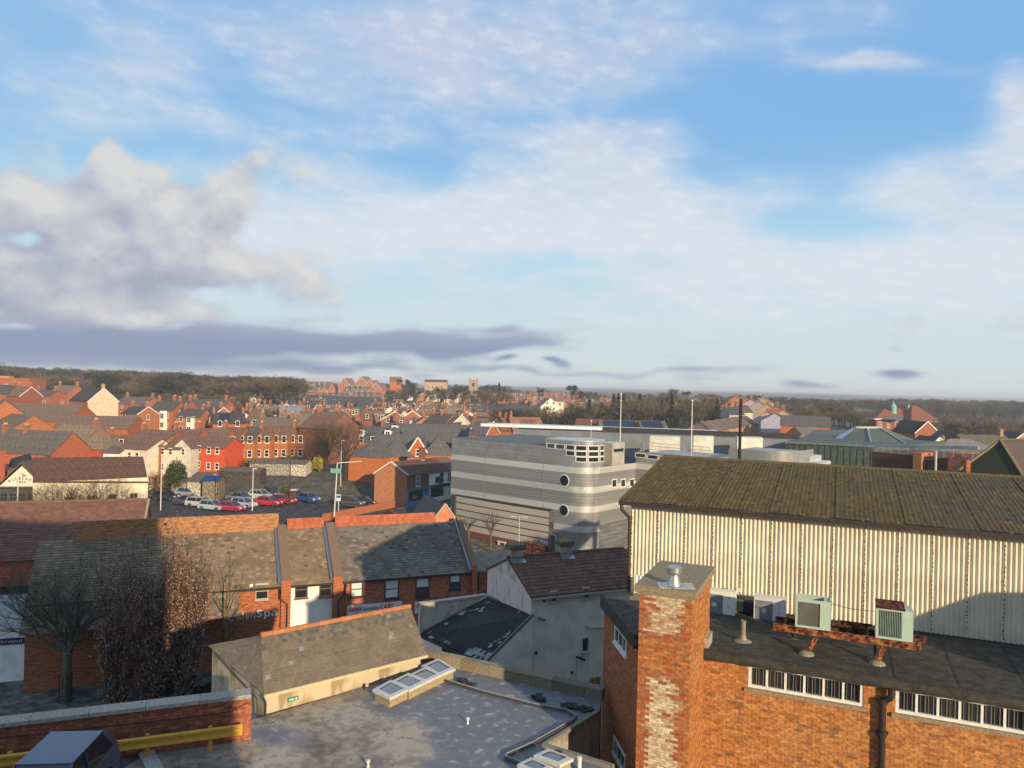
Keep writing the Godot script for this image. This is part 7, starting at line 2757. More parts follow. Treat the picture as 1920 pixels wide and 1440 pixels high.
	var poles := [
		[303,860,957,0.09,Color(0.6,0.58,0.55),"white lamp column in front of the cream wall",1],
		[475,879,958,0.09,Color(0.64,0.62,0.58),"white lamp column between the silver cars",1],
		[409,872,943,0.08,Color(0.04,0.04,0.045),"black lamp column by the silver-blue car",0],
		[426,866,934,0.07,Color(0.05,0.05,0.05),"thin black column beside the timber fence",0],
		[524,861,914,0.07,Color(0.12,0.09,0.07),"slim brown column behind the white estate",0],
		[544,866,962,0.13,Color(0.04,0.035,0.03),"stout dark post beside the red cars",0],
		[640,826,930,0.10,Color(0.5,0.47,0.42),"pale lamp column by the height gantry",1]]
	for q in poles:
		var f := PH(q[0] - 2,q[2],0.0)
		var tp := PD(q[0],q[1],-f.z).y
		var p := thing("lamp_column",q[5],"lamp post",Vector3(f.x,0,f.z),0.0,"columns in the car park")
		b = MB.new(Vector3.ZERO,q[4])
		b.tube(Vector3.ZERO,Vector3(0,tp,0),q[3],q[3] * 0.6,8)
		part(p,"post",b,M.semi)
		b = MB.new(Vector3.ZERO,q[4])
		b.box(Vector3(0.25 if q[6] else 0.0,tp + 0.03,0),Vector3(0.6 if q[6] else 0.3,0.12,0.2))
		part(p,"lantern",b,M.semi)
	var gf := PH(626,978,0.0)
	var gt := PD(629,868,-gf.z).y
	var ga := thing("height_gantry","white goal-post gantry with a green board over the car park entrance","gantry",Vector3(gf.x,0,gf.z))
	b = MB.new(Vector3.ZERO,Color(0.62,0.58,0.53))
	b.tube(Vector3.ZERO,Vector3(0.3,gt,0),0.1,0.08,8)
	b.tube(Vector3(0.3,gt,0),Vector3(3.3,gt + 0.1,-2.0),0.07,0.06,8)
	part(ga,"post",b,M.semi)
	b = MB.new(Vector3.ZERO,Color(0.16,0.34,0.26))
	b.box(Vector3(0.15,gt - 1.1,0.12),Vector3(1.5,0.7,0.06))
	part(ga,"board",b,M.semi)
	var sf := PH(634,972,0.0)
	var sg := thing("parking_sign","blue and white parking sign on a pale pole beside the gantry","sign",Vector3(sf.x,0,sf.z))
	b = MB.new(Vector3.ZERO,Color(0.6,0.58,0.54))
	b.tube(Vector3.ZERO,Vector3(0,3.3,0),0.06,0.06,8)
	part(sg,"pole",b,M.semi)
	b = MB.new(Vector3.ZERO,Color(0.62,0.63,0.66))
	b.box(Vector3(0,3.0,0.08),Vector3(0.62,0.95,0.05))
	part(sg,"panel",b,M.semi)
	b = MB.new(Vector3.ZERO,Color(0.03,0.07,0.3))
	b.box(Vector3(0,3.15,0.11),Vector3(0.5,0.38,0.012))
	part(sg,"blue_field",b,M.semi)
	var s := PH(540,931,0.0)
	var sh := thing("round_shrub","green-brown shrub between the parked red cars and the fence","shrub",Vector3(s.x,0,s.z))
	leafy(sh,2.6,1.8,900,Color(0.09,0.085,0.03),21,0.14)
	var hp := PD(330,905,127)
	var he := thing("rounded_holly","large rounded dark green evergreen behind the cream wall","shrub",Vector3(hp.x,0,hp.z))
	leafy(he,3.6,PD(330,864,127).y + 0.3,2600,Color(0.05,0.07,0.018),22,0.16)
	var ho := PD(290,905,128)
	var hh := thing("beech_hedge","rust-brown hedge behind the cream wall","hedge",Vector3(ho.x,0,ho.z))
	leafy(hh,5.0,3.6,1400,Color(0.2,0.1,0.03),24,0.15)
func fence(label: String,px: Array,h: float) -> void:
	var pts := []
	for q in px:
		pts.append(PH(q[0],q[1],0.0) * Vector3(1,0,1))
	var t := thing("timber_fence",label,"fence",pts[2])
	var r := RandomNumberGenerator.new()
	r.seed = 9
	for k in pts.size() - 1:
		var a: Vector3 = pts[k]
		var c: Vector3 = pts[k + 1]
		var n := maxi(1,int(round((c - a).length() / 1.85)))
		for i in n:
			var p := a.lerp(c,i / float(n))
			var q := a.lerp(c,(i + 0.97) / n)
			var b := MB.new(t.position,Color(0.42,0.32,0.2) * r.randf_range(0.82,1.12))
			b.bar(p + Vector3(0,h / 2,0),q + Vector3(0,h / 2,0),0.05,h - 0.08)
			part(t,"panel",b,M.wood)
			b = MB.new(t.position,Color(0.4,0.33,0.24))
			b.stand(p,Vector3(0.12,h + 0.08,0.12))
			part(t,"post",b,M.wood)
func rail_fence(px: Array) -> void:
	var a := PH(px[0][0],px[0][1],0.0)
	var c := PH(px[1][0],px[1][1],0.0)
	var t := thing("rail_fence","low timber rail fence between two rows of cars","fence",(a + c) / 2)
	for k in 5:
		var b := MB.new(t.position,Color(0.3,0.22,0.14))
		b.stand(a.lerp(c,k / 4.0),Vector3(0.12,1.2,0.12))
		part(t,"post",b,M.wood)
	for y in [0.45,0.8,1.1]:
		var b := MB.new(t.position,Color(0.36,0.27,0.17))
		b.bar(a + Vector3(0,y,0),c + Vector3(0,y,0),0.05,0.12)
		part(t,"rail",b,M.wood)
func person(at: Vector3) -> void:
	var t := thing("person","person in a white top and dark trousers standing beside a silver car","person",at,deg_to_rad(20))
	var bones := [
		[Vector3(0,0.95,0),Vector3(0,1.38,0.01),0.135,0.15],[Vector3(0,1.4,0),Vector3(0,1.54,0.01),0.06,0.055],[Vector3(0,1.62,0.02),Vector3(0,1.69,0.015),0.095,0.098],
		[Vector3(-0.17,1.4,0),Vector3(0.17,1.4,0),0.07,0.07],
		[Vector3(-0.2,1.39,0),Vector3(-0.26,1.1,0.01),0.055,0.045],[Vector3(-0.26,1.1,0.01),Vector3(-0.22,0.88,0.12),0.042,0.034],
		[Vector3(0.2,1.39,0),Vector3(0.25,1.1,0.0),0.055,0.045],[Vector3(0.25,1.1,0.0),Vector3(0.2,0.9,0.14),0.042,0.034],
		[Vector3(-0.085,0.92,0),Vector3(-0.1,0.5,0.02),0.088,0.062],[Vector3(-0.1,0.5,0.02),Vector3(-0.11,0.09,0),0.058,0.042],[Vector3(-0.11,0.045,-0.03),Vector3(-0.12,0.04,0.15),0.042,0.036],
		[Vector3(0.085,0.92,0),Vector3(0.1,0.5,-0.02),0.088,0.062],[Vector3(0.1,0.5,-0.02),Vector3(0.11,0.09,-0.05),0.058,0.042],[Vector3(0.11,0.045,-0.08),Vector3(0.12,0.04,0.1),0.042,0.036]]
	for sg in [-1,1]:
		var hp := Vector3(-0.22,0.84,0.14) if sg < 0 else Vector3(0.2,0.86,0.16)
		bones.append([hp,hp + Vector3(0,-0.06,0.02),0.032,0.03])
		for k in 4:
			var f := hp + Vector3((k - 1.5) * 0.019,-0.07,0.02)
			bones.append([f,f + Vector3(0,-0.06 - 0.012 * (1.5 - absf(k - 1.5)),0.015),0.0105,0.009])
		bones.append([hp + Vector3(-0.03 * sg,-0.02,0.02),hp + Vector3(-0.045 * sg,-0.07,0.035),0.011,0.009])
	var cell := 0.024
	var lo := Vector3(-0.36,-0.02,-0.2)
	var nx := 31
	var ny := 77
	var nz := 20
	var field := PackedFloat32Array()
	field.resize(nx * ny * nz)
	field.fill(1.0)
	for bo in bones:
		var a: Vector3 = bo[0]
		var c: Vector3 = bo[1]
		var rm: float = maxf(bo[2],bo[3]) + 0.09
		var mn := (a.min(c) - Vector3(rm,rm,rm) - lo) / cell
		var mx := (a.max(c) + Vector3(rm,rm,rm) - lo) / cell
		for k in range(maxi(0,int(mn.z)),mini(nz,int(mx.z) + 2)):
			for j in range(maxi(0,int(mn.y)),mini(ny,int(mx.y) + 2)):
				for i in range(maxi(0,int(mn.x)),mini(nx,int(mx.x) + 2)):
					var p := lo + Vector3(i,j,k) * cell
					var h := clampf((p - a).dot(c - a) / maxf((c - a).length_squared(),1e-6),0,1)
					var d := (p - a.lerp(c,h)).length() - lerpf(bo[2],bo[3],h)
					var id := (k * ny + j) * nx + i
					var o := field[id]
					var kk := 0.025
					var hh := clampf(0.5 + 0.5 * (o - d) / kk,0,1)
					field[id] = lerpf(o,d,hh) - kk * hh * (1.0 - hh)
	var vert := {}
	var pos := PackedVector3Array()
	for k in nz - 1:
		for j in ny - 1:
			for i in nx - 1:
				var s := Vector3.ZERO
				var cnt := 0
				for e in [[0,0,0,1,0,0],[0,1,0,1,1,0],[0,0,1,1,0,1],[0,1,1,1,1,1],[0,0,0,0,1,0],[1,0,0,1,1,0],[0,0,1,0,1,1],[1,0,1,1,1,1],[0,0,0,0,0,1],[1,0,0,1,0,1],[0,1,0,0,1,1],[1,1,0,1,1,1]]:
					var f0 := field[((k + e[2]) * ny + j + e[1]) * nx + i + e[0]]
					var f1 := field[((k + e[5]) * ny + j + e[4]) * nx + i + e[3]]
					if (f0 < 0) != (f1 < 0):
						s += Vector3(i + e[0],j + e[1],k + e[2]).lerp(Vector3(i + e[3],j + e[4],k + e[5]),f0 / (f0 - f1))
						cnt += 1
				if cnt:
					vert[(k * ny + j) * nx + i] = pos.size()
					pos.append(lo + s / cnt * cell)
	var b := MB.new()
	var shade := func(p: Vector3) -> Color:
		if p.y > 1.5:
			return Color(0.06,0.04,0.03) if (p.y > 1.7 or p.z < -0.01) else Color(0.42,0.25,0.18)
		if absf(p.x) > 0.16 and p.y < 0.92 and p.y > 0.6:
			return Color(0.42,0.25,0.18)
		if p.y > 0.9:
			return Color(0.68,0.67,0.65)
		return Color(0.025,0.025,0.035) if p.y > 0.07 else Color(0.02,0.018,0.016)
	var axes := [[Vector3i(1,0,0),Vector3i(0,1,0),Vector3i(0,0,1)],[Vector3i(0,1,0),Vector3i(0,0,1),Vector3i(1,0,0)],[Vector3i(0,0,1),Vector3i(1,0,0),Vector3i(0,1,0)]]
	for k in range(1,nz - 1):
		for j in range(1,ny - 1):
			for i in range(1,nx - 1):
				for ax in axes:
					var q := Vector3i(i,j,k)
					var q1: Vector3i = q + ax[0]
					var f0 := field[(q.z * ny + q.y) * nx + q.x]
					var f1 := field[(q1.z * ny + q1.y) * nx + q1.x]
					if (f0 < 0) == (f1 < 0):
						continue
					var id := []
					for c in [q,q - ax[1],q - ax[1] - ax[2],q - ax[2]]:
						id.append(vert.get((c.z * ny + c.y) * nx + c.x,-1))
					if id.has(-1):
						continue
					var P := [pos[id[0]],pos[id[1]],pos[id[2]],pos[id[3]]]
					b.col = shade.call((P[0] + P[2]) / 2)
					if f0 < 0:
						b.quad(P[0],P[1],P[2],P[3])
					else:
						b.quad(P[3],P[2],P[1],P[0])
	part(t,"body",b,M.matte)
# ================================================================ houses
func house(called: String,label: String,category: String,at: Vector3,turn: float,w: float,dp: float,hw: float,rise: float,o: Dictionary,group := "") -> Node3D:
	var t := thing(called,label,category,at,turn,group)
	var below := 2.5
	var wc: Color = o.get("wall",Color(0.42,0.17,0.085))
	var wm: Material = o.get("mat",M.masonry)
	var rc: Color = o.get("roof",Color(0.14,0.09,0.07))
	var x := w / 2
	var z := dp / 2
	var along: bool = o.get("ridge","x") == "x"
	var ov := 0.25
	var b := MB.new(Vector3.ZERO,wc)
	b.prism([Vector3(-x,0,z),Vector3(x,0,z),Vector3(x,0,-z),Vector3(-x,0,-z)],-below,hw,false)
	if not o.get("hip",false):
		if along:
			b.tri(Vector3(x,hw,z),Vector3(x,hw,-z),Vector3(x,hw + rise,0))
			b.tri(Vector3(-x,hw,-z),Vector3(-x,hw,z),Vector3(-x,hw + rise,0))
		else:
			b.tri(Vector3(-x,hw,z),Vector3(x,hw,z),Vector3(0,hw + rise,z))
			b.tri(Vector3(x,hw,-z),Vector3(-x,hw,-z),Vector3(0,hw + rise,-z))
	part(t,"wall",b,wm)
	if o.has("gable"):
		b = MB.new(Vector3.ZERO,o.gable)
		b.quad(Vector3(x + 0.02,-below,z),Vector3(x + 0.02,-below,-z),Vector3(x + 0.02,hw,-z),Vector3(x + 0.02,hw,z))
		b.tri(Vector3(x + 0.02,hw,z),Vector3(x + 0.02,hw,-z),Vector3(x + 0.02,hw + rise,0))
		part(t,"gable_wall",b,M.render)
	b = MB.new(Vector3.ZERO,rc)
	var y := hw + 0.02
	if o.get("hip",false):
		var hx := maxf(x - z,0.2) if along else 0.1
		var hz := 0.1 if along else maxf(z - x,0.2)
		var k := ov
		var A := Vector3(-x - k,y - 0.1,z + k)
		var B := Vector3(x + k,y - 0.1,z + k)
		var C := Vector3(x + k,y - 0.1,-z - k)
		var D := Vector3(-x - k,y - 0.1,-z - k)
		var R0 := Vector3(-hx,y + rise,0) if along else Vector3(0,y + rise,hz)
		var R1 := Vector3(hx,y + rise,0) if along else Vector3(0,y + rise,-hz)
		if along:
			b.quad(A,B,R1,R0)
			b.quad(C,D,R0,R1)
			b.tri(B,C,R1)
			b.tri(D,A,R0)
		else:
			b.tri(A,B,R0)
			b.quad(B,C,R1,R0)
			b.tri(C,D,R1)
			b.quad(D,A,R0,R1)
		b.quad(D,C,B,A)
	elif along:
		var s := rise / z
		b.slab(Vector3(-x - ov * 0.5,y - ov * s,z + ov),Vector3(x + ov * 0.5,y - ov * s,z + ov),Vector3(x + ov * 0.5,y + rise,0),Vector3(-x - ov * 0.5,y + rise,0),0.1)
		b.slab(Vector3(x + ov * 0.5,y - ov * s,-z - ov),Vector3(-x - ov * 0.5,y - ov * s,-z - ov),Vector3(-x - ov * 0.5,y + rise,0),Vector3(x + ov * 0.5,y + rise,0),0.1)
	else:
		var s := rise / x
		b.slab(Vector3(x + ov,y - ov * s,z + ov * 0.5),Vector3(x + ov,y - ov * s,-z - ov * 0.5),Vector3(0,y + rise,-z - ov * 0.5),Vector3(0,y + rise,z + ov * 0.5),0.1)
		b.slab(Vector3(-x - ov,y - ov * s,-z - ov * 0.5),Vector3(-x - ov,y - ov * s,z + ov * 0.5),Vector3(0,y + rise,z + ov * 0.5),Vector3(0,y + rise,-z - ov * 0.5),0.1)
	part(t,"roof",b,M.tiling)
	if o.get("barge",false):
		b = MB.new(Vector3.ZERO,Color(0.7,0.66,0.6))
		if along:
			var s := rise / z
			for sg in [1]:
				b.bar(Vector3(x + ov * 0.5 + 0.02,y - ov * s - 0.05,z + ov),Vector3(x + ov * 0.5 + 0.02,y + rise - 0.05,0),0.05,0.26)
				b.bar(Vector3(x + ov * 0.5 + 0.02,y - ov * s - 0.05,-z - ov),Vector3(x + ov * 0.5 + 0.02,y + rise - 0.05,0),0.05,0.26)
		else:
			var s := rise / x
			b.bar(Vector3(-x - ov,y - ov * s - 0.05,z + ov * 0.5 + 0.02),Vector3(0,y + rise - 0.05,z + ov * 0.5 + 0.02),0.05,0.26)
			b.bar(Vector3(x + ov,y - ov * s - 0.05,z + ov * 0.5 + 0.02),Vector3(0,y + rise - 0.05,z + ov * 0.5 + 0.02),0.05,0.26)
		part(t,"bargeboard",b,M.semi)
	for c in o.get("chim",[]):
		var cc: Color = o.get("chimcol",Color(0.40,0.19,0.11))
		b = MB.new(Vector3.ZERO,cc)
		var ry := hw + rise * (1.0 - (absf(c[1]) / z if along else absf(c[0]) / x))
		b.box(Vector3(c[0],ry + 0.15,c[1]),Vector3(0.6,1.7,0.9))
		b.box(Vector3(c[0],ry + 1.02,c[1]),Vector3(0.72,0.14,1.02))
		var ch := part(t,"chimney",b,M.masonry)
		b = MB.new(Vector3.ZERO,Color(0.58,0.36,0.2))
		for k in 3:
			b.tube(Vector3(c[0],ry + 1.08,c[1] - 0.3 + 0.3 * k),Vector3(c[0],ry + 1.42,c[1] - 0.3 + 0.3 * k),0.12,0.1,6)
		part(ch,"pots",b,M.fine)
	var fc: Color = o.get("frame",Color(0.72,0.69,0.62))
	for q in o.get("win",[]):
		window(t,Vector3(q[0],q[1],z + 0.01),Vector3.RIGHT,Vector3.BACK,q[2],q[3],int(q[4]) if q.size() > 4 else 1,2,fc,0.11,0.08,true)
	for q in o.get("side",[]):
		window(t,Vector3(x + 0.03,q[1],q[0]),Vector3.FORWARD,Vector3.RIGHT,q[2],q[3],1,2,fc,0.11,0.08,true)
	for q in o.get("dormer",[]):
		b = MB.new(Vector3.ZERO,o.get("dormcol",Color(0.72,0.7,0.66)))
		var s := rise / z
		var fz := z * 0.62
		var by := hw + (z - fz) * s
		b.box(Vector3(q,by + 0.65,fz - 0.9),Vector3(1.5,1.5,1.8))
		var dm := part(t,"dormer",b,M.semi)
		b = MB.new(Vector3.ZERO,rc)
		b.slab(Vector3(q + 0.95,by + 1.3,fz + 0.15),Vector3(q + 0.95,by + 1.3,fz - 2.2),Vector3(q,by + 2.05,fz - 2.2),Vector3(q,by + 2.05,fz + 0.15),0.08)
		b.slab(Vector3(q - 0.95,by + 1.3,fz - 2.2),Vector3(q - 0.95,by + 1.3,fz + 0.15),Vector3(q,by + 2.05,fz + 0.15),Vector3(q,by + 2.05,fz - 2.2),0.08)
		part(dm,"dormer_roof",b,M.tiling)
		window(dm,Vector3(q,by + 0.7,fz + 0.02),Vector3.RIGHT,Vector3.BACK,1.0,1.0,2,1,fc,0.1,0.05,false)
	if o.has("bay"):
		for q in o.bay:
			b = MB.new(Vector3.ZERO,Color(0.72,0.68,0.6))
			b.prism([Vector3(q - 1.15,0,z),Vector3(q - 0.75,0,z + 0.7),Vector3(q + 0.75,0,z + 0.7),Vector3(q + 1.15,0,z)],-below,hw - 0.2)
			var by := part(t,"bay",b,M.render)
			for yy in [1.5,4.1]:
				window(by,Vector3(q,yy,z + 0.71),Vector3.RIGHT,Vector3.BACK,1.2,1.5,2,2,fc,0.1,0.05,false)
	if o.has("solar"):
		b = MB.new(Vector3.ZERO)
		var s := rise / z
		var q: Array = o.solar
		var nn := Vector3(0,z,rise).normalized() * 0.08
		b.quad(Vector3(q[0],hw + z * 0.1 * s,z * 0.9) + nn,Vector3(q[1],hw + z * 0.1 * s,z * 0.9) + nn,Vector3(q[1],hw + z * 0.92 * s,z * 0.08) + nn,Vector3(q[0],hw + z * 0.92 * s,z * 0.08) + nn)
		part(t,"solar_panels",b,M.solar)
	return t
func house_px(called: String,label: String,px: float,eave: float,d: float,turn: float,w: float,dp: float,rise: float,o: Dictionary,group := "",cat := "house") -> Node3D:
	var p := PD(px,eave,d)
	var g := terrain(p.x,p.z)
	var hw := maxf(p.y - g,2.4)
	return house(called,label,cat,Vector3(p.x,p.y - hw,p.z),deg_to_rad(turn),w,dp,hw,rise,o,group)
func two_rows(xs: Array,hw: float,ww := 0.95,wh := 1.45) -> Array:
	var r := []
	for x in xs:
		r.append([x,hw - 0.95,ww,wh])
		if hw > 4.4:
			r.append([x,hw - 3.65,ww,wh])
	return r
func corner_shops() -> void:
	var g0 := PH(701,948,0.0)
	var g1 := PH(762,952,0.0)
	var f1 := PH(850,936,0.0)
	var x := ((f1 - g1) * Vector3(1,0,1)).normalized()
	var z := Vector3(-x.z,0,x.x)
	var ye := 5.15
	var wd := (g1 - g0).length()
	var L := (f1 - g1).length() + 2.0
	var P := func(s: float,w: float,y: float) -> Vector3: return Vector3(g1.x,y,g1.z) + x * s - z * w
	var yr := PP(733,866,(g0 + g1) / 2,Vector3(0,0,1)).y
	var cols := [[0.0,5.4],[5.4,10.8],[10.8,L]]
	var names_ := [["corner_shop","brown brick corner shop with a bright blue shopfront and a broad brick gable",Color(0.17,0.10,0.065),Color(0.15,0.08,0.06)],["terraced_shop","white terraced shop with a black fascia",Color(0.66,0.66,0.65),Color(0.15,0.08,0.06)],["terraced_shop","white terraced shop with a deep blue awning",Color(0.66,0.66,0.65),Color(0.20,0.155,0.11)]]
	for k in 3:
		var s0: float = cols[k][0]
		var s1: float = cols[k][1]
		var t := thing(names_[k][0],names_[k][1],"shop",P.call((s0 + s1) / 2,wd / 2,0))
		var org := t.position
		var b := MB.new(org,names_[k][2])
		b.wall(P.call(s0,0,0),P.call(s1,0,0),0,ye)
		part(t,"front_wall",b,M.masonry if k == 0 else M.render)
		if k == 0:
			b = MB.new(org,Color(0.50,0.235,0.115))
			b.wall(g0,g1,0,ye)
			b.tri(Vector3(g0.x,ye,g0.z),Vector3(g1.x,ye,g1.z),Vector3((g0.x + g1.x) / 2,yr,(g0.z + g1.z) / 2))
			part(t,"gable_wall",b,M.masonry,"broad orange-brown brick gable end")
			b = MB.new(org,Color(0.68,0.6,0.5))
			var a := (g0 + g1) / 2
			b.bar(Vector3(g0.x - 0.2,ye - 0.05,g0.z),Vector3(a.x,yr + 0.05,a.z),0.2,0.2)
			b.bar(Vector3(a.x,yr + 0.05,a.z),Vector3(g1.x + 0.2,ye - 0.05,g1.z),0.2,0.2)
			part(t,"bargeboard",b,M.semi)
		b = MB.new(org,names_[k][3])
		var rr := func(s: float) -> Vector3: return Vector3((g0.x + g1.x) / 2,yr,(g0.z + g1.z) / 2) + x * s
		var br := func(s: float) -> Vector3: return Vector3(g0.x,ye,g0.z) + x * s
		b.slab(P.call(s0,-0.25,ye - 0.1),P.call(s1,-0.25,ye - 0.1),rr.call(s1),rr.call(s0),0.12)
		b.slab(br.call(s1),br.call(s0),rr.call(s0),rr.call(s1),0.12)
		part(t,"roof",b,M.tiling)
		b = MB.new(org,Color(0.4,0.2,0.12))
		b.wall(P.call(s1,0,0),br.call(s1),0,ye)
		part(t,"side_wall",b,M.masonry)
		var m := (s0 + s1) / 2
		var wl: Array = [[-0.1],[0.5],[-1.6,1.9]][k]
		for q in wl:
			window(t,P.call(m + q,-0.02,4.0) - org,x,z,1.05,1.75,2,2,Color(0.6,0.58,0.55) if k != 1 else Color(0.2,0.19,0.18),0.1,0.06,true)
		var sf: Color = [Color(0.03,0.22,0.42),Color(0.62,0.6,0.56),Color(0.55,0.53,0.48)][k]
		b = MB.new(org,sf)
		b.obox(P.call(m,-0.08,0.45),x * ((s1 - s0) / 2 - 0.1),Vector3(0,0.45,0),z * 0.06)
		b.obox(P.call(s0 + 0.15,-0.08,1.4),x * 0.12,Vector3(0,1.4,0),z * 0.07)
		b.obox(P.call(s1 - 0.15,-0.08,1.4),x * 0.12,Vector3(0,1.4,0),z * 0.07)
		b.obox(P.call(m + 1.2,-0.08,1.4),x * 0.1,Vector3(0,1.4,0),z * 0.07)
		part(t,"shopfront",b,M.semi)
		b = MB.new(org,[Color(0.04,0.16,0.20),Color(0.035,0.035,0.035),Color(0.5,0.49,0.46)][k])
		b.obox(P.call(m,-0.1,2.72),x * ((s1 - s0) / 2 - 0.1),Vector3(0,0.24,0),z * 0.1)
		part(t,"fascia",b,M.semi)
		b = MB.new(org)
		b.quad(P.call(s0 + 0.3,-0.03,0.9),P.call(m + 1.1,-0.03,0.9),P.call(m + 1.1,-0.03,2.45),P.call(s0 + 0.3,-0.03,2.45))
		part(t,"shop_window",b,M.glass)
		b = MB.new(org,[Color(0.02,0.17,0.36),Color(0.55,0.54,0.5),Color(0.3,0.3,0.3)][k])
		b.obox(P.call(m + 1.9,-0.03,1.1),x * 0.5,Vector3(0,1.1,0),z * 0.03)
		part(t,"door",b,M.semi)
		if k == 0:
			b = MB.new(org,Color(0.35,0.12,0.07))
			b.obox(P.call(m - 0.8,-0.05,1.5),x * 0.6,Vector3(0,0.3,0),z * 0.012)
			part(t,"window_poster",b,M.semi)
		if k == 2:
			b = MB.new(org,Color(0.02,0.06,0.32))
			b.slab(P.call(s0 + 0.2,-1.3,2.2),P.call(s1 - 0.2,-1.3,2.2),P.call(s1 - 0.2,-0.1,3.1),P.call(s0 + 0.2,-0.1,3.1),0.04)
			b.quad(P.call(s0 + 0.2,-1.3,1.95),P.call(s1 - 0.2,-1.3,1.95),P.call(s1 - 0.2,-1.3,2.2),P.call(s0 + 0.2,-1.3,2.2))
			part(t,"awning",b,M.semi)
			b = MB.new(org,Color(0.09,0.3,0.52))
			b.obox(P.call(m + 0.4,-0.05,4.2),x * 0.8,Vector3(0,0.6,0),z * 0.03)
			part(t,"blue_panel",b,M.semi)
		if k == 1:
			b = MB.new(org,Color(0.03,0.03,0.03))
			b.obox(P.call(m - 0.6,-0.08,3.75),x * 0.45,Vector3(0,0.5,0),z * 0.08)
			part(t,"hanging_sign",b,M.semi)
	var ct := thing("roof_chimney","brown brick chimney astride the corner shops' ridge","chimney",Vector3((g0.x + g1.x) / 2,yr,(g0.z + g1.z) / 2) + x * 7.5)
	var b := MB.new(Vector3.ZERO,Color(0.22,0.10,0.07))
	b.box(Vector3(0,0.6,0),Vector3(1.0,2.2,0.9))
	b.box(Vector3(0,1.75,0),Vector3(1.2,0.2,1.1))
	part(ct,"stack",b,M.masonry)
	b = MB.new(Vector3.ZERO,Color(0.5,0.5,0.5))
	b.box(Vector3(0,-0.15,0.5),Vector3(1.1,0.3,0.06))
	part(ct,"flashing",b,M.metal)
func care_home() -> void:
	var slate := Color(0.15,0.15,0.155)
	var orange := Color(0.56,0.185,0.065)
	var o := {"wall": orange,"roof": slate,"hip": true,"frame": Color(0.75,0.73,0.7)}
	var g := "blocks of the orange brick care home"
	house_px("brick_wing","orange brick wing with a low grey hipped roof beside the car park",702,853,136,-14,6.6,7.0,2.9,o.merged({"ridge": "z"}),g,"building")
	house_px("brick_wing","orange brick wing with a grey hip next to the corner shops",744,852,139,8,6.0,8.0,2.8,o.merged({"ridge": "x","win": [[1.5,2.2,0.9,1.2]]}),g,"building")
	house_px("brick_wing","long orange brick range with a plain grey slate roof",770,840,150,4,14,9,2.6,{"wall": orange,"roof": slate,"win": []},g,"building")
	house_px("gabled_brick_wing","orange brick cross gable with white bargeboards and one white window",789,840,141,0,3.0,9,2.35,{"wall": orange,"roof": slate,"ridge": "z","barge": true,"win": [[0,5.6,0.75,1.3]]},g,"building")
	house_px("brick_wing","orange brick end wing with a steep grey hip and small windows",822,849,140,6,5.4,7.0,3.2,o.merged({"ridge": "z","win": [[-1.8,4.6,0.7,0.9],[-0.6,4.6,0.7,0.9],[0.6,4.6,0.7,0.9],[1.8,4.6,0.7,0.9]]}),g,"building")
	house_px("brick_wing","far orange brick range with a long grey roof and white eaves",838,829,158,0,18,9,2.7,{"wall": orange,"roof": slate},g,"building")
	house_px("dormered_wing","grey roofed range with white dormers behind the care home",735,826,172,0,26,10,2.9,{"wall": orange,"roof": slate,"dormer": [-10.5,-6.5,-0.5,3.5,8.5],"win": two_rows([-11,-8.5,-6,-3.5],5.2)},g,"building")
	house_px("dormered_wing","slate range with white gablets along its ridge",815,818,180,-2,24,10,2.9,{"wall": orange,"roof": slate,"dormer": [-9,9.5]},g,"building")
	house_px("gabled_brick_wing","steep orange gable with pale copings before the sports hall",908,812,152,-20,3.6,7,2.4,{"wall": orange,"roof": slate,"ridge": "x","barge": true},g,"building")
	house_px("dormered_wing","slate roofed block behind the bare tree beside the terrace",690,822,185,0,17,10,3.0,{"wall": orange,"roof": slate,"dormer": [-5.5,-1.5,3.0],"win": two_rows([-6,-3,0,3],5.4)},g,"building")
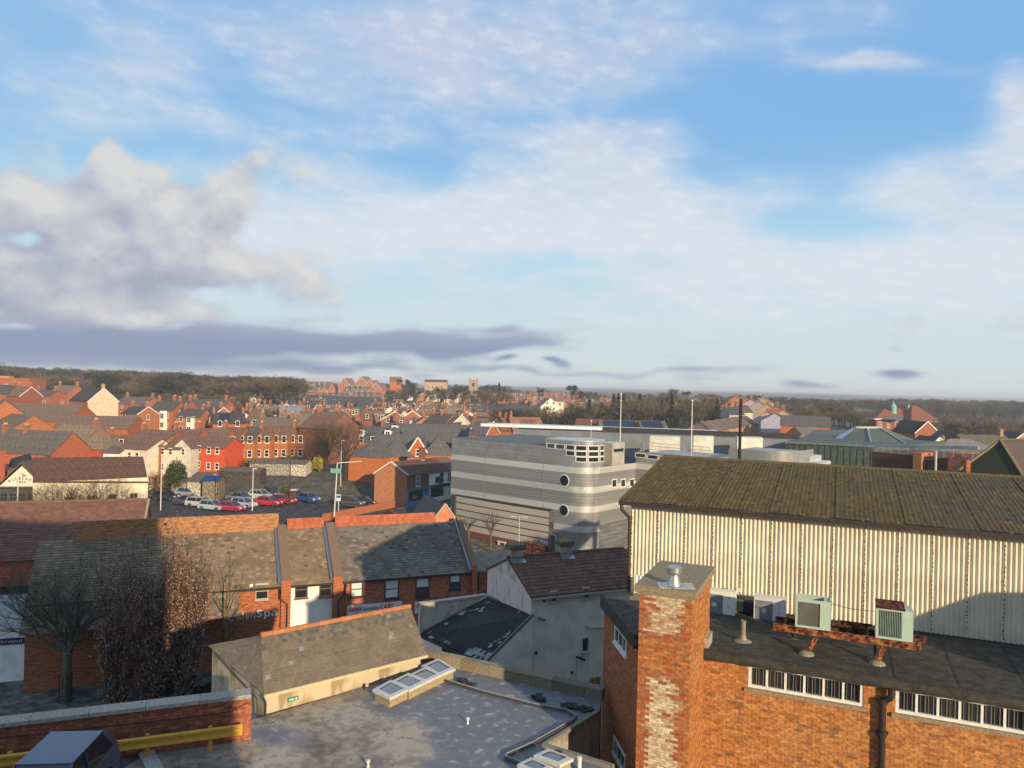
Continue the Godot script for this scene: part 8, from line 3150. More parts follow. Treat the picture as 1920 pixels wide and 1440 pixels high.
func terraces() -> void:
	var brick := Color(0.52,0.215,0.085)
	var redb := Color(0.48,0.16,0.075)
	var brown := Color(0.235,0.145,0.10)
	var slate := Color(0.13,0.115,0.11)
	var xs := [447,478,509,540,570,598]
	var roofs := [brown,slate,brown,brown,brown,slate]
	var walls := [redb,brick,brick,brick,redb,Color(0.40,0.14,0.075)]
	var labs := ["orange terraced house with a brown roof at the near end of the facing row","orange terraced house under the dark slate roof strip","orange terraced house with pale sash windows mid row","orange terraced house with two chimneys mid row","red terraced house behind the birch trees","red brick end terrace with a slate roof behind the birch trees"]
	for k in 6:
		var e: float = 823.0 - k * 1.2
		house_px("terraced_house",labs[k],xs[k],e,150 + k * 1.6,-6,3.35,8.0,2.3,{"wall": walls[k],"roof": roofs[k],"win": two_rows([-0.8,0.85],5.5),"chim": [[1.5,0.2]] if k % 2 else []},"facing terrace beyond the car park")
	house_px("brown_gable_house","tall brown brick house end behind the large bare tree",618,800,155,-30,8,9,3.0,{"wall": Color(0.24,0.105,0.07),"roof": brown,"gable": Color(0.23,0.105,0.075),"chim": [[-3,0]]})
	var ext := [
		[277,838,132,6.0,"cream","cream rendered rear extension at the end of the row",-18],
		[306,832,134,3.6,"orange","orange brick house rear with a half-gabled extension",-14],
		[334,838,134,5.4,"cream","cream rendered house rear behind the round evergreen",-12],
		[362,836,134,3.4,"cream2","pale rendered rear extension with a brown monopitch",-10],
		[391,834,136,3.4,"orange","orange brick house rear with white window frames",-10],
		[418,836,135,4.4,"red","bright red painted rear extension",-10]]
	for q in ext:
		var wc: Color = {"cream": Color(0.64,0.57,0.44),"cream2": Color(0.55,0.50,0.42),"orange": brick,"red": Color(0.55,0.085,0.035)}[q[4]]
		house_px("extended_house",q[5],q[0],q[1],q[2],q[6],q[3],6.5,1.5,{"wall": wc,"mat": M.render if q[4].begins_with("cream") or q[4] == "red" else M.masonry,"roof": brown,"win": two_rows([-0.7,0.9] if q[3] > 3.5 else [0.2],5.0,0.8,1.2),"ridge": "z" if q[4] == "cream2" else "x"},"house rears behind the car park")
	var mr := [[175,838,140,11,Color(0.26,0.19,0.12),"brown roofed house with a white dormer and a hipped end"],[243,836,142,8.5,brown,"terraced house roof with a pale verge above the cream rears"],[300,826,144,8,brown,"terraced house with a plain brown roof above the orange rear"],[352,824,145,7,Color(0.27,0.13,0.10),"terraced house with a reddish roof and squat chimney"],[402,823,147,7.5,Color(0.25,0.165,0.11),"terraced house with a tan roof beside the reddish one"],[436,820,150,5,Color(0.24,0.14,0.1),"terraced house roof joining the facing row"]]
	for q in mr:
		house_px("terraced_house",q[5],q[0],q[1],q[2],-10,q[3],8.5,2.0,{"wall": redb,"roof": q[4],"chim": [[-q[3] / 2 + 0.5,0]],"win": two_rows([-1.5,1.5],5.2)},"houses of the left row")
	house_px("slate_roofed_house","wide slate roofed brick house with white windows and two tall chimneys",62,843,128,-12,15.5,9,3.3,{"wall": Color(0.52,0.17,0.08),"roof": Color(0.165,0.15,0.13),"win": [[1.0,3.2,1.2,1.6,2],[3.0,3.2,1.0,1.6],[4.6,3.2,1.2,1.6,2],[5.9,3.2,1.2,1.6,2]],"chim": [[-5.2,0.4],[-1.0,0.4]]})
	house_px("dormered_bungalow","tan roofed house with a long white dormer of three windows",150,824,137,-10,8,8,2.6,{"wall": Color(0.4,0.25,0.15),"roof": Color(0.3,0.235,0.16),"win": [[-0.6,4.2,1.0,1.0],[0.6,4.2,1.0,1.0],[1.8,4.2,1.0,1.0]],"chim": [[3.2,0]]})
	house_px("hipped_cottage","low house with a tan hipped roof beside the white dormer",186,838,134,-8,7,7,2.2,{"wall": Color(0.45,0.12,0.08),"roof": Color(0.30,0.23,0.15),"hip": true})
	house_px("white_extension","white boarded extension with one dark window",226,846,131,-6,3.0,5,0.9,{"wall": Color(0.68,0.67,0.64),"mat": M.render,"roof": Color(0.2,0.15,0.11),"win": [[0.1,3.0,0.9,0.9]]})
	house_px("broad_gabled_range","broad brown roof with an orange gable at the left edge",8,792,165,-55,14,12,5.0,{"wall": Color(0.5,0.19,0.09),"roof": Color(0.20,0.155,0.115)})
	house_px("long_roofed_range","long plain brown roof with small vents behind the slate house",88,785,185,-4,19,12,3.6,{"wall": redb,"roof": Color(0.235,0.165,0.125)})
	house_px("brown_roofed_range","brown roof with an orange gable in front of the long range",40,800,158,-30,9,8,2.6,{"wall": Color(0.5,0.2,0.09),"roof": Color(0.2,0.155,0.12)})
	house_px("long_roofed_range","second long brown roof running towards the pink gable",190,800,180,2,17,10,2.6,{"wall": redb,"roof": Color(0.235,0.16,0.12)})
	var i := 0
	for q in [[350,905,128,3.6,2.0,Color(0.42,0.36,0.30),"grey timber garden shed beyond the fence"],[386,894,130,3.0,2.4,Color(0.6,0.56,0.48),"small white outhouse with one window"],[401,900,124.5,2.6,1.6,Color(0.3,0.24,0.17),"shed with a blue roof against the fence"],[373,902,127,2.4,2.0,Color(0.62,0.6,0.5),"pale garden shed beside the round evergreen"],[456,893,132,7.0,2.3,Color(0.10,0.085,0.075),"low dark flat-roofed garage behind the fence"],[515,884,136,8.0,2.3,Color(0.4,0.37,0.32),"pale flat-roofed garage behind the fence"],[557,879,136,4.5,2.2,Color(0.66,0.60,0.48),"cream garage wall catching the sun"]]:
		var p := PD(q[0],q[1],q[2])
		var gy := terrain(p.x,p.z)
		house("garden_shed",q[6],"shed",Vector3(p.x,gy - 0.2,p.z),deg_to_rad(-8 + 5 * (i % 3)),q[3],3.0,maxf(p.y - gy + 0.4,1.9),0.5,{"wall": q[5],"mat": M.wood,"roof": Color(0.16,0.14,0.12) if i != 2 else Color(0.02,0.07,0.25),"win": [[0.0,1.3,0.5,0.5]] if i == 1 else []})
		i += 1
# ================================================================ right-hand middle distance
func right_side() -> void:
	var t := thing("green_roofed_market","dark green clad hall with a broad ribbed pyramid roof","building",PD(1620,850,118) * Vector3(1,0,1))
	var org := t.position
	var f0 := PD(1473,831,112)
	var f1 := PD(1640,838,104)
	var b := MB.new(org,Color(0.115,0.135,0.115))
	b.prism([f0 * Vector3(1,0,1),f1 * Vector3(1,0,1),f1 * Vector3(1,0,1) + Vector3(20,0,-18),f0 * Vector3(1,0,1) + Vector3(12,0,-22)],0,(f0.y + f1.y) / 2,true)
	part(t,"wall",b,M.matte)
	var x := ((f1 - f0) * Vector3(1,0,1)).normalized()
	var nn := Vector3(-x.z,0,x.x)
	for k in 14:
		var m := MB.new(org,Color(0.10,0.118,0.10))
		m.obox(f0.lerp(f1,(k + 0.5) / 14.0) * Vector3(1,0,1) + Vector3(0,f0.y * 0.75,0) + nn * 0.03,x * 0.04,Vector3(0,f0.y * 0.24,0),nn * 0.03)
		part(t,"cladding_rib",m,M.clad)
	b = MB.new(org,Color(0.24,0.27,0.24))
	b.bar(f0 + Vector3(0,0.1,0),f1 + Vector3(0,0.1,0),0.4,0.25)
	part(t,"parapet_cap",b,M.matte)
	var ap0 := PD(1604,803,132)
	var ap1 := PD(1650,803,132)
	var base := [PD(1545,836,120),PD(1635,838,113),PD(1712,841,112),PD(1745,838,140),PD(1560,826,150)]
	var top := [ap0,ap0.lerp(ap1,0.5),ap1,ap1,ap0]
	for k in 5:
		var l := (k + 1) % 5
		var m := MB.new(org,Color(0.135,0.16,0.12) * (1.0 + 0.06 * (k % 2)))
		m.quad(base[k],base[l],top[l],top[k])
		part(t,"roof_facet",m,M.matte)
		m = MB.new(org,Color(0.26,0.29,0.25))
		m.bar(base[k] + Vector3(0,0.08,0),top[k] + Vector3(0,0.08,0),0.25,0.12)
		part(t,"hip_capping",m,M.clad)
	b = MB.new(org)
	b.quad(base[0] + Vector3(-0.4,0.12,0),base[0].lerp(base[1],0.22) + Vector3(0,0.12,0),ap0.lerp(ap1,0.05) + Vector3(0,0.12,0),ap0 + Vector3(-0.4,0.12,0))
	part(t,"rooflight",b,M.skyglass)
	b = MB.new(org,Color(0.3,0.32,0.27))
	b.bar(ap0 + Vector3(0,0.15,0),ap1 + Vector3(0,0.15,0),0.6,0.3)
	part(t,"ridge",b,M.clad)
	var g2 := thing("grey_green_roof","low grey-green pitched roof left of the pyramid roof","building",PD(1540,830,150) * Vector3(1,0,1))
	b = MB.new(g2.position,Color(0.17,0.175,0.15))
	b.quad(PD(1500,830,135),PD(1562,832,130),PD(1600,806,150),PD(1525,806,155))
	b.wall(PD(1500,830,135),PD(1562,832,130),0,PD(1530,831,132).y)
	part(g2,"roof",b,M.matte)
	var r := thing("brown_brick_block","dark brown brick block with rooftop railings and orange piers","building",PD(1720,880,70) * Vector3(1,0,1))
	org = r.position
	var a0 := PD(1635,850,72)
	var a1 := PD(1840,862,64)
	b = MB.new(org,Color(0.15,0.082,0.058))
	var ax := ((a1 - a0) * Vector3(1,0,1)).normalized()
	var an := Vector3(-ax.z,0,ax.x)
	b.prism([a0 * Vector3(1,0,1),a1 * Vector3(1,0,1),a1 * Vector3(1,0,1) - an * 8,a0 * Vector3(1,0,1) - an * 8],0,(a0.y + a1.y) / 2)
	part(r,"wall",b,M.masonry)
	for q in [[1712,1728,848],[1778,1790,856]]:
		var p0 := PP(q[0],q[2],a0 + an * 0.4,an)
		var p1 := PP(q[1],q[2],a0 + an * 0.4,an)
		var m := MB.new(org,Color(0.5,0.22,0.1))  # piers in a lighter, more orange brick colour than the wall
		m.prism([p0 * Vector3(1,0,1),p1 * Vector3(1,0,1),p1 * Vector3(1,0,1) - an * 2.0,p0 * Vector3(1,0,1) - an * 2.0],0,p0.y)
		part(r,"pier",m,M.masonry)
	var wq := PP(1741,872,a0,an)
	window(r,wq + an * 0.03 - org,ax,an,1.2,1.1,4,1,Color(0.16,0.15,0.14),0.07,0.05,true)
	for k in 12:
		var m := MB.new(org,Color(0.4,0.43,0.42))
		var o := a0.lerp(a1,0.06 + k * 0.083) - an * 0.8
		m.tube(o,o + Vector3(0,0.75,0),0.03,0.03,5)
		part(r,"railing_post",m,M.metal)
	b = MB.new(org,Color(0.4,0.43,0.42))
	for y in [0.4,0.75]:
		b.tube(a0 - an * 0.8 + Vector3(0,y,0),a1 - an * 0.8 + Vector3(0,y,0),0.03,0.03,5)
	part(r,"railing",b,M.metal)
	var rb := PD(1793,830,80)
	b = MB.new(org,Color(0.35,0.38,0.37))
	b.bar(PD(1640,836,86),PD(1835,840,76),0.3,0.35)
	part(r,"roof_plant_screen",b,M.clad)
	var vp := thing("soil_pipe","pale vertical pipe rising before the brown brick block","pipe",Vector3(PD(1754,880,60).x,0,-60))
	b = MB.new(Vector3.ZERO,Color(0.45,0.4,0.34))
	b.tube(Vector3.ZERO,Vector3(0,PD(1754,846,60).y,0),0.1,0.1,8)
	part(vp,"pipe",b,M.semi)
	var mh := thing("mossy_hipped_house","house with a dark mossy hip and a speckled brown slope","house",PD(1860,900,46) * Vector3(1,0,1))
	org = mh.position
	var ap := PD(1876,826,47)
	var l0 := PD(1785,892,46)
	var l1 := PD(1918,892,43)
	var rr := PD(2040,826,45)
	var l2 := PD(2100,905,41)
	b = MB.new(org,Color(0.055,0.06,0.025))
	b.tri(l0,l1,ap)
	part(mh,"hip",b,M.moss)
	b = MB.new(org,Color(0.30,0.22,0.165))
	b.quad(l1,l2,rr,ap)
	part(mh,"roof",b,M.moss,"speckled brown tiled slope")
	b = MB.new(org,Color(0.24,0.19,0.1))
	b.bar(l0 + Vector3(0,0.05,0),ap + Vector3(0,0.06,0),0.16,0.1)
	b.bar(l1 + Vector3(0,0.05,0),ap + Vector3(0,0.06,0),0.16,0.1)
	b.bar(ap + Vector3(0,0.06,0),rr + Vector3(0,0.06,0),0.18,0.12)
	part(mh,"hip_tiles",b,M.fine)
	b = MB.new(org,Color(0.4,0.16,0.09))
	b.quad(Vector3(l0.x,0,l0.z),Vector3(l1.x,0,l1.z),l1,l0)
	b.quad(Vector3(l1.x,0,l1.z),Vector3(l2.x,0,l2.z),l2,l1)
	part(mh,"wall",b,M.masonry)
	b = MB.new(org,Color(0.42,0.16,0.08))
	var cq := PD(1813,880,45.5)
	b.stand(cq - Vector3(0,2.0,0),Vector3(0.25,2.5,0.3))
	b.box(cq + Vector3(0,0.5,0),Vector3(0.34,0.12,0.4))
	part(mh,"chimney",b,M.masonry)
	var sr := thing("brick_outshut","sloping brick outshut catching the sun before the mossy hip","building",PD(1790,890,52) * Vector3(1,0,1))
	b = MB.new(sr.position,Color(0.5,0.2,0.09))
	b.quad(PD(1775,885,52),PD(1815,885,50),PD(1815,858,50),PD(1790,850,52))
	b.wall(PD(1775,885,52),PD(1815,885,50),0,PD(1790,885,52).y)
	part(sr,"wall",b,M.masonry)
	var sc := thing("cupola_school","red brick school with tiled hips and two green copper cupolas","school",PD(1690,800,300) * Vector3(1,0,1))
	org = sc.position
	var e0 := PD(1690,784,300)
	for q in [[1672,784,19,12,3.8,0.0],[1714,787,11,16,5.5,-3.0]]:
		var p := PD(q[0],q[1],300 + q[5])
		b = MB.new(org,Color(0.36,0.13,0.08))
		b.prism([p * Vector3(1,0,1) + Vector3(-q[2] / 2,0,q[3] / 2),p * Vector3(1,0,1) + Vector3(q[2] / 2,0,q[3] / 2),p * Vector3(1,0,1) + Vector3(q[2] / 2,0,-q[3] / 2),p * Vector3(1,0,1) + Vector3(-q[2] / 2,0,-q[3] / 2)],0,p.y,false)
		part(sc,"wall",b,M.masonry)
		b = MB.new(org,Color(0.32,0.13,0.075))
		var hx: float = q[2] / 2 + 0.5
		var hz: float = q[3] / 2 + 0.5
		var tp := Vector3(0,q[4],0)
		var rx := maxf(hx - hz,1.0)
		b.quad(p + Vector3(-hx,0,hz),p + Vector3(hx,0,hz),p + tp + Vector3(rx,0,0),p + tp + Vector3(-rx,0,0))
		b.tri(p + Vector3(hx,0,hz),p + Vector3(hx,0,-hz),p + tp + Vector3(rx,0,0))
		b.tri(p + Vector3(-hx,0,-hz),p + Vector3(-hx,0,hz),p + tp + Vector3(-rx,0,0))
		b.quad(p + Vector3(hx,0,-hz),p + Vector3(-hx,0,-hz),p + tp + Vector3(-rx,0,0),p + tp + Vector3(rx,0,0))
		part(sc,"roof",b,M.tiling)
		b = MB.new(org,Color(0.6,0.57,0.5))
		b.box(p + Vector3(0,-0.3,0),Vector3(q[2] + 0.6,0.5,q[3] + 0.6))
		part(sc,"cornice",b,M.semi)
		for k in 6:
			window(sc,p - org + Vector3(-q[2] / 2 + q[2] * (k + 0.5) / 6.0,-2.4,q[3] / 2 + 0.02),Vector3.RIGHT,Vector3.BACK,1.2,2.4,2,2,Color(0.66,0.64,0.6),0.16,0.06,true)
	for q in [[1675,775,754,1.1],[1704,771,759,0.75]]:
		var p := PD(q[0],q[1],298)
		var h: float = PD(q[0],q[2],298).y - p.y
		b = MB.new(org,Color(0.20,0.46,0.36))
		b.lathe(p,[[q[3] * 1.3,-0.6],[q[3] * 1.3,0.2],[q[3],0.3],[q[3],h * 0.5],[q[3] * 1.2,h * 0.52],[q[3] * 0.9,h * 0.68],[q[3] * 0.4,h * 0.85],[0.1,h],[0.0,h + 1.2]],8)
		part(sc,"cupola",b,M.semi,"green copper cupola")
	b = MB.new(org,Color(0.2,0.21,0.23))
	b.quad(PD(1655,786,292),PD(1690,788,290),PD(1702,772,300),PD(1690,772,302))
	part(sc,"slate_valley",b,M.tiling)
	var red := Color(0.38,0.15,0.085)
	house_px("gabled_villa","brick villa with white bargeboards and a dark roof before the school",1716,809,210,12,7.5,9,3.0,{"wall": red,"roof": Color(0.05,0.045,0.045),"ridge": "z","barge": true,"win": [[1.2,6.0,1.0,1.5]]})
	house_px("gabled_villa","small house with a white gable behind the railings",1742,836,170,5,4.6,7,2.2,{"wall": Color(0.62,0.64,0.62),"mat": M.render,"roof": Color(0.09,0.085,0.08),"ridge": "z","barge": true})
	house_px("gabled_villa","orange gabled house with two chimneys beyond the railings",1780,829,185,8,7,8,2.6,{"wall": Color(0.48,0.22,0.11),"roof": Color(0.09,0.075,0.07),"ridge": "z","chim": [[-3.0,1.5]],"win": [[0,7.5,1.0,1.3]]})
	house_px("gabled_villa","brick house with a tall pale chimney by the mossy hip",1838,838,160,0,10,9,2.6,{"wall": Color(0.42,0.19,0.1),"roof": Color(0.17,0.15,0.10),"chim": [[4.2,0]],"chimcol": Color(0.5,0.32,0.2)})
	house_px("gabled_villa","dark roofed house with two pale gables at the right edge",1896,828,200,10,8,8,2.6,{"wall": Color(0.5,0.28,0.16),"roof": Color(0.06,0.055,0.055),"ridge": "z","barge": true})
	house_px("slate_roofed_house","low grey slate roof beyond the railings",1800,842,150,-4,12,8,2.0,{"wall": red,"roof": Color(0.26,0.26,0.265),"hip": true})
	house_px("solar_roofed_house","bungalow whose whole roof carries dark solar panels",1160,802,195,0,10.5,7.0,1.9,{"wall": Color(0.5,0.36,0.2),"roof": Color(0.2,0.17,0.12),"solar": [-4.2,4.2]})
	house_px("solar_roofed_house","orange gabled bungalow with solar panels beside the first",1220,803,192,8,6.6,6.5,1.9,{"wall": Color(0.52,0.25,0.13),"roof": Color(0.16,0.14,0.12),"solar": [-2.8,2.4],"barge": true})
	house_px("red_tiled_house","red tiled house beside the solar roofed bungalow",1105,800,200,-10,7,7,2.0,{"wall": Color(0.45,0.3,0.2),"roof": Color(0.22,0.10,0.075)})
	for k in 6:
		house_px("stepped_terrace_house","terraced house with a pale verge in the stepped row below the hill",1318 + k * 15,806 - k * 2.5,205 + k * 7,38,3.4,9,2.3,{"wall": Color(0.56,0.36,0.22),"roof": Color(0.19,0.15,0.12),"barge": true},"stepped row below the hill")
	var up := [
		[1455,789,230,4.6,Color(0.46,0.42,0.52),Color(0.14,0.13,0.135),"lilac rendered house at the foot of the climbing street"],
		[1470,783,236,4.6,Color(0.62,0.54,0.33),Color(0.13,0.12,0.12),"yellow gabled house on the climbing street"],
		[1441,786,244,4.6,Color(0.5,0.47,0.46),Color(0.16,0.155,0.155),"pale grey house beside the lilac one"],
		[1458,774,262,4.6,Color(0.45,0.2,0.12),Color(0.12,0.11,0.11),"brick house with a red chimney up the street"],
		[1440,770,285,4.8,Color(0.5,0.3,0.2),Color(0.24,0.15,0.12),"brown roofed house halfway up the street"],
		[1424,764,300,5.0,Color(0.5,0.48,0.5),Color(0.22,0.21,0.215),"grey slate house halfway up the street"],
		[1410,760,315,5.0,Color(0.5,0.4,0.36),Color(0.2,0.19,0.2),"slate roofed house near the top of the street"],
		[1398,757,330,5.2,Color(0.5,0.24,0.14),Color(0.25,0.17,0.14),"orange house near the top of the street"],
		[1382,752,350,6,Color(0.5,0.19,0.09),Color(0.26,0.13,0.09),"red house at the crest of the street"],
		[1432,754,355,5.2,Color(0.56,0.42,0.24),Color(0.2,0.17,0.15),"tan house at the crest of the street"],
		[1356,771,270,6.5,Color(0.56,0.3,0.13),Color(0.42,0.2,0.1),"orange pyramid-roofed house on the slope"],
		[1372,776,262,5.5,Color(0.6,0.58,0.55),Color(0.1,0.1,0.11),"white house with a black roof on the slope"],
		[1390,772,270,4.5,Color(0.6,0.5,0.32),Color(0.14,0.13,0.13),"cream gabled house on the slope"]]
	var k2 := 0
	for q in up:
		house_px("street_house",q[6],q[0],q[1],q[2],62 if k2 < 10 else 10,q[3],8,2.4,{"wall": q[4],"mat": M.render if k2 % 2 == 0 else M.masonry,"roof": q[5],"win": two_rows([-1.0,1.0],5.0),"side": [[-1.6,4.0,0.9,1.3],[1.4,4.0,0.9,1.3]],"chim": [[-q[3] / 2 + 0.4,0]],"hip": k2 == 10},"houses on the climbing street")
		k2 += 1
	house_px("red_gabled_chapel","orange-red gabled building with a grey roof beside the climbing street",1510,797,215,-22,13,8,2.6,{"wall": Color(0.52,0.19,0.1),"roof": Color(0.15,0.145,0.14),"win": two_rows([-3,0,3],3.0)})
	house_px("red_walled_outbuilding","small bright red walled outbuilding below the chapel",1508,812,190,20,6,5,1.6,{"wall": Color(0.56,0.17,0.1),"mat": M.render,"roof": Color(0.2,0.18,0.16)})
	var vn := PD(1412,797,240)
	var van := thing("white_van","white van parked on the climbing street","van",Vector3(vn.x,vn.y - 1.5,vn.z),0.9)
	b = MB.new(Vector3.ZERO,Color(0.7,0.7,0.69))
	b.box(Vector3(-0.3,1.3,0),Vector3(4.0,2.0,1.9))
	b.slab(Vector3(1.7,0.5,0.95),Vector3(2.5,0.5,0.95),Vector3(2.3,1.3,0.95),Vector3(1.7,2.1,0.95),1.9)
	part(van,"body",b,M.paint)
	b = MB.new(Vector3.ZERO)
	b.quad(Vector3(2.32,1.3,0.85),Vector3(2.32,1.3,-0.85),Vector3(1.72,2.1,-0.85),Vector3(1.72,2.1,0.85))
	part(van,"windscreen",b,M.glass)
	for wx in [-1.5,1.4]:
		for wz in [-0.95,0.95]:
			b = MB.new(Vector3.ZERO,Color(0.02,0.02,0.02))
			b.tube(Vector3(wx,0.35,wz - 0.1),Vector3(wx,0.35,wz + 0.1),0.35,0.35,10)
			part(van,"wheel",b,M.tyre)
# ================================================================ houses on the hillside
func hillside() -> void:
	var red := Color(0.46,0.17,0.09)
	var slate := Color(0.11,0.105,0.105)
	var brown := Color(0.22,0.14,0.105)
	house_px("pink_gabled_house","large house with a pink gable, twin chimneys and a dark roof",176,751,245,-36,12.5,9.5,4.2,{"wall": red,"roof": Color(0.075,0.07,0.075),"gable": Color(0.66,0.48,0.34),"chim": [[5.8,0.0],[5.0,-0.3]],"chimcol": Color(0.55,0.4,0.22),"win": two_rows([-4.5,-1.2,3.5],5.4),"barge": true})
	var p := PD(36,709,285)
	var fb := thing("red_flat_block","flat-topped red brick block before the left woods","building",Vector3(p.x,0,p.z))
	var b := MB.new(Vector3.ZERO,Color(0.46,0.16,0.09))
	b.prism([Vector3(-9,0,5),Vector3(7,0,5),Vector3(7,0,-5),Vector3(-9,0,-5)],0,p.y)
	part(fb,"wall",b,M.masonry)
	b = MB.new(Vector3.ZERO,Color(0.5,0.36,0.2))
	b.box(Vector3(-3.5,p.y + 0.3,2),Vector3(3.5,0.9,3))
	part(fb,"lift_housing",b,M.masonry)
	for k in 3:
		window(fb,Vector3(-6 + k * 4.5,p.y - 3.0,5.02),Vector3.RIGHT,Vector3.BACK,1.3,1.5,2,2,Color(0.7,0.67,0.6),0.14,0.06,true)
	var rows := [
		["slate_roofed_house","grey slate house with white windows under the red flat block",10,738,255,-10,9,8,3.0,red,slate],
		["red_gabled_house","dark red gabled house beside the red flat block",46,742,250,-20,6,8,3.0,Color(0.33,0.12,0.08),brown],
		["twin_chimney_house","brick house with two red chimneys below the left woods",128,737,275,-24,10,8,2.8,Color(0.48,0.19,0.1),Color(0.27,0.18,0.13)],
		["low_slate_house","low slate roofed house between two brick houses",88,742,270,-12,9,7,2.0,red,Color(0.14,0.12,0.12)],
		["brick_house","long brown roofed house behind the pink gable",262,757,262,-20,13,8,2.4,red,Color(0.2,0.15,0.13)],
		["orange_gabled_house","orange gabled house with one white window right of the pink gable",262,775,215,-24,6.5,7,2.0,Color(0.48,0.19,0.1),Color(0.085,0.08,0.085)],
		["bay_fronted_villa","villa with white bays and a dark slate roof",318,768,225,-10,7.5,8,2.6,red,slate],
		["bay_fronted_villa","second villa with a white two-storey bay",342,766,228,-10,6.0,8,2.6,red,slate],
		["bay_fronted_villa","villa with a gabled bay below the first villa",365,781,212,-8,7,7,2.2,Color(0.5,0.2,0.1),slate],
		["orange_gabled_house","orange house with a slate roof beside the gabled bay villa",402,778,216,-28,7,7,2.3,Color(0.5,0.21,0.1),slate],
		["slate_roofed_house","slate house with a bright rooflight",428,792,200,24,8,8,2.6,red,Color(0.08,0.078,0.08)],
		["slate_roofed_house","dark slate house with a white dormer",452,790,204,0,7,8,2.3,red,Color(0.10,0.1,0.105)],
		["white_gabled_house","house with a white edged gable and tall chimney",474,786,205,6,5,8,2.8,Color(0.46,0.2,0.12),brown],
		["brick_house","brick terrace with tall chimneys behind the villas",395,762,250,-10,13,8,2.4,red,Color(0.13,0.12,0.12)],
		["brick_house","brick house with a pale chimney above the facing row",520,800,178,-6,9,8,2.2,red,Color(0.22,0.18,0.14)],
		["brick_house","tan roofed house above the brown gable house",560,795,182,0,9,8,2.4,Color(0.42,0.2,0.12),Color(0.28,0.22,0.16)],
		["slate_roofed_house","house with a light grey roof before the hill estate",545,777,225,24,7,8,2.6,Color(0.5,0.24,0.12),Color(0.28,0.29,0.31)],  # roof colour a lighter grey than the other slates
		["brick_house","brown roofed house with two white dormers behind the bare tree",603,788,200,0,11,8,2.4,Color(0.4,0.2,0.12),Color(0.2,0.16,0.13)]]
	for q in rows:
		var o := {"wall": q[9],"roof": q[10],"win": two_rows([-q[6] * 0.28,q[6] * 0.25],5.2,1.0,1.5),"chim": [[-q[6] / 2 + 0.4,0],[q[6] / 2 - 0.4,0]]}
		if q[0] == "bay_fronted_villa":
			o["bay"] = [0.8]
		if q[0].ends_with("gabled_house"):
			o["barge"] = true
			o["side"] = [[0,4.2,0.9,1.4]]
		if q[1].contains("dormer"):
			o["dormer"] = [-1.2,1.6]
		if q[1].contains("rooflight"):
			o["solar"] = [-2.2,0.4]
		house_px(q[0],q[1],q[2],q[3],q[4],q[5],q[6],q[7],q[8],o)
	var pinkb := Color(0.56,0.25,0.16)
	var est := [
		[600,728,470,16,4,"tall salmon brick block on the crest with a stepped top",0],[590,736,462,6,4,"slim salmon brick stair tower beside the stepped block",0],[625,745,455,18,2.6,"salmon brick range below the stepped block",0],
		[652,722,490,8,4.5,"salmon gable standing on the skyline",1],[684,720,495,9,5,"second salmon gable standing on the skyline",1],[700,726,488,9,4.5,"salmon gable stepping down from the skyline",1],[712,730,480,8,4,"lowest salmon gable on the skyline",1],
		[672,735,470,16,3.5,"three storey salmon block with pale windows",0],[690,745,452,17,3,"salmon apartment block with a grid of pale windows",0],[655,746,448,10,3,"hipped salmon block beside the apartment block",2],
		[498,748,430,7,3,"pale gabled house at the end of the crest row",1],[506,750,426,7,3,"second pale gabled house of the crest row",1],[515,752,424,7,3,"third pale gabled house of the crest row",1],
		[548,752,420,12,2.6,"cream house with a brown roof on the hill",0],[562,748,430,8,3,"house with three stepped white verges on the hill",1],[580,757,415,9,3,"orange gabled house in the middle of the hill estate",1],
		[610,756,420,8,3,"small white gabled house in the hill estate",1],[636,762,405,12,3,"wide orange gabled house in the hill estate",1],[605,765,395,10,2.6,"brown roofed house low on the hill",0]]
	for q in est:
		var white: bool = q[5].contains("white gabled") or q[5].begins_with("cream") or q[5].begins_with("pale")
		house_px("hill_estate_house",q[5],q[0],q[1],q[2],-12 if q[6] == 0 else (14 if int(q[0]) % 2 else -18),q[3],10,q[4],{"wall": Color(0.6,0.5,0.38) if white else pinkb,"roof": Color(0.32,0.19,0.14) if q[6] != 0 else Color(0.24,0.17,0.14),"ridge": "z" if q[6] == 1 else "x","hip": q[6] == 2,"barge": q[6] == 1,"win": two_rows([-q[3] * 0.33,-q[3] * 0.11,q[3] * 0.11,q[3] * 0.33],7.5,1.1,1.5) if q[6] == 0 else [[0,5.5,1.2,1.5]]})
	var r := RandomNumberGenerator.new()
	r.seed = 1234
	var walls := [[Color(0.46,0.18,0.095),"red brick"],[Color(0.52,0.25,0.13),"orange brick"],[Color(0.62,0.53,0.4),"cream rendered"],[Color(0.38,0.15,0.09),"dark brick"]]
	var roofc := [[Color(0.25,0.145,0.105),"brown roof"],[Color(0.12,0.11,0.11),"slate roof"],[Color(0.34,0.17,0.11),"red roof"],[Color(0.27,0.21,0.16),"tan roof"]]
	var strips := [
		[700,900,768,330,20,"on the slope above the care home"],[690,905,777,290,20,"in the chimneyed row above the care home"],[700,900,787,245,15,"just behind the care home roofs"],[760,905,797,215,11,"behind the slate gablets"],
		[370,470,752,330,9,"below the left woods"],[330,500,746,380,12,"at the foot of the left woods"],[500,640,772,300,13,"below the hill estate"],[480,700,780,260,15,"above the facing terrace"],
		[905,1040,752,430,13,"on the red roofed ridge"],[930,1080,745,470,13,"along the red roofed crest"],[990,1090,760,400,7,"among the trees below the red ridge"],[1240,1340,752,420,6,"among the crest trees"],[1100,1250,756,430,6,"half hidden by the middle trees"],[720,900,748,420,9,"among the trees of the middle hill"],[910,990,806,190,8,"in the red row beside the sports hall"]]
	var seen := {}
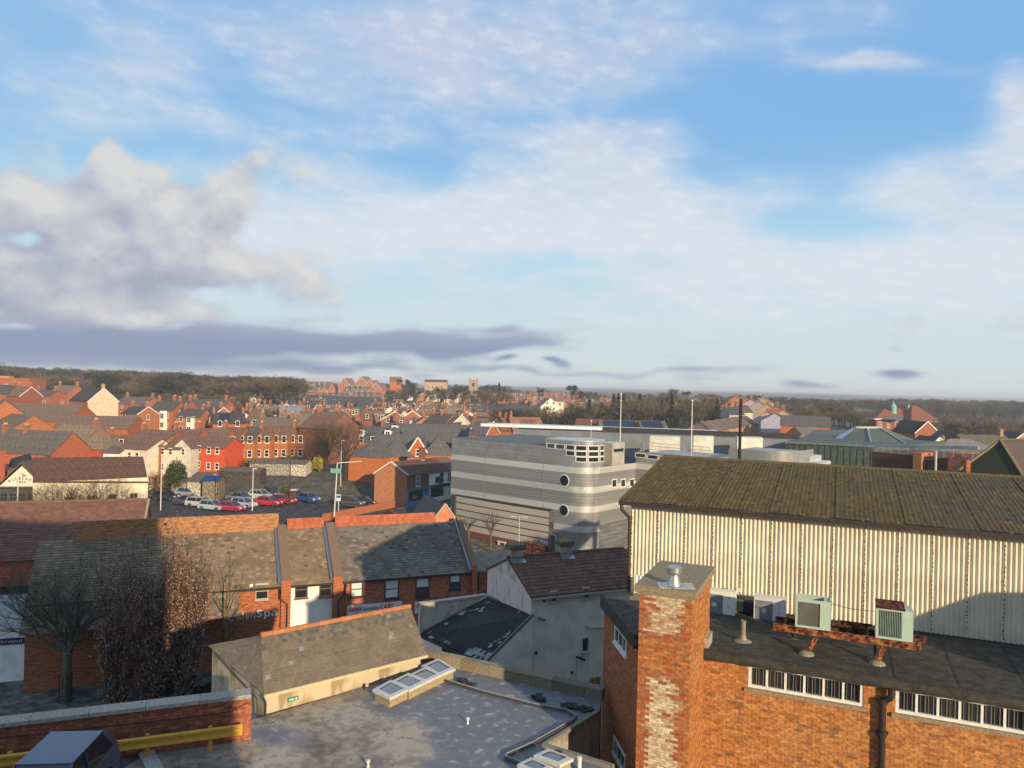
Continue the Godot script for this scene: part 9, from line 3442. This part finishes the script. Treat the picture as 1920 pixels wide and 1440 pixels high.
	for s in strips:
		for k in int(s[4]):
			var px: float = lerpf(s[0],s[1],(k + 0.5 + r.randf_range(-0.3,0.3)) / s[4])
			var w: Array = walls[r.randi() % 4]
			var f: Array = roofc[r.randi() % 4]
			if s[5].contains("red r"):
				f = roofc[2]
				w = walls[r.randi() % 2]
			var gable := r.randf() < 0.4
			var lab := "%s %s house with a %s %s" % ["gabled" if gable else "plain",w[1],f[1],s[5]]
			var wd := r.randf_range(5.5,9.0)
			house_px("hillside_house",lab,px,s[2] + r.randf_range(-2.5,2.5),s[3] + r.randf_range(-14,14),r.randf_range(-30,20),wd,8.0,r.randf_range(2.2,3.2),{"wall": w[0] * r.randf_range(0.85,1.1),"mat": M.render if w[1].begins_with("cream") else M.masonry,"roof": f[0] * r.randf_range(0.8,1.15),"ridge": "z" if gable else "x","barge": gable and r.randf() < 0.6,"win": [[-wd * 0.25,4.0,1.1,1.4],[wd * 0.25,4.0,1.1,1.4]],"chim": [[-wd / 2 + 0.4 if not gable else 0.0,0]] if r.randf() < 0.75 else []},"houses " + s[5])
	house_px("white_gabled_house","white gabled villa among dark trees on the middle hill",1027,762,330,12,8.5,9,3.6,{"wall": Color(0.66,0.62,0.52),"mat": M.render,"roof": Color(0.3,0.25,0.2),"ridge": "z","barge": true,"win": two_rows([-1.5,1.5],6.5)})
	house_px("cream_house","small cream house beside the white gabled villa",1044,752,345,0,6,8,1.6,{"wall": Color(0.62,0.52,0.36),"mat": M.render,"roof": Color(0.3,0.2,0.14),"win": two_rows([-1.2,1.2],5.0)})
	house_px("cream_block","flat cream block of flats on the middle skyline",818,716,520,0,15,9,1.5,{"wall": Color(0.6,0.43,0.3),"roof": Color(0.12,0.11,0.12),"win": two_rows([-5,-2,1,4],6.5,1.3,1.5)})
	house_px("brick_villa","orange villa beside the pines on the skyline",742,715,510,10,8,8,3,{"wall": Color(0.5,0.2,0.1),"roof": Color(0.3,0.16,0.1)})
	var tw := PD(888,712,470)
	var ct := thing("church_tower","square stone church tower rising from the trees","church",Vector3(tw.x,0,tw.z))
	b = MB.new(Vector3.ZERO,Color(0.40,0.29,0.2))
	b.stand(Vector3.ZERO,Vector3(5.2,tw.y,5.2))
	part(ct,"tower",b,M.concrete)
	for sx in [-1,1]:
		for sz in [-1,1]:
			b = MB.new(Vector3.ZERO,Color(0.38,0.28,0.2))
			b.stand(Vector3(sx * 2.3,tw.y,sz * 2.3),Vector3(0.7,1.3,0.7))
			part(ct,"pinnacle",b,M.concrete)
	b = MB.new(Vector3.ZERO,Color(0.06,0.05,0.045))
	b.box(Vector3(0,tw.y - 3.2,2.61),Vector3(1.2,2.4,0.04))
	part(ct,"belfry_opening",b,M.matte)
# ================================================================ trees of the distance
func far_tree(kind: String,sd: int) -> Array:
	var r := RandomNumberGenerator.new()
	r.seed = sd
	var tb := MB.new(Vector3.ZERO,Color(0.09,0.07,0.05))
	var cb := MB.new(Vector3.ZERO)
	if kind == "bare":
		tb.tube(Vector3(0,-2.5,0),Vector3(0,3.2,0),0.32,0.22,6,false)
		var tips := []
		var o := {"levels": 4,"taper": 0.7,"wander": 0.16,"lift": 0.03,"side": 0.5,"kids": 2,"spread": 0.5,"shrink": 0.74,"thin": 0.62}
		cb.col = Color(0.105,0.078,0.05)
		for k in 6:
			var a := TAU * k / 6.0 + r.randf_range(-0.3,0.3)
			limb(tb,tips,Vector3(0,2.2 + 0.3 * (k % 3),0),Vector3(cos(a) * 0.6,0.9,sin(a) * 0.6).normalized(),2.2,0.13,2,r,o)
		for tip in tips:
			for m in 7:
				var d: Vector3 = ((tip[1] as Vector3) + Vector3(r.randf_range(-1,1),r.randf_range(-0.6,1),r.randf_range(-1,1)) * 0.9).normalized()
				var p: Vector3 = tip[0] + Vector3(r.randf_range(-1,1),r.randf_range(-1,1),r.randf_range(-1,1)) * 0.35
				var s := d.cross(Vector3(r.randf_range(-1,1),r.randf_range(-1,1),r.randf_range(-1,1))).normalized() * 0.05
				cb.col = Color(0.125,0.09,0.058) * r.randf_range(0.7,1.35)
				cb.tri(p - s,p + s,p + d * r.randf_range(0.7,1.5))
	elif kind == "conifer":
		tb.tube(Vector3(0,-2.5,0),Vector3(0,9,0),0.25,0.05,6,false)
		for k in 1500:
			var y := r.randf_range(1.0,10.0)
			var rad := (10.2 - y) * 0.26 * pow(r.randf(),0.4) * (0.75 + 0.25 * sin(y * 5.0))
			var a := r.randf() * TAU
			var p := Vector3(cos(a) * rad,y - rad * 0.3,sin(a) * rad)
			var d := Vector3(cos(a),-0.3,sin(a)) * 0.32
			var s := Vector3(-sin(a),r.randf_range(-0.4,0.4),cos(a)) * 0.16
			cb.col = Color(0.022,0.032,0.018) * r.randf_range(0.6,1.6)
			cb.tri(p - s,p + s,p + d)
	else:
		tb.tube(Vector3(0,-2.5,0),Vector3(0,4.5,0),0.32,0.2,6,false)
		var cl := []
		for k in 15:
			var d := Vector3(r.randf_range(-1,1),r.randf_range(-0.5,1),r.randf_range(-1,1)).normalized() * r.randf_range(0.5,1.0)
			var c := Vector3(d.x * 3.0,5.6 + d.y * 3.3,d.z * 3.0)
			if kind == "pine":
				c = Vector3(d.x * 3.6,7.6 + d.y * 1.5,d.z * 3.6)
			cl.append(c)
			tb.tube(Vector3(0,3.5,0),c,0.1,0.03,4,false)
		for k in 1900:
			var c: Vector3 = cl[r.randi() % cl.size()]
			var d := Vector3(r.randf_range(-1,1),r.randf_range(-1,1),r.randf_range(-1,1)).normalized() * pow(r.randf(),0.35) * (1.35 if kind != "pine" else 1.0)
			var p := c + d * Vector3(1.0,0.8,1.0)
			var u := Vector3(r.randf_range(-1,1),r.randf_range(-1,1),r.randf_range(-1,1)).normalized() * 0.2
			var v := u.cross(Vector3(r.randf_range(-1,1),r.randf_range(-1,1),r.randf_range(-1,1))).normalized() * 0.15
			cb.col = (Color(0.032,0.036,0.018) if kind != "olive" else Color(0.085,0.072,0.035)) * r.randf_range(0.55,1.6)
			cb.tri(p - u,p + v,p + u)
	var tm := tb.mesh()
	tm.surface_set_material(0,M.bark)
	var cm := cb.mesh()
	cm.surface_set_material(0,M.leaf)
	return [tm,cm]
func woods() -> void:
	var proto := {}
	for k in ["bare","evergreen","conifer","pine","olive"]:
		proto[k] = []
		for m in (4 if k == "bare" else 2):
			proto[k].append(far_tree(k,900 + m * 13 + hash(k) % 97))
	var desc := {"bare": "bare brown deciduous tree","evergreen": "dark evergreen tree","conifer": "dark pointed conifer","pine": "flat-topped dark pine","olive": "olive-green ivy-clad tree"}
	var r := RandomNumberGenerator.new()
	r.seed = 4321
	var place := func(kind: String,px: float,top: float,d: float,where: String) -> void:
		var p := PD(px,top,d)
		var g := terrain(p.x,p.z)
		var h := clampf(p.y - g,4.0,24.0)
		var mesh: Array = proto[kind][r.randi() % (proto[kind] as Array).size()]
		var t := thing({"bare": "deciduous_tree","evergreen": "evergreen_tree","conifer": "conifer","pine": "pine_tree","olive": "ivy_clad_tree"}[kind],desc[kind] + " " + where,"tree",Vector3(p.x,g - 0.1,p.z),r.randf() * TAU,"trees " + where)
		var s := (h + 0.1) / 10.0
		var w := s * r.randf_range(0.9,1.25)
		t.scale = Vector3(w,s,w)
		piece(t,"trunk",mesh[0],Transform3D())
		piece(t,"crown",mesh[1],Transform3D())
	for q in [["evergreen",541,703,520,"standing alone above the woods left of the salmon estate"],["pine",757,708,480,"on the skyline beside the orange villa"],["evergreen",772,712,478,"on the skyline beside the pine"],["conifer",936,716,420,"on the skyline right of the church tower"],["conifer",946,724,418,"beside the taller skyline conifer"],
			["pine",1073,719,430,"on the skyline above the red ridge"],["evergreen",1086,727,428,"beside the skyline pine above the red ridge"],["evergreen",1262,724,430,"on the skyline behind the tall flagpole"],["evergreen",1014,722,520,"behind the red roofed crest"],["pine",1288,731,425,"right of the evergreen behind the flagpole"],["evergreen",1345,738,430,"near the top of the climbing street"],
			["conifer",1241,748,280,"behind the solar roofed houses"],["conifer",1265,760,275,"among the trees behind the tall flagpole"],["evergreen",1400,741,420,"at the crest of the climbing street"],["evergreen",0,664,300,"rising at the left edge of the woods"]]:
		place.call(q[0],q[1],q[2],q[3],q[4])
	var belts := [
		[["bare","bare","olive","evergreen"],0,560,698,330,60,"in the nearer belt of the left woods"],
		[["bare","olive","bare"],300,480,735,300,16,"behind the villas"],
		[["bare","evergreen","bare","olive"],720,960,728,400,34,"on the middle hill"],
		[["evergreen","evergreen","bare","olive"],870,1000,760,260,18,"in the dark clump beside the sports hall"],
		[["olive","bare","evergreen"],960,1110,762,245,18,"below the white gabled villa"],
		[["bare","bare","olive","conifer","bare"],1090,1350,745,270,40,"in the belt behind the flagpoles"],
		[["bare","olive","bare"],1180,1340,738,350,20,"on the slope behind the flagpoles"],
		[["bare","bare","olive"],1470,1620,752,300,26,"between the street and the school"],
		[["bare","bare"],1740,1930,770,280,20,"before the far wood on the right"],
		[["bare","olive"],700,900,760,310,14,"among the houses above the care home"],
		[["bare","bare","evergreen"],480,700,760,340,14,"among the hill estate houses"],
		[["bare"],430,520,752,245,7,"in the russet clump above the terraces"]]
	for s in belts:
		for k in int(s[5]):
			var px: float = lerpf(s[1],s[2],(k + 0.5 + r.randf_range(-0.6,0.6)) / s[5])
			var kinds: Array = s[0]
			place.call(kinds[r.randi() % kinds.size()],px,s[3] + r.randf_range(-9,12),s[4] + r.randf_range(-22,22),s[6])
	var mass := func(label: String,spans: Array,n: int,kinds: Array) -> void:
		var idx := 0
		for kd in kinds:
			var mm := MultiMesh.new()
			mm.transform_format = MultiMesh.TRANSFORM_3D
			var both := MB.new()
			var arr: Array = proto[kd][idx % (proto[kd] as Array).size()]
			var me := ArrayMesh.new()
			for q in arr:
				me.add_surface_from_arrays(Mesh.PRIMITIVE_TRIANGLES,(q as ArrayMesh).surface_get_arrays(0))
			me.surface_set_material(0,M.bark)
			me.surface_set_material(1,M.leaf)
			mm.mesh = me
			mm.instance_count = n
			for k in n:
				var sp: Array = spans[r.randi() % spans.size()]
				var px := r.randf_range(sp[0],sp[1])
				var d := r.randf_range(sp[2],sp[3])
				var top: float = sp[4] + (sp[5] - sp[4]) * (px - sp[0]) / (sp[1] - sp[0]) + r.randf_range(-5,8) + (d - sp[2]) * 0.0
				var p := PD(px,top,d)
				var g := terrain(p.x,p.z)
				var h := clampf(p.y - g,7.0,26.0)
				var sc := h / 10.0
				var wsc := clampf(sc,0.8,1.6) * r.randf_range(1.0,1.4)
				mm.set_instance_transform(k,Transform3D(Basis(Vector3.UP,r.randf() * TAU).scaled(Vector3(wsc,sc,wsc)),Vector3(p.x,p.y - h,p.z)))
			var o := MultiMeshInstance3D.new()
			o.name = numbered("treeline")
			o.multimesh = mm
			add_child(o)
			tag(o,label + [", bare crowns",", dark evergreen crowns",", olive crowns"][mini(idx,2)],"woods","","stuff")
			idx += 1
	mass.call("woods along the left skyline",[[-60,360,380,520,680,696],[200,570,420,560,692,708]],230,["bare","evergreen","olive"])
	mass.call("far woods along the right skyline",[[1540,1700,620,900,752,748],[1680,1960,600,880,746,752]],190,["bare","evergreen","olive"])
	mass.call("woods along the middle skyline",[[560,960,560,640,716,722],[950,1420,520,620,730,742],[1400,1600,480,640,742,752]],120,["bare","evergreen","olive"])
	var i := 0
	for q in [["large bare tree with olive twigs beside the dormered block",648,895,133.0,766,2.4,0.24,5,Color(0.10,0.085,0.05),Color(0.15,0.115,0.06)],["bare tree with grey twigs beside the large bare tree",612,890,138.0,775,2.2,0.2,5,Color(0.09,0.075,0.05),Color(0.12,0.095,0.06)],["pale birch before the facing terrace",581,885,138.0,795,2.0,0.11,4,Color(0.42,0.36,0.3),Color(0.2,0.13,0.09)],["slim russet tree before the end terrace",603,880,140.0,800,2.0,0.1,4,Color(0.2,0.11,0.07),Color(0.2,0.09,0.05)],["dark bare tree against the grey building's end",838,880,135.0,838,1.6,0.12,4,Color(0.14,0.05,0.04),Color(0.16,0.05,0.04)]]:
		var p := PD(q[1],q[2],q[3])
		var g := terrain(p.x,p.z)
		var t := thing("branching_tree",q[0],"tree",Vector3(p.x,g,p.z))
		bare_tree(t,PD(q[1],q[4],q[3]).y - g,q[5],q[6],q[7],800 + i,q[8],q[9],0.52,3 if q[7] == 5 else 2)
		i += 1
	i = 0
	for q in [[595,872,137,2.2,3.0,Color(0.3,0.24,0.03),"yellow-green bush by the car park gate"],[545,866,142,6.0,2.6,Color(0.06,0.06,0.025),"dark garden hedge below the facing terrace"],[500,872,140,7.0,2.0,Color(0.075,0.07,0.03),"low garden hedge left of the dark hedge"],[455,876,138,6.0,2.2,Color(0.12,0.07,0.03),"russet garden bushes behind the fence"]]:
		var p := PD(q[0],q[1],q[2])
		var t := thing("garden_bush",q[6],"bush",Vector3(p.x,terrain(p.x,p.z) - 0.2,p.z))
		leafy(t,q[3],q[4],900,q[5],60 + i,0.16)
		i += 1
